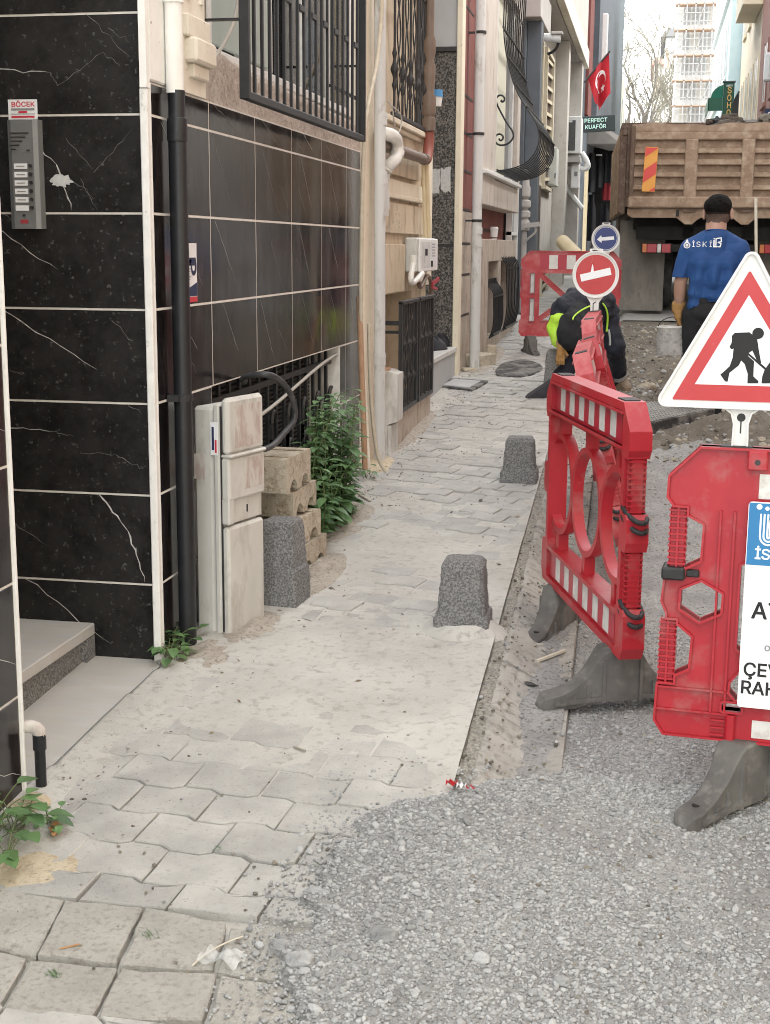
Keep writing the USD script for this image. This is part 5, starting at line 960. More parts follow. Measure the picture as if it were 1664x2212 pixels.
bollard(-.735, 8.16, ground_z(8.16), .02, 'second granite bollard with a chipped pale corner', hh=.19, mort=False)
bollard(-.760, 11.7, ground_z(11.7), 0, 'farthest granite bollard, half behind the red barrier', hh=.30, mort=False, sc=1.05)
bollard(-1.497, 5.50, .095, -.12, 'loose granite bollard standing behind the cream cabinet', hb=.17, hh=.195, mort=False, sc=.84, grp='loose granite bollard', ch=.010)
# black pipe stub at the entrance corner
t = Thing('pipe_stub', 'short black drain pipe stub at the entrance corner', 'pipe', (-1.715, 3.56, 0)); t.part('pipe', MB().tube([(-1.715, 3.56, -.02), (-1.715, 3.56, .155)], .0165, 14), 'black_pipe', 40)
t.part('collar', MB().tube([(-1.715, 3.56, .135), (-1.715, 3.56, .182)], .020, 14), 'black_pipe', 40); t.part('elbow', MB().tube(smooth_path([(-1.715, 3.56, .178), (-1.718, 3.56, .196), (-1.735, 3.555, .205), (-1.765, 3.545, .206)]), [.0195]*17 + [.019]*8, 12), 'cabinet_scuff', True)
# ------------------------------------------------------------------ plants
def leaf(mb, o, d, up, L, W, droop=.35, fold=.25):
    d = np.asarray(d, float)/np.linalg.norm(d); s = np.cross(d, up); s /= max(np.linalg.norm(s), 1e-6); n = np.cross(s, d); P = []
    for t_, w_ in ((0, .0), (.18, .62), (.42, 1.0), (.68, .78), (.88, .36), (1, .0)):
        c = o + d*L*t_ - n*L*droop*t_*t_
        P.append((c + s*W*w_/2 + n*W*fold*w_/2, c, c - s*W*w_/2 + n*W*fold*w_/2))
    v = np.array(P).reshape(-1, 3); i = np.arange(5); f = np.vstack([np.stack([3*i, 3*i + 1, 3*i + 4, 3*i + 3], 1), np.stack([3*i + 1, 3*i + 2, 3*i + 5, 3*i + 4], 1)]); mb.add(v, f)
rp = np.random.default_rng(21)
bush = Thing('nettle_bush', 'leafy green nettle bush growing at the basement window', 'bush', (-1.6, 7.0, ground_z(7.0))); fol, sts, lig = MB(), MB(), MB()
for k in range(54):
    y0_ = rp.uniform(6.28, 7.12); x0_ = FX + rp.uniform(.04, .20); hgt = np.interp(y0_, [6.35, 6.65, 7.0, 7.35], [.40, .72, .70, .45])*rp.uniform(.45, 1.05); top = np.array([x0_ + rp.normal(.045, .06), y0_ + rp.normal(-.03, .10), ground_z(y0_) + hgt]); b_ = np.array([x0_, y0_, ground_z(y0_)])
    mid = (b_ + top)/2 + [rp.normal(0, .03), rp.normal(0, .03), .03]; pth = smooth_path([b_, mid, top], 8); pth[:, 0] = np.maximum(pth[:, 0], FX + .012); sts.tube(pth, np.linspace(.0042, .0018, len(pth)), 5)
    nn = int(hgt/.036); ph = rp.uniform(0, 6)
    for q in range(2, nn + 1):
        p_ = pth[int(q/nn*(len(pth) - 1))]; a = ph + q*1.57; L = rp.uniform(.06, .125)*(1.1 - .55*q/nn)
        for s_ in (0, math.pi):
            d = np.array([math.cos(a + s_), math.sin(a + s_), rp.uniform(-.1, .45)]); o = p_ + d*.008
            if o[0] + d[0]*L < FX + .004: d[0] = abs(d[0])
            leaf(lig if (q > nn - 3 and rp.random() < .5) else fol, o, d, (0, 0, 1), L, L*.62, rp.uniform(.15, .5))
bush.part('stem', sts, 'stem', kind='stuff'); bush.part('foliage', fol, 'leaf', True, kind='stuff'); bush.part('foliage', lig, 'leaf_light', True, kind='stuff')
def weed(name, lab, pts, n, L0, seed, mat='leaf_light', spread=.10, hh=.07):
    r_ = np.random.default_rng(seed); c = np.mean(pts, 0); t = Thing(name, lab, 'weed', c); st = MB()
    for k in range(n):
        b_ = np.array(pts[k % len(pts)]) + [r_.normal(0, .012), r_.normal(0, .012), 0]; a = r_.uniform(0, 2*np.pi); e = b_ + [math.cos(a)*spread*r_.uniform(.2, 1), math.sin(a)*spread*r_.uniform(.2, 1), hh*r_.uniform(.35, 1.1)]
        e[0] = max(e[0], FX + .01) if b_[0] > FX else e[0]; st.tube(smooth_path([b_, (b_ + e)/2 + [0, 0, .012], e], 4), .0016, 5); L = L0*r_.uniform(.7, 1.25); m_ = MB(); leaf(m_, e, [math.cos(a), math.sin(a), r_.uniform(-.2, .3)], (0, 0, 1), L, L*.72, r_.uniform(.1, .4)); t.part('leaf', m_, mat if r_.random() < .7 else 'leaf', True)
    t.part('stem', st, 'stem', kind='stuff')
g0 = lambda x, y: at_g(x, y)
weed('corner_weed', 'round leaved weed growing below the white corner strip', [g0(360, 1425), g0(350, 1405), g0(375, 1430), g0(405, 1385), g0(385, 1410), g0(365, 1405)], 64, .050, 1, spread=.07, hh=.075)
weed('kerb_weed', 'green weed at the wall foot in the lower left corner', [g0(-20, 1830), g0(10, 1860), g0(30, 1800), g0(-10, 1780)], 46, .066, 2, spread=.11, hh=.10)
weed('small_weed', 'small weed sprig beside the curled dry leaf', [g0(118, 1790), g0(108, 1782)], 11, .034, 3, spread=.05, hh=.05)
weed('crack_weed', 'small weed in the paving under the leaning sticks', [at_g(795, 1035), at_g(780, 1028)], 14, .05, 4, 'leaf', spread=.10, hh=.07)
for (x, y, s_, sd, lab) in ((325, 2022, .03, 8, 'grass tuft in the joint between two big slabs'), (120, 2105, .02, 9, 'low green moss tuft at the lower left slab edge'), (475, 1832, .02, 10, 'tiny green tuft between the wavy pavers')):
    r_ = np.random.default_rng(sd); p_ = at_g(x, y); m_ = MB()
    for k in range(34): b_ = p_ + [r_.normal(0, s_*.5), r_.normal(0, s_*.35), -.004]; a = r_.uniform(0, 6.28); leaf(m_, b_, [math.cos(a)*.6, math.sin(a)*.6, 1], (1, .2, 0), s_*r_.uniform(.4, 1.0), .003, .2, .1)
    single('grass_tuft', m_, 'leaf_light', lab, 'grass tuft', True, kind='stuff')
p_ = at_g(120, 1806); U, V = np.meshgrid(np.linspace(-1, 1, 9), np.linspace(-1, 1, 9)); wv = np.sqrt(np.clip(1 - V**2, 0, 1)); single('dry_leaf', MB().grid(p_[0] + U*wv*.018, p_[1] + V*.026, p_[2] + .012 + .016*U*U + .008*np.sin(V*4 + U*2)), 'dry_leaf', 'curled orange dry leaf lying on a grey paver', 'leaf', True)
# ------------------------------------------------------------------ litter and odd pieces on the ground
p_ = at_g(988, 1714); p_[2] = ground_z(p_[1]) + .022; t = Thing('crisp_wrapper', 'crumpled red and white wrapper at the end of the kerb line', 'wrapper', p_)
U, V = np.meshgrid(np.linspace(-1, 1, 10), np.linspace(-1, 1, 6)); t.part('red_end', MB().grid(p_[0] - .018 + U*.017, p_[1] + .006 + V*.011 - U*.004, p_[2] + .008 + .007*np.sin(U*5 + V*3)), 'sign_red', True); t.part('white_middle', MB().grid(p_[0] + .012 + U*.014, p_[1] - .003 + V*.010, p_[2] + .006 + .006*np.sin(U*6 + V*2)), 'paper', True); t.part('red_end', MB().grid(p_[0] + .040 + U*.014, p_[1] - .010 + V*.007, p_[2] + .006 + .005*np.sin(U*5 + 1)), 'cloth_red', True)
p_ = at_g(480, 2076); U, V = np.meshgrid(np.linspace(-1, 1, 14), np.linspace(-1, 1, 9)); single('plastic_film', MB().grid(p_[0] + U*.045 + V*.008, p_[1] + V*.032 - U*.006, p_[2] + .012 + .010*np.sin(U*4 + .4) + .006*np.sin(V*5 + U*2)), 'foil_clear', 'scrap of clear plastic film lying on the front slab', 'plastic film', True)
def twig(D, r_, lab, mat='twig', lift=.006):
    P = [at_g(*d) + (0, 0, lift) for d in D]; single('twig', MB().tube(smooth_path(P, 4), r_, 6), mat, lab, 'twig', True)
twig([(415, 2092), (455, 2060), (525, 2028)], .0022, 'long thin bent twig on the front slab', 'pale_wood'); twig([(130, 2055), (172, 2045)], .002, 'short brown twig at the left of the front slabs', 'dry_leaf'); twig([(635, 1617), (660, 1626)], .003, 'short twig on the dusty pavement', 'twig'); twig([(770, 1068), (800, 1085)], .007, 'stick of wood lying by the nettle bush', 'pale_wood', .01)
p_ = at_g(1190, 1425, -.06); single('wood_splinter', MB().bar(p_ - (.05, .03, 0), p_ + (.05, .10, .012), .013, .009), 'pale_wood', 'pale splinter of wood lying in the gutter', 'splinter')
for (x, y, s_, rz_, lab) in ((1036, 790, (.20, .34, .12), -.35, 'concrete block lying at the foot of the banded pipe'), (1062, 775, (.10, .16, .14), .1, 'smaller broken block behind the loose concrete block'), (1012, 802, (.13, .12, .035), .5, 'flat pale shard before the loose concrete block')):
    p_ = at_g(x, y); single('loose_block', MB().obox(p_ + (0, 0, s_[2]/2), s_, rotz(rz_), .012), 'block_stone', lab, 'block')
r_ = np.random.default_rng(8)
for i, (x, y, s_, lab) in enumerate(((700, 1945, .017, 'grey stone at the gravel edge by the broken paver'), (830, 2040, .034, 'dark wedge shaped stone lying in the gravel'), (648, 2095, .034, 'big dark clod at the gravel edge by the front slab'), (610, 2060, .022, 'flat grey stone beside the big clod'), (1040, 2070, .022, 'rounded pale stone in the middle of the gravel'), (870, 1772, .016, 'grey stone at the upper gravel edge'), (1215, 2100, .02, 'pointed grey stone on the right of the gravel'), (680, 1935, .024, 'long grey stone against the last wavy paver'))):
    p_ = at_g(x, y); v, f = stone(2, 50 + i, (.75, .6)); p_[2] = max(float(road_z(p_[0], p_[1])) if edge_dist(p_[0], p_[1]) > 0 else ground_z(p_[1]), ground_z(p_[1]) - .09) + s_*.3; single('stone', MB().add(v*s_ + p_, f), 'gravel_stone', lab, 'stone')
for i, (x, y, s_, lab) in enumerate(((1140, 1478, .035, 'dark slate chip lying in the gutter'), (1160, 1690, .012, 'small black stone at the gutter mouth'))):
    p_ = at_g(x, y, -.06); single('stone', MB().hull(p_ + RNG.normal(0, 1, (14, 3))*[s_*.7, s_*.4, s_*.22]), 'dark_iron', lab, 'stone')
# sand swept against the lower left wall and against the bollard
for (cx, cy, rx, ry, h, nm, lab) in ((-1.63, 3.10, .24, .15, .020, 'sand_heap', 'pale sand washed over the slabs at the lower left'), (-1.70, 3.44, .07, .08, .05, 'sand_heap', 'little heap of crumbled sand at the pipe stub'), (-1.69, 8.45, .12, .35, .035, 'sand_heap', 'sand and rubble swept under the leaning sticks'), (-1.53, 5.12, .13, .26, .022, 'dirt_heap', 'brown dirt gathered along the foot of the cream cabinet'), (-1.45, 5.95, .12, .40, .028, 'dirt_heap', 'dirt and crumbs below the kerb block pile'), (-1.62, 4.78, .13, .20, .018, 'dirt_heap', 'dirt at the foot of the black pipe and corner weed'), (-1.56, 6.9, .16, .55, .024, 'dirt_heap', 'earth under the nettle bush'), (-1.66, 9.7, .10, .95, .030, 'dirt_heap', 'dirt along the plinth below the iron gate'), (-1.62, 13.9, .14, 1.2, .035, 'dirt_heap', 'tan dirt along the foot of the low barred wall')):
    U, V = np.meshgrid(np.linspace(-1, 1, 40), np.linspace(-1, 1, 40)); r2 = np.sqrt(U*U + V*V); X, Y = cx + U*rx, cy + V*ry; Z = ground_z(Y) - .005 + (1.9 if nm == 'dirt_heap' else 1.0)*h*np.clip(1 - r2, 0, 1)**.6*(.35 + .9*fb(X, Y, 22, 4, 12)) - .02*np.clip(r2 - .95, 0, 1); single(nm, MB().grid(X, Y, Z), 'sand' if nm == 'sand_heap' else 'wall_dirt', lab, 'sand' if nm == 'sand_heap' else 'dirt', True, kind='stuff')
q0, q1 = at_y(1216, 522, 20), at_y(1250, 556, 19.2); single('rolled_mat', MB().tube([q0, q1], .10, 14), 'gas_yellow', 'yellowish roll leaning against the columns behind the far barrier', 'roll', 40)

# leaf crumbs and chips along the wall foot
rd = np.random.default_rng(77); m_ = MB(); n_ = 0
while n_ < 900:
    y = rd.uniform(3.2, 14); x = -1.74 + abs(rd.normal(0, .16)) if rd.random() < .8 else rd.uniform(-1.7, -.6)
    if y < 4.3 and rd.random() < .6: continue
    if 4.98 < y < 5.3 and x < -1.5: continue
    p_ = np.array([x, y, ground_z(y) + rd.uniform(.004, .012)]); a = rd.uniform(0, 6.28); L = np.exp(rd.normal(math.log(.0055 if y < 4.6 else .008), .45)); u = np.array([math.cos(a), math.sin(a), rd.normal(0, .25)])*L; w = np.array([-math.sin(a), math.cos(a), rd.normal(0, .3)])*L*rd.uniform(.25, .6)
    m_.add([p_ - u, p_ - w, p_ + u, p_ + w + [0, 0, .002]], [[0, 1, 2], [0, 2, 3]]); n_ += 1
single('leaf_debris', m_, 'debris', 'dry leaf crumbs and chips along the wall foot', 'debris', kind='stuff')

# ------------------------------------------------------------------ red plastic barriers
ZB0, ZB1, BW = .205, 1.09, 1.26
def bar_outline(W):
    h = W/2; L = [(-h + .10, ZB1), (-h + .012, ZB1 - .09), (-h + .010, ZB1 - .155), (-h + .028, ZB1 - .178), (-h + .028, .715), (-h + .012, .70), (-h + .006, .62), (-h + .022, .585), (-h + .022, .385), (-h + .004, .365), (-h, .25), (-h + .03, ZB0)]
    return Polygon(L + [(-x, z) for x, z in L[::-1]])
def ratchet(t, x0, x1, z0, z1, mat, th=.05):
    t.part('ratchet_post', MB().box((x0, -th*.36, z0), (x1, th*.36, z1), .004), mat); m_ = MB(); n = max(4, int((z1 - z0)/.0175))
    for k in range(n): z = z0 + (k + .5)*(z1 - z0)/n; m_.box((x0 - .003, -th*.5, z - .003), (x1 + .002, th*.5, z + .003)) if k % 1 == 0 else None
    m_.box(((x0 + x1)/2 - .003, -th*.52, z0), ((x0 + x1)/2 + .003, th*.52, z1)); t.part('ratchet_rungs', m_, mat, kind='stuff')
def foot(t, x, ang, mat='rubber_foot', flip=1):
    S = np.linspace(-.30, .30, 33); R = rotz(ang); rows = []
    for s in S:
        a = abs(s); zt = np.interp(a, [0, .055, .075, .12, .18, .235, .275, .292, .30], [.212, .212, .195, .125, .075, .056, .050, .040, .02]); zb = np.interp(a, [0, .10, .14, .17, .30], [.022, .022, .008, 0, 0]); w = np.interp(a, [0, .06, .10, .18, .25, .285, .30], [.052, .05, .040, .036, .043, .034, .018]); e = .008
        zt = max(zt, zb + .012); rows.append([(-w, s, zb), (-w, s, zt - e), (-w + e, s, zt), (w - e, s, zt), (w, s, zt - e), (w, s, zb)])
    v = np.array(rows).reshape(-1, 3) @ R.T + [x, 0, 0]; n = 6; i, j = np.meshgrid(np.arange(32), np.arange(6), indexing='ij'); i, j = i.ravel(), j.ravel(); k = (j + 1) % 6
    F = np.stack([i*n + j, i*n + k, (i + 1)*n + k, (i + 1)*n + j], 1); m_ = MB().add(v, F); m_.add(v[:6], [[0, 1, 2, 3], [0, 3, 4, 5]]); m_.add(v[-6:], [[0, 2, 1, 1], [0, 3, 2, 2], [0, 4, 3, 3], [0, 5, 4, 4]])
    ft = t.part('foot', m_, mat, 28)
    rb = MB()
    for sg in (-1, 1):
        for s0, z1_ in ((.07, .17), (.125, .085), (.175, .05)):
            for sd in (-1, 1):
                w0 = np.interp(s0, [0, .06, .10, .18, .25], [.052, .05, .040, .036, .043]); rb.obox(R @ np.array([sd*(w0 + .003), sg*s0, (z1_ + .02)/2]) + [x, 0, 0], (.010, .012, z1_ - .02), R)
        for sd in (-1, 1): rb.bar(R @ np.array([sd*.047, sg*.05, .036]) + [x, 0, 0], R @ np.array([sd*.043, sg*.25, .024]) + [x, 0, 0], .012, .016)
    ft.part('foot_rib', rb, mat, kind='stuff'); ft.part('foot_hole', MB().tube([R @ np.array([0, -.225, .04]) + [x, 0, 0], R @ np.array([0, -.225, .0605]) + [x, 0, 0]], .0125, 12), 'interior_dark')
def clamp(t, x, z, mat='rubber_black', tilt=.45, ang=0.0):
    for dz in (-.017, .017):
        a = np.linspace(0, 2*np.pi, 25); P = np.c_[.058*np.sign(np.cos(a))*np.abs(np.cos(a))**.7, .030*np.sin(a), 0*a]; P = P @ rotx(0).T @ roty(tilt).T @ rotz(ang).T + [x, 0, z + dz]; t.part('clamp_hook', MB().tube(P, .009, 6, caps=False), mat, True)
def slots(t, xs_, th):
    for x in xs_: t.part('socket_slot', MB().box((x - .045, -th*.33, ZB1 - .002), (x + .045, th*.33, ZB1 + .004), .002), 'rubber_black')
def stripes(t, x0, x1, z0, z1, y, n, tilt=0, first=True):
    w = (x1 - x0)/(2*n + 1)
    for sgn in (-1, 1):
        t.part('reflective_base', MB().box((x0, sgn*y - .0008, z0), (x1, sgn*y + .0008, z1)), 'reflector_red')
        for k in range(n): a = x0 + w*(2*k + 1); t.part('reflective_stripe', MB().box((a, sgn*y - .0016, z0 + .004), (a + w, sgn*y + .0016, z1 - .004)), 'reflector_white')
def rim(poly, w): return poly.difference(poly.buffer(-w, join_style=2))
FRONT = ((1, 0, 0), (0, 0, 1), (0, 1, 0))
def plate(t, name, poly, th, mat, y=None, sm=False):
    y = -th/2 if y is None else y; return t.part(name, MB().prism(poly, th, (0, y, 0), *FRONT), mat, sm)
def barrier_a(name, lab, loc, rz, mat):                # panel with six sided hole and cut outs
    t = Thing(name, lab, 'barrier', loc, rz, 'red plastic road barriers', local=True); W = BW; k = .885/614.0
    D = lambda L: Polygon([(-W/2 + (x - 1414)*k, ZB0 + (1573 - y)*k) for x, y in L])
    holes = [D(h) for h in ([(1462, 1102), (1496, 1119), (1494, 1194), (1462, 1212)], [(1452, 1331), (1483.5, 1356), (1480.7, 1424.5), (1451, 1441)], [(1498.6, 1238), (1541, 1260), (1539.7, 1301), (1498.6, 1323), (1458.8, 1298), (1460, 1257)],
        [(1592, 1085), (1606, 1076), (1760, 1076), (1760, 1150), (1624, 1146), (1592, 1126)], [(1576, 1198), (1598, 1185), (1760, 1190), (1760, 1384), (1592, 1387), (1576, 1373)], [(1568, 1446), (1584, 1424), (1760, 1420), (1760, 1486), (1581, 1483), (1567, 1468)], [(1553, 1490), (1592, 1490), (1592, 1508), (1553, 1508)])]
    holes = [h.buffer(-.004).buffer(.004) for h in holes]; holes += [affinity.scale(h, -1, 1, origin=(0, 0)) for h in holes]
    post = [D([(1430, 1086), (1463, 1086), (1463, 1222), (1430, 1222)]), D([(1420, 1323), (1452, 1323), (1452, 1457), (1420, 1457)])]; post += [affinity.scale(h, -1, 1, origin=(0, 0)) for h in post]
    out = bar_outline(W).buffer(-.006).buffer(.006); sheet = out
    for h in holes + post: sheet = sheet.difference(h)
    plate(t, 'panel', sheet, .034, mat); m_ = MB()
    for g_ in getattr(sheet, 'geoms', [sheet]): m_.prism(rim(g_, .0065), .062, (0, -.031, 0), *FRONT)
    t.part('rim', m_, mat)
    for h in post: b = h.bounds; ratchet(t, b[0], b[2], b[1], b[3], mat)
    m_ = MB(); X = lambda x: -W/2 + (x - 1414)*k; Z = lambda y: ZB0 + (1573 - y)*k
    for s in (-1, 1):
        for x in (1530, 1558): m_.box((s*X(x) - .003, -.028, Z(1515)), (s*X(x) + .003, .028, Z(1088)))
        for y in (1468, 1516): m_.box((min(s*X(1418), s*X(1566)), -.028, Z(y) - .003), (max(s*X(1418), s*X(1566)), .028, Z(y) + .003))
        for y in (1530, 1546, 1561): m_.box((min(s*X(1532), s*X(1560)), -.028, Z(y) - .0025), (max(s*X(1532), s*X(1560)), .028, Z(y) + .0025))
        m_.tube([(s*X(1572), -.02, Z(1570)), (s*X(1572), -.02, Z(1515))], .016, 10).box((s*X(1596) - .028, -.036, Z(1002)), (s*X(1596) + .028, .036, Z(963)), .004)
    t.part('panel_rib', m_, mat, kind='stuff'); t.part('bolt', MB().tube([(X(1596), -.038, Z(985)), (X(1596), -.034, Z(985))], .008, 10), 'dark_iron'); t.part('reflective_strip', MB().box((-.36, -.0190, Z(1060)), (.36, -.0172, Z(1010))), 'reflector_white'); t.part('reflective_strip', MB().box((-.34, -.0190, Z(1562)), (.34, -.0172, Z(1524))), 'reflector_white')
    t.part('clamp_band', MB().box((-W/2 + .006, -.045, .69), (-W/2 + .075, .045, .728), .006), 'rubber_black'); t.part('clamp_band', MB().box((-W/2 + .075, -.03, .70), (-W/2 + .115, .03, .722), .004), 'rubber_black'); slots(t, (-.43, .43), .06); return t
def barrier_b(name, lab, loc, rz, mat, feet=(1.45, 1.5), clamps=True, W=BW, grp='red plastic road barriers', lean=0.0):     # frame with an oval ring between half rings
    t = Thing(name, lab, 'barrier', loc, rz, grp, local=True); out = bar_outline(W).buffer(-.006).buffer(.006); wx = W/2 - .095; win = sbox(-wx, .365, wx, .922).buffer(-.03).buffer(.03)
    ell = lambda cx, rx, rz_: affinity.scale(Point(cx, .645).buffer(1, 24), rx, rz_, origin=(cx, .645)); ring = ell(0, .215, .210).difference(ell(0, .190, .186)); fr = [ring]; c2 = .425
    for s in (-1, 1): fr.append(ell(s*c2, .215, .210).difference(ell(s*c2, .190, .186)))
    web = shapely.union_all(fr + [sbox(-.022, .84, .022, .93), sbox(-.022, .36, .022, .45), *[sbox(s*c2 - .022, a, s*c2 + .022, a + .1) for s in (-1, 1) for a in (.83, .36)]]); mid = out.difference(win)
    for z0_, z1_ in ((.715, .905), (.385, .585)):
        for s in (-1, 1): mid = mid.difference(sbox(min(s*W/2, s*(W/2 - .062)), z0_, max(s*W/2, s*(W/2 - .062)), z1_))
    beam = shapely.union_all([sbox(-wx + .0, .94, wx - .0, 1.06), sbox(-wx, .232, wx, .348)]); plate(t, 'frame', mid.difference(beam), .078, mat); plate(t, 'beam_web', beam.buffer(.004), .052, mat); plate(t, 'ring_web', web.intersection(win.buffer(.004)), .042, mat)
    for z0_, z1_ in ((.715, .905), (.385, .585)):
        for s in (-1, 1): ratchet(t, min(s*(W/2 - .03), s*(W/2 - .062)), max(s*(W/2 - .03), s*(W/2 - .062)), z0_, z1_, mat, .06)
    stripes(t, -wx + .05, wx - .05, .948, 1.050, .0268, 6); stripes(t, -wx + .05, wx - .05, .240, .342, .0268, 6); m_ = MB()
    for s in (-1, 1): m_.box((-wx, s*.030, .930), (wx, s*.047, .940)).box((-wx, s*.030, 1.05), (wx, s*.047, 1.058))
    t.part('beam_lip', m_, mat, kind='stuff')
    for x, a in zip((-.45, .45), feet): foot(t, x, a)
    if lean: UsdGeom.Xformable(stage.GetPrimAtPath(t.path)).AddRotateXOp().Set(lean)
    if clamps:
        for s in (1,): clamp(t, s*(W/2 - .045), .70, tilt=s*.45, ang=.3); clamp(t, s*(W/2 - .045), .375, tilt=s*.5, ang=.2)
    slots(t, (-.46, .46), .085); return t
def road_at(x, y): return float(ground_z(y) - .085)
r2 = math.atan2(-1.22, .375)
B2a = barrier_b('barrier', 'red ring barrier standing slantwise at the gutter, second from the camera', (-.193, 5.18, road_at(0, 5.18)), r2, 'barrier_red', feet=(math.radians(88) - r2 - math.pi/2 - .3, math.radians(10) - r2 - math.pi/2 + math.pi + .25))
barrier_b('barrier', 'red barrier seen end on behind the slanting one', (-.03, 6.75, road_at(0, 6.75) + .01), math.radians(-88.5), 'barrier_old', feet=(), clamps=True, lean=15)
barrier_b('barrier', 'dusty red barrier seen end on carrying the no entry sign', (-.21, 8.12, road_at(0, 8.12)), math.radians(-89.5), 'barrier_old', feet=(), clamps=True, lean=6.5)
barrier_b('barrier', 'red barrier leaning lowest in the stack by the slanting barrier', (.02, 7.55, road_at(0, 7.55) + .005), math.radians(-88), 'barrier_red', feet=(), clamps=False, lean=18)
A1 = barrier_a('barrier', 'red barrier with white board at the right, carrying the roadworks triangle', (.690, 3.985, -.052), math.radians(-6), 'barrier_red')
foot(A1, -.36, math.radians(-32)); foot(A1, .43, math.radians(-20))
# board on the front barrier
bd = Thing('notice_board', 'white and blue water board fixed on the front red barrier', 'sign board', (.690, 3.985, -.052), math.radians(-6), local=True); yb_ = -.052
bd.part('board', MB().prism(sbox(-.385, .325, .385, .940).buffer(-.01).buffer(.01), .010, (0, yb_, 0), *FRONT), 'board_white'); bd.part('blue_field', MB().prism(sbox(-.383, .756, .383, .938), .0008, (0, yb_ - .0009, 0), *FRONT), 'board_blue')
fx_ = lambda x: -.385 + (x - 1612)/2947*4.05; fz_ = lambda y: .94 - (y - 1085)/2947*4.05*1.01
yl = yb_ - .0012; m_ = MB()
for k, o in enumerate((0, .010, .020)):                # three nested strokes of the emblem
    P = [(fx_(1638) + o, fz_(1110)), (fx_(1638) + o, fz_(1155))] + [(fx_(1655) + (.0235 - o)*1.0*math.cos(a), fz_(1155) + (.026 - o)*math.sin(a)) for a in np.linspace(math.pi, 2*math.pi, 9)] + [(fx_(1655) + .0235 - o, fz_(1140)), (fx_(1655) - .002, fz_(1122))]
    m_.prism(LineString(P).buffer(.0026), .0006, (0, yl, 0), *FRONT)
m_.prism(Point(fx_(1650), fz_(1097)).buffer(.006).union(Point(fx_(1634), fz_(1094)).buffer(.008)), .0006, (0, yl, 0), *FRONT); bd.part('emblem', m_, 'sign_face')
bd.part('lettering', MB().text('İSKİ', .030, (fx_(1629), yl + .0004, fz_(1204)), (1, 0, 0), (0, 0, 1), .0006, True), 'sign_face')
bd.part('lettering', MB().text('AT', .0475, (fx_(1629), yl + .0004, fz_(1331)), (1, 0, 0), (0, 0, 1), .0006, True), 'ink_black'); bd.part('lettering', MB().text('ÇEVRE', .0385, (fx_(1619), yl + .0004, fz_(1457)), (1, 0, 0), (0, 0, 1), .0006, True), 'ink_black'); bd.part('lettering', MB().text('RAHAT', .0385, (fx_(1615), yl + .0004, fz_(1497)), (1, 0, 0), (0, 0, 1), .0006, True), 'ink_black'); bd.part('lettering', MB().text('o', .022, (fx_(1660), yl + .0004, fz_(1400)), (1, 0, 0), (0, 0, 1), .0006, True), 'ink_grey')
# far barrier with crossed braces
def barrier_c(name, lab, loc, rz, mat, W=1.06):
    t = Thing(name, lab, 'barrier', loc, rz, 'red plastic road barriers', local=True); out = bar_outline(W); wx = W/2 - .21; win = sbox(-wx, .37, wx, .86); lw = .055
    br = shapely.union_all([LineString([(-wx, .38), (wx, .85)]).buffer(lw/2), LineString([(-wx, .85), (-.03, .60)]).buffer(lw/2), LineString([(wx, .38), (.03, .62)]).buffer(lw/2)]); cut = [sbox(s*(W/2 - .135) - .025, a, s*(W/2 - .135) + .025, b) for s in (-1, 1) for a, b in ((.36, .60), (.65, .86))]
    sh = out.difference(win).union(br.intersection(win.buffer(.01))); 
    for c in cut: sh = sh.difference(c)
    plate(t, 'panel', sh, .05, mat); m_ = MB()
    for g_ in getattr(sh, 'geoms', [sh]): m_.prism(rim(g_, .009), .07, (0, -.035, 0), *FRONT)
    t.part('rim', m_, mat)
    for c in cut: b = c.bounds; t.part('reflective_strip', MB().box((b[0] + .006, -.01, b[1] + .006), (b[2] - .006, .01, b[3] - .006)), 'reflector_white')
    stripes(t, -wx, wx, .90, 1.05, .0262, 3)
    for s in (-1, 1): ratchet(t, min(s*(W/2 - .01), s*(W/2 - .05)), max(s*(W/2 - .01), s*(W/2 - .05)), .71, .905, mat)
    for x in (-.40, .40): foot(t, x, .25)
    slots(t, (-.36, .36), .06); return t
barrier_c('barrier', 'far red barrier with crossed braces by the truck', (-.83, 14.55, float(ground_z(14.55)) - .03), math.radians(4), 'barrier_old')
# ------------------------------------------------------------------ road signs
ts = Thing('roadworks_sign', 'triangular roadworks sign with digging figure on the front barrier', 'road sign', (.690, 3.985, -.052), math.radians(-6), local=True)
ctr = np.array([.690, 3.985, -.052]); Rl = rotz(math.radians(-6))
def tri_local(x, y):                                   # a sight line met with the sign's plane, in the barrier's own frame
    d = Rl.T @ ray(x, y); e = Rl.T @ (EYE - ctr); s = (-.005 - e[1])/d[1]; p = e + d*s; return p[0], p[2]
apex, bl = tri_local(1625, 556), tri_local(1424, 872); ax_, hb = apex[0], (apex[0] - bl[0])*1.07; zt_, zb_2 = apex[1], tri_local(1600, 883)[1]
TRI = lambda m: Polygon([(ax_ - hb, zb_2), (ax_ + hb, zb_2), (ax_, zt_ + .040)]).buffer(-.022 - m).buffer(.022 if m < .012 else max(.0, .022 - m*.45))
outer = TRI(.0); plate_ = lambda nm, poly, y0_, th, mt, sm=False: ts.part(nm, MB().prism(poly, th, (0, y0_, 0), *FRONT), mt, sm)
plate_('housing', outer, -.012, .030, 'sign_white'); plate_('housing_rim', outer.difference(outer.buffer(-.007)), -.020, .046, 'sign_white')
cen = ((outer.bounds[0] + outer.bounds[2])/2, outer.bounds[1] + (outer.bounds[3] - outer.bounds[1])*.345)
redp = affinity.scale(outer, .80, .80, origin=cen); whp = Polygon([(ax_ - hb*.50, 0), (ax_ + hb*.50, 0), (ax_, hb*.88)])
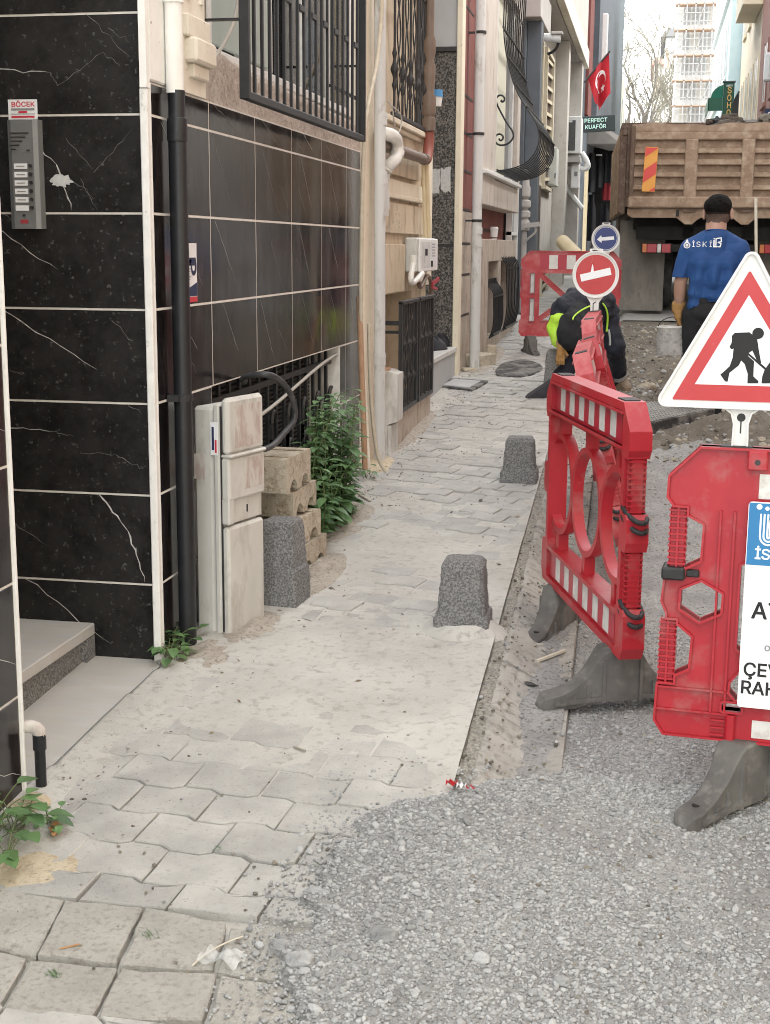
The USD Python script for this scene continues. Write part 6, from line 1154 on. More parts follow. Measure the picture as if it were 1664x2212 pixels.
redp = Polygon([tri_local(*p_) for p_ in ((1621, 583), (1452, 862), (1790, 873))]).buffer(-.004).buffer(.004); whp = Polygon([tri_local(*p_) for p_ in ((1619, 637), (1502, 829), (1737, 836))])
plate_('red_border', redp.difference(whp), -.0138, .0016, 'sign_red'); plate_('face', whp, -.0136, .0014, 'sign_face')
zz_ = lambda L: Polygon([tri_local((1400 + x/3.2)/1.15385, (500 + y/3.2)/1.15385) for x, y in L])
fig = shapely.union_all([zz_(p_).buffer(.0008) for p_ in ([(1385, 1055), (1500, 1050), (1560, 1100), (1568, 1150), (1525, 1190), (1490, 1215), (1490, 1245), (1420, 1262), (1375, 1195), (1400, 1120), (1380, 1100)], [(1385, 1055), (1365, 1075), (1362, 1130), (1345, 1165), (1358, 1180), (1385, 1175), (1390, 1150), (1398, 1100)], [(1375, 1190), (1440, 1260), (1415, 1310), (1340, 1370), (1325, 1440), (1308, 1437), (1272, 1385), (1290, 1370), (1345, 1320), (1370, 1250)],
    [(1420, 1255), (1490, 1240), (1535, 1280), (1530, 1400), (1570, 1438), (1568, 1452), (1487, 1452), (1490, 1380), (1465, 1300)], [(1525, 1190), (1566, 1140), (1575, 1200), (1592, 1290), (1575, 1300), (1548, 1240)], [(1485, 1222), (1492, 1214), (1630, 1332), (1622, 1343)], [(1600, 1452), (1605, 1400), (1625, 1345), (1664, 1290), (1720, 1300), (1760, 1370), (1775, 1452)])] + [Point(tri_local((1400 + 1570/3.2)/1.15385, (500 + 1057/3.2)/1.15385)).buffer(.0160)])
plate_('digger_figure', fig.intersection(whp.buffer(-.003)), -.0146, .0010, 'ink_black')
px_ = tri_local(1602, 900)[0]; zp = tri_local(1602, 890)[1]; zq = ZB1 - .01
neck = Polygon([(px_ - .055, zp + .012), (px_ - .030, zp - .005), (px_ - .022, zp - .035), (px_ - .024, zq), (px_ + .024, zq), (px_ + .022, zp - .035), (px_ + .030, zp - .005), (px_ + .055, zp + .012)])
plate_('neck', neck, -.004, .02, 'sign_white'); plate_('neck_rim', rim(neck, .005), -.011, .034, 'sign_white'); plate_('neck_hole', Point(px_, zp - .016).buffer(.012), -.0052, .0012, 'rubber_black'); plate_('neck_hole', sbox(px_ - .002, zp - .062, px_ + .002, zp - .026), -.0052, .0012, 'dark_iron'); plate_('rivet', Point(tri_local(1462, 868)).buffer(.003), -.0150, .003, 'sign_white')
def round_sign(name, lab, loc, rz, R, face, deco):
    t = Thing(name, lab, 'road sign', loc, rz, local=True); z0_ = R + .11; disc = Point(0, z0_).buffer(R, 32)
    t.part('housing', MB().prism(disc, .03, (0, -.01, 0), *FRONT), 'sign_white', 40); t.part('housing_rim', MB().prism(disc.difference(disc.buffer(-R*.05)), .042, (0, -.018, 0), *FRONT), 'sign_white', 40); t.part('face', MB().prism(disc.buffer(-R*.15), .0016, (0, -.0118, 0), *FRONT), face); deco(t, z0_, R)
    nk = Polygon([(-.05, .115), (-.026, .08), (-.024, 0), (.024, 0), (.026, .08), (.05, .115)]); t.part('neck', MB().prism(nk, .022, (0, -.006, 0), *FRONT), 'sign_white'); t.part('neck_slot', MB().prism(LineString([(-.008, .03), (-.008, .075), (.006, .085)]).buffer(.003), .001, (0, -.0072, 0), *FRONT), 'rubber_black')
    t.part('hanger', MB().prism(sbox(-R*.28, z0_ + R*.98, R*.28, z0_ + R*1.10).difference(sbox(-R*.18, z0_ + R*1.0, R*.18, z0_ + R*1.06)), .02, (0, -.006, 0), *FRONT), 'sign_white')
def noentry(t, z0_, R):
    t.part('bar', MB().prism(affinity.rotate(sbox(-R*.66, z0_ - R*.155, R*.66, z0_ + R*.155), 13.5, origin=(0, z0_)), .001, (0, -.0130, 0), *FRONT), 'sign_face'); t.part('scratch', MB().prism(Polygon([(-R*.22, z0_ + .1*R), (-R*.08, z0_ + .12*R), (-R*.13, z0_ + R*.42), (-R*.16, z0_ + R*.45)]), .0008, (0, -.0128, 0), *FRONT), 'sign_face')
    t.part('scratch', MB().prism(shapely.union_all([LineString([(-R*.2, z0_ + .5*R), (-R*.14, z0_ + R*.8)]).buffer(R*.008), LineString([(-R*.05, z0_ - .3*R), (R*.08, z0_ - .42*R), (R*.2, z0_ - .36*R)]).buffer(R*.01), LineString([(-R*.4, z0_ - .55*R), (-R*.36, z0_ - .4*R)]).buffer(R*.01)]), .0008, (0, -.0128, 0), *FRONT), 'barrier_old')
def arrow(t, z0_, R):
    A = Polygon([(-.62, -.02), (-.30, .26), (-.30, .11), (.58, .11), (.58, -.13), (-.30, -.13), (-.30, -.28)]); A = affinity.translate(affinity.scale(affinity.rotate(A, 5, origin=(0, 0)), R, R, origin=(0, 0)), 0, z0_); t.part('arrow', MB().prism(A, .001, (0, -.0130, 0), *FRONT), 'sign_face')
    d_ = Point(0, z0_).buffer(R, 32); t.part('ring', MB().prism(d_.buffer(-R*.19).difference(d_.buffer(-R*.22)), .001, (0, -.0130, 0), *FRONT), 'sign_face')
zs2 = road_at(0, 8.72) + 1.09; pc_ = at_y(1287, 593, 8.66); Rn = 48.5*8.66/2947*1.0
round_sign('no_entry_sign', 'round red no entry sign with slanting white bar above the bending worker', (pc_[0], 8.66, pc_[2] - Rn - .11), math.radians(6), Rn, 'sign_red', noentry)
pc_ = at_y(1309, 515, 14.5); Rn = 29.5*14.5/2947; round_sign('arrow_sign', 'round blue sign with white arrow pointing left', (pc_[0], 14.5, pc_[2] - Rn - .11), math.radians(4), Rn, 'sign_blue', arrow)
# ribbed road plate
mt = Thing('road_plate', 'thick dusty ribbed rubber road plate lying on the dug road', 'road plate', (.28, 10.7, .25)); c4 = [at_g(*p_, .0) for p_ in ((1400, 926), (1545, 893), (1475, 858), (1345, 868))]
c4 = np.array([at_g(1395, 916, -.02), at_g(1545, 884, -.02), at_g(1490, 862, -.02), at_g(1348, 872, -.02)]); cm = c4.mean(0); P2 = Polygon([tuple(p_[:2]) for p_ in c4]); nrm = np.linalg.lstsq(np.c_[c4[:, :2], np.ones(4)], c4[:, 2], rcond=None)[0]
def plate_mesh(poly, top, th):
    m_ = MB().prism(poly, th, (0, 0, -th)); v, f = m_.get(); v = v + np.c_[v[:, 0]*0, v[:, 0]*0, v[:, :2] @ nrm[:2] + nrm[2] + top]; return MB().add(v, f)
mt.part('plate', plate_mesh(P2.buffer(-.01).buffer(.01), 0, .085), 'mat_black'); ins = P2.buffer(-.03); mt.part('top_sheet', plate_mesh(ins, .004, .003), 'mat_dusty'); rb = MB(); d1, d2 = (c4[1] - c4[0])[:2], (c4[3] - c4[0])[:2]
for k in range(1, 24):
    for (o, d, e) in ((c4[0][:2], d1, d2),):
        a = o + d*k/24; L = LineString([a, a + e + d*.12]).intersection(ins)
        if L.length > .05: v, f = plate_mesh(L.buffer(.004), .009, .006).get(); rb.add(v, f)
for k in range(1, 12):
    a = c4[0][:2] + d2*k/12; L = LineString([a, a + d1]).intersection(ins)
    if L.length > .05: v, f = plate_mesh(L.buffer(.004), .0085, .006).get(); rb.add(v, f)
mt.part('rib', rb, 'mat_dusty', kind='stuff')

# ------------------------------------------------------------------ tipper truck loaded with soil
YT, TA = 19.5, math.radians(3.0)
def ty(px_, py_): return at_y(px_/1.15385, py_/1.15385, YT)
def tz_(y): return ty(1570, y)[2]
XL = at_y(1361, 400, YT)[0]; XC = XL + 1.24; zg_ = float(ground_z(YT + 2)) - .08
TK = Thing('tipper_truck', 'rusty brown tipper truck full of soil, seen from behind', 'truck', (XC, YT, zg_), TA, local=True)
Rt = rotz(TA); tl = lambda p: Rt.T @ (np.asarray(p) - np.array([XC, YT, zg_]))
def lz(py_): return at_y(1500, py_/1.15385, YT)[2] - zg_        # height above the truck's ground of a row in the tailgate
HW = 1.24; zT, zB = lz(310), lz(532)
ZR = {k: lz(v) for k, v in dict(top=309, lip=328, rail=349, r1a=367, r1b=381, r2a=395, r2b=410, r3a=427, r3b=440, r4a=458, r4b=472, sill=490, sillb=519, apron=543).items()}
bd_ = TK.part('tailgate', MB().box((-HW, .03, ZR['sillb']), (HW, .09, ZR['rail'])), 'truck_brown')
xx = np.linspace(-HW, HW, 40); wob = .012*np.sin(xx*5) + .010*np.sin(xx*13 + 1); m_ = MB().grid(np.stack([xx]*3), np.stack([xx*0 - .02, xx*0 - .035, xx*0 + .10]), np.stack([xx*0 + ZR['lip'], ZR['top'] + wob, ZR['top'] + wob - .01])); bd_.part('top_lip', m_, 'truck_brown', True)
bd_.part('top_rail', MB().box((-HW, -.03, ZR['rail']), (HW, .09, ZR['lip']), .015), 'truck_brown')
for k in (1, 2, 3, 4):
    za, zb2 = ZR[f'r{k}a'], ZR[f'r{k}b']; bd_.part('rib', MB().hull([(-HW + .03, .035, zb2 - .02), (HW - .03, .035, zb2 - .02), (-HW + .03, -.03, zb2), (HW - .03, -.03, zb2), (-HW + .03, -.03, za - .015), (HW - .03, -.03, za - .015), (-HW + .03, .035, za), (HW - .03, .035, za)]), 'truck_brown')
pxs = [tl(ty(x, 420))[0] for x in (1722, 1864)]
for x in (pxs[0], pxs[1]): bd_.part('post', MB().box((x - .085, -.055, ZR['sill'] - .01), (x + .085, .03, ZR['rail'] + .01), .012), 'truck_brown')
for x in (-HW + .02, HW - .02): bd_.part('edge_post', MB().box((x - .03, -.04, ZR['sillb']), (x + .03, .09, ZR['top'] - .02), .01), 'truck_dark')
bd_.part('sill_beam', MB().box((-HW - .02, -.075, ZR['sillb']), (HW + .02, .06, ZR['sill']), .02), 'truck_brown')
P = [(-HW - .02, ZR['sillb'] - .004), (-HW - .02, ZR['apron'] + .04), (-HW + .05, ZR['apron'])]
for x in pxs: P += [(x - .16, ZR['apron']), (x - .10, ZR['apron'] - .045), (x - .045, ZR['apron'] - .085), (x + .05, ZR['apron'] - .085), (x + .11, ZR['apron'] - .03), (x + .16, ZR['apron'])]
P += [(HW, ZR['apron']), (HW + .02, ZR['sillb'] - .004)]; bd_.part('apron', MB().prism(Polygon(P), .02, (0, -.02, 0), *FRONT), 'truck_brown'); m_ = MB()
for x in pxs: m_.hull([(x - .16, -.035, ZR['sillb'] - .003), (x + .16, -.035, ZR['sillb'] - .003), (x - .06, -.05, ZR['sillb'] - .05), (x + .06, -.05, ZR['sillb'] - .05), (x - .10, .0, ZR['sillb'] - .003), (x + .10, 0, ZR['sillb'] - .003)])
bd_.part('hinge_plate', m_, 'truck_dark', kind='stuff'); bd_.part('hinge_slot', MB().box((pxs[0] - .17, -.045, ZR['apron'] + .02), (pxs[0] - .13, -.036, ZR['sillb'] - .02)), 'chassis')
p0_, p1_ = tl(ty(1400 + 700/3.2, 527/1.0*1.0 if False else 478)), None
bx = tl(ty(1620, 420))[0]; zc_a, zc_b = lz(478), lz(367); zlen = (zc_b - zc_a); tlt = .045
pl_ = bd_.part('hazard_plate', MB().obox((bx, -.062, (zc_a + zc_b)/2), (.172, .012, zlen), roty(tlt)), 'plate_orange'); uz_ = roty(tlt)
pm = sbox(-.082, -zlen/2 + .008, .082, zlen/2 - .008)
for k in (-1, 0, 1): st_ = Polygon([(-.2, -.27 + k*.34), (.2, .03 + k*.34), (.2, .20 + k*.34), (-.2, -.10 + k*.34)]).intersection(pm); pl_.part('red_stripe', MB().prism(st_, .002, np.array([bx, -.0705, (zc_a + zc_b)/2]), uz_ @ np.array([1., 0, 0]), uz_ @ np.array([0, 0, 1.]), (0, 1, 0)), 'plate_red')
LB = 5.2; zF = ZR['sillb'] + .02
for s in (-1, 1):
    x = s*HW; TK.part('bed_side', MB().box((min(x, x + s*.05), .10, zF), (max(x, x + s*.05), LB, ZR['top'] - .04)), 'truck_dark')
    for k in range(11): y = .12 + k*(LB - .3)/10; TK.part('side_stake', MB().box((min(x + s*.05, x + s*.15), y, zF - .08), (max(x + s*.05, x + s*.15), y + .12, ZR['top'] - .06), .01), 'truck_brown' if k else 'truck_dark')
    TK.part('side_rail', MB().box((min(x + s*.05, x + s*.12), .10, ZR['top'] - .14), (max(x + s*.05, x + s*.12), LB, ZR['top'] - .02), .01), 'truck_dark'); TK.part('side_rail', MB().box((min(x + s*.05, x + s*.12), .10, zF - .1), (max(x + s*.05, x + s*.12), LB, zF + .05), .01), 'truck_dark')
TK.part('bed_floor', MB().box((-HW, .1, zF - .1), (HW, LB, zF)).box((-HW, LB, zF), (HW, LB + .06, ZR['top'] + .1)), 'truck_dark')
TK.part('chassis', MB().box((-.48, .35, 1.0), (-.33, 7.4, 1.22)).box((.33, .35, 1.0), (.48, 7.4, 1.22)).box((-1.1, .35, .98), (1.1, .55, 1.16)).box((-.9, 1.2, .55), (.9, 1.4, .75)), 'chassis')
TK.part('underfloor', MB().box((-1.15, .5, zF - .30), (1.15, LB, zF - .1)), 'chassis')
for y in (1.3, 2.7):
    for s in (-1, 1):
        for d in (.70, 1.02):
            w_ = TK.part('wheel', MB().lathe([(.0, -.13), (.30, -.13), (.47, -.14), (.50, -.10), (.50, .10), (.47, .14), (.30, .13), (0, .13)], (s*d, y, .50), 28, (1, 0, 0)), 'tyre', 40)
for s in (-1, 1): TK.part('wheel', MB().lathe([(.0, -.14), (.30, -.14), (.47, -.15), (.50, -.10), (.50, .10), (.47, .15), (.30, .14), (0, .14)], (s*.98, 6.6, .50), 28, (1, 0, 0)), 'tyre', 40)
fl_ = lambda x: tl(at_y(x, 600, YT))[0]
for (xa, xb) in ((fl_(1339), fl_(1440)), (fl_(1643), fl_(1643) + .62)):
    zz2 = np.linspace(lz(780), lz(548), 14); uu = np.linspace(xa, xb, 10); U, Zv = np.meshgrid(uu, zz2); TK.part('mudflap', MB().grid(U, .62 + .03*np.sin(U*9 + Zv*3) + .02*np.sin(Zv*7), Zv).grid(U, .66 + 0*U, Zv), 'mudflap', True)
TK.part('rear_beam', MB().box((-.98, .30, lz(628)), (1.2, .42, lz(608)), .01), 'chassis'); TK.part('tow_beam', MB().box((-.45, .34, lz(704)), (.55, .44, lz(678)), .01), 'mudflap')
for xa in (fl_(1384), fl_(1640)):
    lm = TK.part('lamp_bar', MB().box((xa, .20, lz(632)), (xa + .42, .30, lz(606)), .008), 'chassis')
    for k, (mt_, w_) in enumerate((('lamp_orange', .06), ('lamp_red', .13), ('reflector_white', .05), ('lamp_red', .12))):
        o = (0.015, .08, .22, .28)[k]; lm.part('lens', MB().box((xa + o, .185, lz(630)), (xa + o + w_, .20, lz(608)), .004), mt_)
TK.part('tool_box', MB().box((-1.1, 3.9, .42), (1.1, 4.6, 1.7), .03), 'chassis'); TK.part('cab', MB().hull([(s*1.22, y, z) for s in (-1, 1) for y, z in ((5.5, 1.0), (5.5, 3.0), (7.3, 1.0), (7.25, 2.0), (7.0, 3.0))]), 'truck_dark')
# the load
U, V = np.meshgrid(np.linspace(-HW + .03, HW - .03, 46), np.linspace(.12, LB - .05, 60)); Z = ZR['top'] - .20 + .20*np.exp(-((U - .25)/.75)**2) + .38*(fb(U, V, 2.0, 5, 77) - .5) + .15*(fb(U, V, 8, 3, 78) - .5) - .10*(V < .3)
L_ = np.stack([U, V, Z], -1) @ Rt.T + [XC, YT, zg_]; single('soil_load', MB().grid(L_[..., 0], L_[..., 1], L_[..., 2]), 'soil_dark', 'dark soil and rubble heaped in the tipper truck', 'soil', True, kind='stuff')
for i, (x, y, s_, mt_, lb) in enumerate(((1582, 252, .16, 'soil_dark', 'biggest dark lump on the soil load below the green sign'), (1552, 258, .10, 'rubber_black', 'black rubber scrap on the soil load'), (1660, 250, .14, 'earth', 'brown lump of soil at the right of the load'), (1535, 259, .07, 'soil_dark', 'small dark lump left of the rubber scrap'))):
    p_ = at_y(x, y, YT + 1.0); v, f = stone(3, 70 + i, (.8, .7)); single('soil_lump', MB().add(v*s_ + p_ - (0, 0, s_*.4), f), mt_, lb, 'soil lump')
q0 = at_y(1633, 428, 19.25); q1 = q0 + np.array([.10, -.16, -(q0[2] - road_z(q0[0] + .1, 19.1))]); single('shovel_handle', MB().tube([q0, q1], .021, 10), 'pale_wood', 'long wooden tool handle leaning on the truck tailgate', 'tool handle', True)

# ------------------------------------------------------------------ the worker
MX, MY = float(at_y(1541, 600, 11.25)[0]), 11.25; MZ = float(road_z(MX, MY)); HT = at_y(1540, 425, MY)[2] - MZ; sc = HT/1.765
SV = np.array([1.04, 1.04, 1.0])*sc
mn = Thing('person', 'worker seen from behind in blue printed T-shirt, black trousers and tan gloves holding a bucket', 'person', (MX, MY, MZ), local=True)
def blob(chains, ln=.014, it=12, seg=18):
    parts = [(m3.Manifold.sphere(a[1], seg).scale(a[2] if len(a) > 2 else (1, 1, 1)).translate(tuple(map(float, a[0]))) + m3.Manifold.sphere(b[1], seg).scale(b[2] if len(b) > 2 else (1, 1, 1)).translate(tuple(map(float, b[0])))).hull() for a, b in chains]
    M = m3.Manifold.batch_boolean(parts, m3.OpType.Add).refine_to_length(ln).to_mesh(); t = trimesh.Trimesh(M.vert_properties[:, :3], M.tri_verts, process=True); trimesh.smoothing.filter_taubin(t, .5, .53, it); return t
J = dict(sl=(-.160, -.005, 1.40), sr=(.160, .0, 1.40), el=(-.222, -.015, 1.165), er=(.226, -.02, 1.165), wl=(-.222, .06, .985), wr=(.20, .13, .99), nk=(0, -.008, 1.485), nt=(.004, .012, 1.565), hd=(.012, .03, 1.655), hl=(-.095, .0, .93), hr=(.095, .0, .93), kl=(-.11, .03, .50), kr=(.115, .06, .50), al=(-.12, -.01, .09), ar=(.13, .05, .09))
J = {k: np.array(v) for k, v in J.items()}
hs = (.98, 1.15, 1.0)
body = blob([((J['sl'], .052), (J['el'], .043)), ((J['el'], .043), (J['el']*.55 + J['wl']*.45, .043)), ((J['el']*.55 + J['wl']*.45, .043), (J['wl'], .029)), ((J['sr'], .052), (J['er'], .043)), ((J['er'], .043), (J['er']*.55 + J['wr']*.45, .043)), ((J['er']*.55 + J['wr']*.45, .043), (J['wr'], .029)),
    ((J['nk'], .068), (J['nt'], .072)), ((J['nt'], .072), (J['hd'] - (0, .005, .02), .070)), ((J['hd'] + (0, -.012, .03), .088, hs), (J['hd'] + (0, .02, .035), .084, hs)), ((J['hd'] + (0, -.004, -.02), .084), (J['hd'] + (0, .055, -.075), .044)), ((J['hd'] + (0, .06, -.02), .05), (J['hd'] + (0, .055, -.075), .034)), ((J['hd'] + (0, .100, -.005), .012), (J['hd'] + (0, .118, -.028), .015)),
    ((J['hd'] + (-.092, .0, .000), .026, (.5, .9, 1.2)), (J['hd'] + (-.094, -.005, -.030), .019, (.5, .9, 1))), ((J['hd'] + (.092, .0, .000), .026, (.5, .9, 1.2)), (J['hd'] + (.096, -.005, -.030), .019, (.5, .9, 1))), ((J['sl'], .05), (J['nk'] - (0, 0, .03), .05)), ((J['sr'], .05), (J['nk'] - (0, 0, .03), .05)), ((J['nk'] - (0, 0, .10), .08, (1.2, .9, 1)), ((0, 0, 1.0), .09, (1.15, .75, 1))),
    (((-.06, 0, .98), .10), (J['hl'], .085)), (((.06, 0, .98), .10), (J['hr'], .085)), ((J['hl'], .08), (J['kl'], .055)), ((J['kl'], .055), (J['al'], .038)), ((J['hr'], .08), (J['kr'], .055)), ((J['kr'], .055), (J['ar'], .038))], .012, 8)
hr_ = rotz(-.22); bv = np.array(body.vertices); hm = bv[:, 2] > 1.56; w_ = sstep(1.545, 1.60, bv[:, 2])[:, None]; hc = J['hd']*[1, 1, 0]; bv = bv*(1 - w_) + ((bv - hc) @ hr_.T + hc)*w_
hd_turn = lambda v: (np.asarray(v) - hc) @ hr_.T + hc
bod = mn.part('body', MB().add(bv*SV, body.faces), 'skin', True)
eyes = MB()
for s in (-1, 1): eyes.sphere(hd_turn(J['hd'] + (s*.031, .098, .018))*SV, .0125*SV, 1)
bod.part('eyes', eyes, 'ink_black', kind='stuff'); bod.part('mouth', MB().obox(hd_turn(J['hd'] + (0, .104, -.058))*SV, (.045, .006, .008), hr_), 'cloth_red'); bod.part('brows', MB().obox(hd_turn(J['hd'] + (.031, .105, .038))*SV, (.035, .008, .008), hr_).obox(hd_turn(J['hd'] + (-.031, .105, .038))*SV, (.035, .008, .008), hr_), 'hair', kind='stuff')
def cap(z0_, k, mat, name, rough, zmax=9):             # hair follows the skull
    v, f = body.vertices, body.faces; c = J['hd'] + (0, 0, .03); d = v - c; jz = .020*(meshkit.noise(v*55, 3) - .5); sel = (v[:, 2] > z0_ + jz + .75*np.clip(v[:, 1] - .03, -.02, .1)*1.1) & (np.abs(v[:, 0] - .012) < .089) & (v[:, 2] > 1.57) & (v[:, 2] < zmax)
    fs = f[sel[f].all(1)]; u = np.unique(fs); mp = -np.ones(len(v), int); mp[u] = np.arange(len(u)); n = d[u]/np.linalg.norm(d[u], axis=1, keepdims=True); ed = sstep(z0_, z0_ + .075, v[u, 2] - .75*np.clip(v[u, 1] - .03, -.02, .1)*1.1)[:, None]
    nv = v[u] + n*(.002 + k*ed*(1 + rough*(meshkit.fbm(v[u]*70, 3, 4)[:, None] - .5))); bod.part(name, MB().add(hd_turn(nv)*SV, mp[fs]), mat, True)
cap(1.600, .0006, 'hair_short', 'clipped_hair', 0); cap(1.632, .0016, 'hair_fade', 'clipped_hair', 0); cap(1.660, .012, 'hair', 'hair', 1.3)
shirt = blob([((J['sl'], .074), (J['el'] + (-.002, 0, .030), .064)), ((J['sr'], .074), (J['er'] + (.002, 0, .030), .064)), ((J['sl'] + (.01, 0, .004), .072), (J['nk'] + (-.02, 0, .005), .064)), ((J['sr'] + (-.01, 0, .004), .072), (J['nk'] + (.02, 0, .005), .064)), ((J['sl'] + (.01, -.006, -.02), .085), (J['sr'] + (-.01, -.006, -.02), .085)),
    ((J['sl'] + (.03, -.006, -.02), .085), ((-.075, .0, 1.02), .112)), ((J['sr'] + (-.03, -.006, -.02), .085), ((.075, .0, 1.02), .112)), (((-.08, -.008, 1.30), .12), ((.08, -.008, 1.30), .12)), (((-.08, -.008, 1.18), .116), ((.08, -.008, 1.18), .116)), (((-.08, 0, 1.05), .118), ((.08, 0, 1.05), .118)), ((J['nk'] - (0, .012, .02), .09), ((0, -.012, 1.2), .122)), (((-.08, 0, 1.30), .118), ((-.08, 0, .99), .116)), (((.08, 0, 1.30), .118), ((.08, 0, .99), .116))], .011, 10)
sv, sf = np.array(shirt.vertices), np.array(shirt.faces); hem = 1.005 + .030*np.cos(sv[:, 0]*14) - .02*np.clip(-sv[:, 0], 0, .2)/.2; slv = (np.abs(sv[:, 0]) > .170) & (sv[:, 2] < 1.19)
keep = ~(((sv[:, 2] < hem - .012) | slv)[sf].any(1)) & ~((np.hypot(sv[:, 0], (sv[:, 1] + .004)*1.0) < .070) & (sv[:, 2] > 1.50))[sf].any(1)
Nn = np.array(shirt.vertex_normals); fold = .011*np.sin(sv[:, 0]*58 + 9*(sv[:, 2] - 1.2)*sv[:, 0]*6 + 2*np.sin(sv[:, 2]*7))*sstep(1.40, 1.18, sv[:, 2]) + .022*(meshkit.fbm(sv*[11, 9, 3.0], 3, 7) - .5) + .010*np.sin((sv[:, 2] - 1.04)*62 + sv[:, 0]*9)*np.exp(-((sv[:, 2] - 1.05)/.05)**2)
sv = sv + Nn*fold[:, None]; torso = np.abs(sv[:, 0]) < .19; sf = sf[keep]
bod.part('t_shirt', MB().add(sv*SV, sf), 'shirt_blue', True); bod.part('collar', MB().tube([SV*np.array((.074*math.cos(a), -.004 + .072*math.sin(a), 1.522 - .012*math.sin(a))) for a in np.linspace(0, 2*np.pi, 25)], .006, 6, caps=False), 'shirt_blue', True)
jeans = blob([(((-.055, 0, 1.02), .112), (J['hl'], .105)), (((.055, 0, 1.02), .112), (J['hr'], .105)), (((-.07, -.03, .95), .105), ((.07, -.03, .95), .105)), ((J['hl'] - (0, .01, 0), .108), (J['kl'], .075)), ((J['kl'], .075), (J['al'] + (0, .01, -.02), .062)), ((J['hr'] - (0, .01, 0), .108), (J['kr'], .075)), ((J['kr'], .075), (J['ar'] + (0, .01, -.02), .062))], .016, 8)
jv = np.array(jeans.vertices) + np.array(jeans.vertex_normals)*(.012*(meshkit.fbm(np.array(jeans.vertices)*[14, 14, 22], 3, 9)[:, None] - .5)); bod.part('trousers', MB().add(jv*SV, jeans.faces), 'jeans_black', True); m_ = MB()
for s in (-1, 1): m_.bar((s*.035, -.140, .93), (s*.115, -.130, .945), .003, .006).bar((s*.115, -.130, .945), (s*.12, -.125, .83), .003, .006)
bod.part('pocket_seam', m_, 'cloth_black', kind='stuff')
for s, a_ in ((-1, J['al']), (1, J['ar'])):
    P = [a_ + (dx*.045*w, dy, dz) for dy, w, h in ((-.09, .7, .08), (-.04, .95, .12), (.05, 1.0, .09), (.14, 1.0, .055), (.19, .6, .035)) for dx in (-1, 1) for dz in (-.09, -.09 + h)]; bod.part('boot', MB().hull(np.array(P)*SV), 'boot_brown', 40)
# lettering laid on the back of the shirt
from scipy.spatial import cKDTree
bk = sv[sv[:, 1] < -.02]; kd = cKDTree(bk[:, [0, 2]])
def on_back(mb, name, mat='sign_face'):
    v, f = mb.get(); tm = trimesh.Trimesh(v, f, process=False).subdivide_to_size(.012); v, f = tm.vertices.copy(), tm.faces; dd, ii = kd.query(v[:, [0, 2]], k=6); y = (bk[ii, 1]).min(1) - .0035; v[:, 1] = y + (v[:, 1]); bod.part(name, MB().add(v*SV, f), mat)
def mxz(x, y): p_ = at_y((1640 + x/5.53)/1.15385, (460 + y/5.53)/1.15385, MY - .13); return (p_[0] - MX)/SV[0], (p_[2] - MZ)/sc
x0_, z0_ = mxz(470, 864); x1_, z1_ = mxz(728, 750)
hh_ = (z1_ - z0_)*.86
for ch, xa in (('İ', 470), ('S', 528), ('K', 612), ('İ', 706)): on_back(MB().text(ch, hh_*.74, (mxz(xa, 860)[0], 0, z0_ + .003), (1, 0, 0), (0, 0, 1), .001, False), 'shirt_lettering')
ex, ez = mxz(405, 835); on_back(MB().prism(shapely.union_all([Point(ex, ez).buffer(.0225).difference(Point(ex, ez).buffer(.015)), Point(ex, ez).buffer(.010), Point(ex, ez + .028).buffer(.009), sbox(ex - .002, ez + .028, ex + .002, ez + .046), sbox(ex - .014, ez + .018, ex + .014, ez + .022)]), .001, (0, 0, 0), *FRONT), 'shirt_emblem')
lx, lz_ = mxz(762, 862); lg = shapely.union_all([sbox(lx, lz_, lx + .010, lz_ + .050), sbox(lx + .002, lz_ + .055, lx + .010, lz_ + .064), sbox(lx, lz_, lx + .030, lz_ + .009), LineString([(lx + .018, lz_ + .014), (lx + .018, lz_ + .060), (lx + .052, lz_ + .066), (lx + .055, lz_ + .040), (lx + .034, lz_ + .034), (lx + .052, lz_ + .026), (lx + .048, lz_ + .004), (lx + .036, lz_ + .004)]).buffer(.0042)]); on_back(MB().prism(lg, .001, (0, 0, 0), *FRONT), 'shirt_emblem')
# gloves: five bent fingers each
def glove(wr_, sgn, fwd, grip):
    w0 = np.array(wr_); pal = w0 + np.array([0, .012, -.075])*1.0 + np.array([0, fwd, 0]); ch = [((w0 + (0, 0, .01), .036), (w0 - (0, 0, .03), .034)), ((w0 + (0, -.014, -.035), .024), (pal + (0, -.026, 0), .021)), ((w0 + (0, .014, -.035), .024), (pal + (0, .026, 0), .021)), ((pal + (0, -.026, 0), .020), (pal + (0, .026, 0), .020))]
    for i, L in enumerate((.072, .082, .078, .062)):
        b_ = pal + (0, -.034 + .0225*(3 - i), -.006); k1 = b_ + np.array([sgn*.006, 0, -L*.52]); k2_ = k1 + np.array([sgn*L*.26*grip, .004, -L*.34]); k3 = k2_ + np.array([sgn*L*.26*grip, .0, -L*.12]); ch += [((b_, .0118), (k1, .0112)), ((k1, .0112), (k2_, .0105)), ((k2_, .0105), (k3, .0095))]
    tb = w0 + (sgn*.012, .026, -.04); t1 = tb + np.array([sgn*.028, .022, -.032]); t2 = t1 + np.array([sgn*.022, .004, -.036]); ch += [((tb, .017), (t1, .0145)), ((t1, .0145), (t2, .0115))]
    g_ = blob(ch, .006, 5, 12); gv_ = (np.array(g_.vertices) - w0)*[1.45, 1.3, 1.15] + w0; bod.part('glove', MB().add(gv_*SV, g_.faces), 'glove', True); bod.part('glove_cuff', MB().lathe([(.037, -.028), (.041, -.018), (.040, .0), (.042, .012), (.041, .026), (.036, .030)], (w0 + (0, 0, .012))*SV, 14), 'cuff', True)
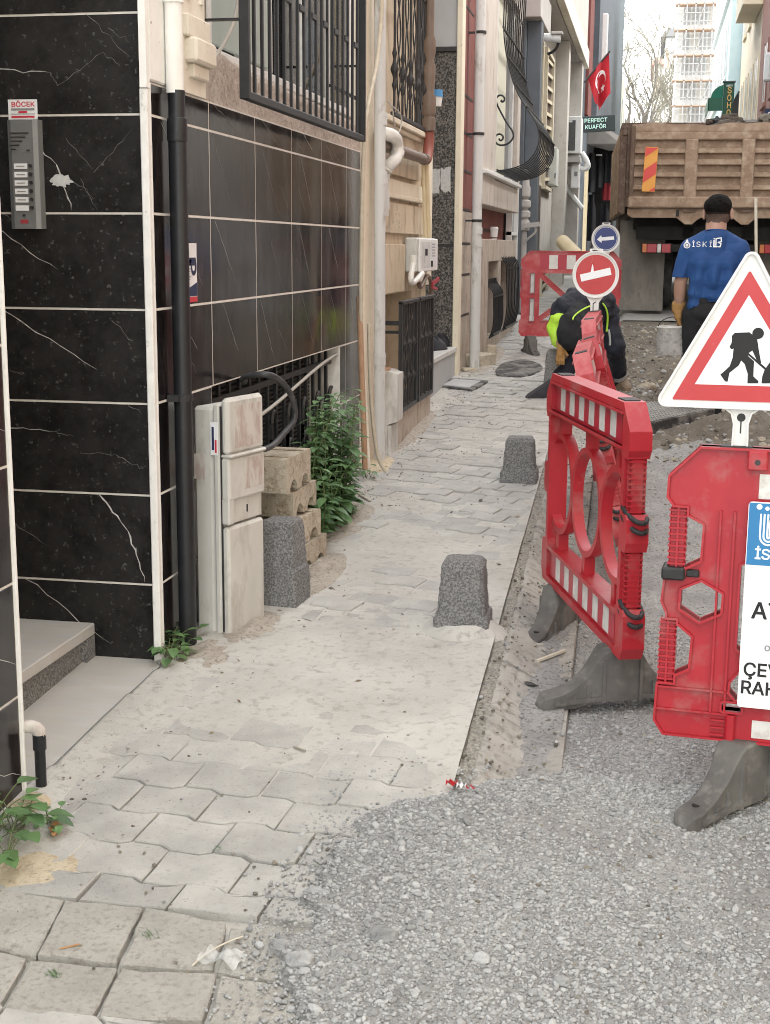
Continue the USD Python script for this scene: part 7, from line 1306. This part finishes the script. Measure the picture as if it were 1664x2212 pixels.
glove(J['wl'] + (0, 0, .0), 1, .0, 1.0); glove(J['wr'], -1, .02, 1.0)
# bucket
pb = at_y(1453, 735, MY + .07); bh = .225; bz = pb[2] - bh/2
bk_ = Thing('bucket', 'mortar caked grey bucket held in the tan glove', 'bucket', (pb[0], MY + .07, bz)); Rb = roty(-.05)
def bl(prof): m_ = MB().lathe(prof, (0, 0, 0), 28); v, f = m_.get(); return MB().add(v @ Rb.T + [pb[0], MY + .07, bz], f)
bk_.part('wall', bl([(0, .004), (.118, .004), (.1215, .0), (.1225, .012), (.114, bh), (.108, bh), (.112, .02), (0, .02)]), 'bucket_grey', 40); bk_.part('rim', bl([(.1145, bh - .012), (.119, bh - .008), (.119, bh + .004), (.110, bh + .006), (.107, bh)]), 'reflector_white', 40); a = np.linspace(0, np.pi, 15); bk_.part('handle', MB().tube([np.array([pb[0], MY + .07, bz + bh - .01]) + Rb @ np.array([.118*math.cos(t_), .0 - .03*math.sin(t_), .085*math.sin(t_)]) for t_ in a], .004, 6), 'dark_iron', True)

# ------------------------------------------------------------------ the second worker, bending behind the barriers
def jp(x, y, Y): return at_y(x, y, Y)
WY = 12.0
hipR, kneR, ankR = jp(1308, 672, 12.35), jp(1330, 748, 12.25), jp(1337, 826, 12.7); hipL, kneL, ankL = jp(1282, 676, 12.15), jp(1238, 762, 11.75), jp(1190, 862, 11.5)
shL, shR, chest, pelv = jp(1218, 668, 11.75), jp(1268, 652, 12.1), jp(1248, 662, 11.95), jp(1294, 662, 12.25); head = jp(1234, 716, 11.52); elL, haL = jp(1204, 704, 11.70), jp(1212, 752, 11.5); elR, haR = jp(1284, 705, 11.75), jp(1268, 750, 11.55)
w2 = Thing('person', 'worker in navy and lime hi-vis jacket bending down behind the end on barriers', 'person', (float(pelv[0]), 12.1, float(ground_z(12.1)) - .08))
b2 = blob([((pelv, .11), (chest, .11)), ((chest, .10), (shL, .07)), ((chest, .10), (shR, .07)), ((chest, .08), (head, .055)), ((head, .085, (1, 1, 1.15)), (head + (-.01, -.03, -.03), .075)), ((head + (-.01, -.07, -.02), .016), (head + (-.01, -.075, -.045), .018)), ((shL, .05), (elL, .042)), ((elL, .042), (haL, .03)), ((shR, .05), (elR, .042)), ((elR, .042), (haR, .03)), ((pelv, .10), (hipR, .085)), ((pelv, .10), (hipL, .085)), ((hipR, .075), (kneR, .055)), ((kneR, .055), (ankR, .04)), ((hipL, .075), (kneL, .055)), ((kneL, .055), (ankL, .04))], .016, 6)
bd2 = w2.part('body', MB().add(b2.vertices, b2.faces), 'skin', True)
def cloth(ch, mat, name, amp=.012, fr=(13, 13, 9), seed=3, ln=.016):
    t = blob(ch, ln, 6, 14); v = np.array(t.vertices); n = np.array(t.vertex_normals); w = (meshkit.fbm(v*fr, 4, seed) - .5)*2*amp + amp*.35*np.sin(v[:, 2]*40 + v[:, 0]*30 + 3*np.sin(v[:, 1]*12)); bd2.part(name, MB().add(v + n*w[:, None], t.faces), mat, True)
cloth([((pelv, .155), (chest, .165)), ((chest, .15), (shL, .105)), ((chest, .15), (shR, .11)), ((shR, .09), (elR, .075)), ((pelv, .15), (hipR, .12)), ((pelv, .15), (hipL, .12)), ((shL, .10), (jp(1208, 690, 11.72), .085))], 'jacket_navy', 'jacket', .022, seed=3)
cloth([((jp(1209, 692, 11.70), .088), (elL, .082)), ((elL, .082), (jp(1206, 735, 11.6), .062)), ((jp(1222, 700, 11.8), .09), (jp(1220, 738, 11.75), .075))], 'hivis', 'lime_sleeve', .014, seed=5)
cloth([((head + (0, .03, .035), .115, (1, .95, 1.15)), (head + (-.01, -.015, -.04), .108, (1, .9, 1.1))), ((head + (.02, .05, .06), .10), (chest + (0, -.1, -.02), .10))], 'cloth_black', 'hood', .010, seed=9)
cloth([((hipR, .108), (kneR, .086)), ((kneR, .086), (ankR, .072)), ((hipR + (-.03, 0, 0), .10), (kneR + (-.02, 0, 0), .08))], 'jacket_navy', 'trouser_leg', .014, (10, 10, 16), 6)
cloth([((hipL, .118), (kneL, .092)), ((kneL, .092), (ankL, .075))], 'jacket_navy', 'trouser_leg', .014, (10, 10, 16), 7)
tp = ankR + (kneR - ankR)*.22; bd2.part('leg_tape', MB().tube([tp, tp + (kneR - ankR)*.10], .086, 14, caps=False), 'silver_tape', True)
bd2.part('lime_piping', MB().tube(smooth_path([jp(1238, 690, 11.38), jp(1247, 677, 11.52), jp(1262, 667, 11.62), jp(1280, 661, 11.8)]), .007, 6), 'hivis', True); bd2.part('lime_band', MB().tube(smooth_path([jp(1302, 655, 12.0), jp(1310, 668, 12.02), jp(1313, 690, 12.06), jp(1311, 716, 12.08)]), .014, 6, flat=.5), 'hivis', True); bd2.part('silver_band', MB().tube(smooth_path([jp(1315, 712, 12.09), jp(1318, 730, 12.09), jp(1318, 746, 12.09)]), .026, 6, flat=.4), 'silver_tape', True)
for a_, dr, mt_ in ((ankR, np.array([.15, -.35, 0]), 'boot_brown'), (ankL, np.array([-.9, -.45, 0]), 'shoe_black')):
    dr = dr/np.linalg.norm(dr); sd = np.array([-dr[1], dr[0], 0]); gz_ = float(ground_z(a_[1])) - (.10 if mt_ == 'boot_brown' else .03); P = [np.array([a_[0], a_[1], gz_]) + dr*d + sd*s*.052*w + np.array([0, 0, z]) for d, w, h in ((-.09, .75, .16), (.0, .95, .17), (.09, 1.0, .09), (.19, .85, .055), (.22, .5, .035)) for s in (-1, 1) for z in (0, h)]; bd2.part('boot', MB().hull(P), mt_, 40)
for h_, sg in ((haL, 1), (haR, -1)):
    ch = [((h_ + (0, 0, .02), .034), (h_ + (0, 0, -.05), .036))]
    for q in range(4): f0 = h_ + (sg*(-.027 + .018*q), -.01, -.06); f1 = f0 + (0, -.012, -.04); ch += [((f0, .011), (f1, .0105)), ((f1, .0105), (f1 + (0, .014, -.03), .0095))]
    t0 = h_ + (sg*.03, 0, -.02); ch += [((t0, .015), (t0 + (sg*.025, -.01, -.035), .012))]; g_ = blob(ch, .008, 4, 10); bd2.part('glove', MB().add(g_.vertices, g_.faces), 'glove', True)
# ------------------------------------------------------------------ the far end of the street
def house(name, lab, x0, x1, y0, y1, z1, mat, wins, side, wx_, cat='building', extra=None):
    t = Thing(name, lab, cat, ((x0 + x1)/2, (y0 + y1)/2, 2)); t.part('wall', MB().box((x0, y0, 0), (x1, y1, z1)), mat); t.part('cornice', MB().box((x0 - .25, y0 - .2, z1 + .003), (x1 + .25, y1 + .2, z1 + .3), .04), mat)
    for (y, z, w, h) in wins:
        fr = t.part('window', MB().box((wx_ - .04, y - w/2 - .08, z - .1), (wx_ - .003, y - w/2, z + h + .12)).box((wx_ - .04, y + w/2, z - .1), (wx_ - .003, y + w/2 + .08, z + h + .12)).box((wx_ - .09, y - w/2 - .12, z - .14), (wx_ - .003, y + w/2 + .12, z - .005)).box((wx_ - .04, y - .04, z), (wx_ - .003, y + .04, z + h)), mat); fr.part('pane', MB().box((wx_ - .03, y - w/2, z), (wx_ - .002, y + w/2, z + h)), 'far_glass')
    return t
RX = float(at_y(1598, 200, 63.8)[0]); YN = float(at_x(1640, 200, RX)[1])
YB = house('yellow_building', 'pale yellow building with tall windows beside the brick front', RX, 12, YN, 63.8, 13.2, 'yellow_facade', [(YN + 1.6 + (62.6 - YN)*k/4, 6.0 + 4.3*j, 1.3, 2.3) for k in range(4) for j in range(2)], 0, RX)
YB.part('oriel', MB().box((RX - .7, YN + .3, 10.0), (RX - .003, YN + 4.5, 14.5), .02), 'yellow_facade'); YB.part('oriel_window', MB().box((RX - .73, YN + .6, 10.8), (RX - .70, YN + 1.9, 13.4)).box((RX - .73, YN + 2.4, 10.8), (RX - .70, YN + 4.1, 13.4)), 'brown_door'); YB.part('eaves', MB().box((RX - .95, YN, 14.6), (RX, YN + 5, 14.9)), 'brown_door')
BB = house('brick_building', 'brick fronted building with balcony at the right edge', RX - .02, 12, YN - 8, YN - .02, 11.6, 'brick_facade', [(YN - 6.4, 6.3, 1.4, 1.9), (YN - 3, 6.3, 1.4, 1.9)], 0, RX - .02); BB.part('balcony', MB().box((RX - .9, YN - 3.8, 5.6), (RX - .03, YN - .3, 5.75)), 'soffit'); m_ = MB()
for y in np.arange(YN - 3.8, YN - .3, .16): m_.box((RX - .9, y, 5.75), (RX - .87, y + .02, 6.6))
BB.part('railing', m_.box((RX - .91, YN - 3.8, 6.6), (RX - .86, YN - .3, 6.65)), 'dark_iron', kind='stuff')
LBd = Thing('blue_building', 'light blue building with white trimmed windows behind the green sign', 'building', (6, 72, 3)); bx0 = float(at_y(1572, 200, 64)[0]); LBd.part('wall', MB().box((bx0, 64.0, 0), (12, 82, 22)), 'blue_facade')
for k in range(5):
    for j in range(4): y, z = 66.0 + 3.2*k, 5.4 + 3.9*j; fr = LBd.part('window', MB().box((bx0 - .08, y - .2, z - .2), (bx0 - .003, y + 1.9, z + 2.4)), 'white_facade'); fr.part('pane', MB().box((bx0 - .10, y, z), (bx0 - .081, y + 1.7, z + 2.2)), 'far_glass')
for z in (8.6, 12.5, 16.4): LBd.part('band', MB().box((bx0 - .15, 64.0, z), (bx0 - .002, 82, z + .22)), 'white_facade')
# scaffolded house closing the view
q0, q1 = at_y(1455, 268, 92), at_y(1541, 10, 92); SC = Thing('scaffolded_building', 'white house wrapped in scaffolding at the end of the street', 'building', ((q0[0] + q1[0])/2, 92.5, 4)); SC.part('wall', MB().box((q0[0], 92.6, 0), (q1[0] + .6, 104, q1[2] + 1.0)), 'white_facade')
zlv = np.linspace(q0[2] - 2, q1[2] + 1.5, 8); xl = np.linspace(q0[0], q1[0], 5)
for x in xl: SC.part('scaffold_pole', MB().box((x - .035, 91.4, 1), (x + .035, 91.47, q1[2] + 2)).box((x - .03, 92.4, 1), (x + .03, 92.46, q1[2] + 2)), 'scaffold')
for z in zlv:
    SC.part('scaffold_deck', MB().box((q0[0] - .2, 91.4, z), (q1[0] + .2, 92.4, z + .06)), 'scaffold_board')
    for dz in (.5, 1.0): SC.part('scaffold_rail', MB().box((q0[0] - .1, 91.38, z + dz), (q1[0] + .1, 91.43, z + dz + .05)), 'scaffold')
    for k in range(0, 4):
        if (k + int(z)) % 2: SC.part('scaffold_brace', MB().bar((xl[k], 91.4, z), (xl[k + 1], 91.4, z + 1.4), .04, .04), 'scaffold')
for k in range(4):
    for z in zlv[:-1]: SC.part('window', MB().box((xl[k] + .35, 92.58, z + .5), (xl[k] + .75, 92.597, z + 1.6)), 'grey_plaster' if (k*3 + int(z)) % 4 else 'pale_facade')
for i, (x0, x1, y0, y1, ztop_, mt_, lab) in enumerate(((1408, 1432, 240, 140, 150, 'pale_facade', 'narrow pale house farthest up the street beside the bare tree'), (1430, 1452, 240, 80, 128, 'white_facade', 'white house with dark roof edge left of the scaffolding'))):
    a_, b_ = at_y(x0, 268, ztop_), at_y(x1 + 10, y1, ztop_); t = Thing('end_house', lab, 'building', ((a_[0] + b_[0])/2, ztop_, 6)); t.part('wall', MB().box((a_[0], ztop_, 0), (b_[0], ztop_ + 14, b_[2])), mt_); t.part('roof', MB().hull([(a_[0] - .4, ztop_ - .5, b_[2] + .01), (b_[0] + .3, ztop_ - .5, b_[2] + .01), (a_[0] - .4, ztop_ + 14, b_[2] + .01), (b_[0] + .3, ztop_ + 14, b_[2] + .01), (a_[0] + .2, ztop_ + 5, b_[2] + 1.5), (b_[0], ztop_ + 5, b_[2] + 1.5)]), 'brick_facade' if i == 0 else 'ac_grille')
    for j in range(4):
        for k in range(2): w_ = (b_[0] - a_[0])/5; x = a_[0] + w_*(.8 + 2*k); z = b_[2] - 2.6 - 2.9*j; t.part('window', MB().box((x, ztop_ - .05, z), (x + w_*1.2, ztop_ - .003, z + 1.5)), 'soffit' if (j + k) % 3 else 'peach_trim')
# green sign, awning, small signs on the right
a_, b_ = at_y(1560, 262, 58), at_y(1588, 177, 58); w_, h_ = b_[0] - a_[0], b_[2] - a_[2] ; sg = Thing('hotel_sign', 'tall green sign with gold vertical lettering above the truck', 'sign', (a_[0], 58, a_[2] - .5)); sg.part('board', MB().box((a_[0], 58, a_[2] - .5), (b_[0], 58.3, b_[2]), .03), 'sign_green'); sg.part('frame', MB().box((a_[0] - .04, 57.99, b_[2]), (b_[0] + .04, 58.31, b_[2] + .05)), 'slate_blue')
sg.part('lettering', MB().text('MEY', h_*.055, (a_[0] + w_*.25, 57.99, b_[2] - h_*.12), (1, 0, 0), (0, 0, 1), .01, True, w_*.6), 'sign_face')
for k, ch in enumerate('SOHO'): sg.part('lettering', MB().text(ch, h_*.15, (a_[0] + w_*.55, 57.985, b_[2] - h_*(.28 + .19*k)), (1, 0, 0), (0, 0, 1), .012, True, w_*.42, True), 'letter_gold')
a_, b_ = at_y(1528, 236, 66), at_y(1562, 190, 66); aw = Thing('green_awning', 'rounded green shop awning left of the tall green sign', 'awning', (a_[0], 66, a_[2])); cv = [(b_[0] + .1 - (b_[0] - a_[0])*math.sin(t_), b_[2] - (b_[2] - a_[2])*.62*(1 - math.cos(t_))) for t_ in np.linspace(0, np.pi/2, 10)]
m_ = MB()
yy = np.array([64.6, 67.8]); cv = np.array(cv); m_.grid(np.stack([cv[:, 0]]*2), np.stack([cv[:, 0]*0 + yy[0], cv[:, 0]*0 + yy[1]]), np.stack([cv[:, 1]]*2)); m_.prism(Polygon(np.vstack([cv, [(b_[0] + .1, cv[-1, 1])]])), .03, (0, 64.6, 0), *FRONT); aw.part('canvas', m_, 'green_canvas'); aw.part('valance', MB().box((a_[0] - .02, 64.55, cv[-1, 1] - .55), (a_[0] + .02, 67.8, cv[-1, 1])).box((a_[0], 64.55, cv[-1, 1] - .55), (b_[0], 64.6, cv[-1, 1])), 'sign_green')
a_, b_ = at_y(1650, 176, 46), at_y(1672, 114, 46); t = Thing('wall_unit', 'white air conditioner unit high on the brick front', 'air conditioner', (a_[0], 46, a_[2])); t.part('case', MB().box((a_[0], 45.8, a_[2]), (b_[0] + .3, 46.2, b_[2]), .05), 'window_white'); t.part('fan', MB().box((a_[0] + .12, 45.78, a_[2] + .15), (b_[0] + .1, 45.799, b_[2] - .15)), 'pvc_grey')
a_, b_ = at_y(1652, 264, 44), at_y(1676, 234, 44); t = Thing('blue_sign', 'small navy sign with a white letter at the right edge', 'sign', (a_[0], 44, a_[2])); t.part('board', MB().box((a_[0], 44, a_[2]), (b_[0] + .3, 44.1, b_[2]), .01), 'ink_navy'); t.part('lettering', MB().text('S', (b_[2] - a_[2])*.5, (a_[0] + .06, 43.99, a_[2] + (b_[2] - a_[2])*.25), (1, 0, 0), (0, 0, 1), .008, True), 'sign_face')
# the near right-hand side of the street, out of the frame but seen in the glazed tiles
for i, (y0, y1, mt_, z1) in enumerate(((-9, 3.5, 'yellow_facade', 11), (3.6, 12.5, 'brick_facade', 12), (12.6, 24, 'pale_facade', 10.5), (24.1, 41.9, 'beige_wall', 9.6))):
    house('street_house', ('yellow', 'brick', 'pale', 'beige')[i] + ' street front on the right, outside the picture', 4.3, 12, y0, y1, z1, mt_, [(y0 + 1.8 + 3*k, 1.4 + 3.4*j, 1.5, 1.9) for k in range(int((y1 - y0 - 1)//3)) for j in range(3)], 0, 4.3)
# bare plane tree
TR = Thing('bare_tree', 'bare wide plane tree at the far end of the street', 'tree', (-1.2, 112, ground_z(112))); rt = np.random.default_rng(31); trunk, limb, tw = MB(), MB(), MB()
def grow(p, d, L, r_, lev):
    n = 4; pts = [p]; dd = d/np.linalg.norm(d)
    for k in range(n): dd = dd + rt.normal(0, .13, 3) + [0, 0, .05]; dd /= np.linalg.norm(dd); pts.append(pts[-1] + dd*L/n)
    (trunk if lev == 0 else limb if lev < 4 else tw).tube(pts, np.maximum(np.linspace(r_, r_*.62, n + 1), .026), 6 if lev < 3 else 4 if lev < 5 else 3, caps=False)
    if lev >= 7: return
    for k in range(4 if lev == 0 else rt.integers(2, 5) if lev < 4 else rt.integers(2, 4) if lev < 6 else 2):
        a = rt.uniform(0, 2*np.pi); sp = rt.uniform(.35, .8); u, w_, _ = frame_of(dd); e = dd + sp*(math.cos(a)*u + math.sin(a)*w_); i = n if k < 2 else rt.integers(2, n); grow(pts[i], e, L*rt.uniform(.62, .85), r_*(.62 if i == n else .5), lev + 1)
for k, (x, y) in enumerate(((0, 0),)): grow(np.array([-1.2, 112, ground_z(112) - .3]), np.array([-.03, 0, 1.]), 3.7, .42, 0)
grow(np.array([-1.2, 112, ground_z(112) + 3.0]), np.array([-.8, .2, .8]), 3.4, .22, 1); grow(np.array([-1.2, 112, ground_z(112) + 2.6]), np.array([.3, .1, 1.]), 3.7, .24, 1); grow(np.array([-1.2, 112, ground_z(112) + 3.2]), np.array([.5, -.2, .9]), 3.3, .22, 1)
TR.part('trunk', trunk, 'bark', True); TR.part('limbs', limb, 'bark', True); TR.part('crown', tw, 'twig', True, kind='stuff')
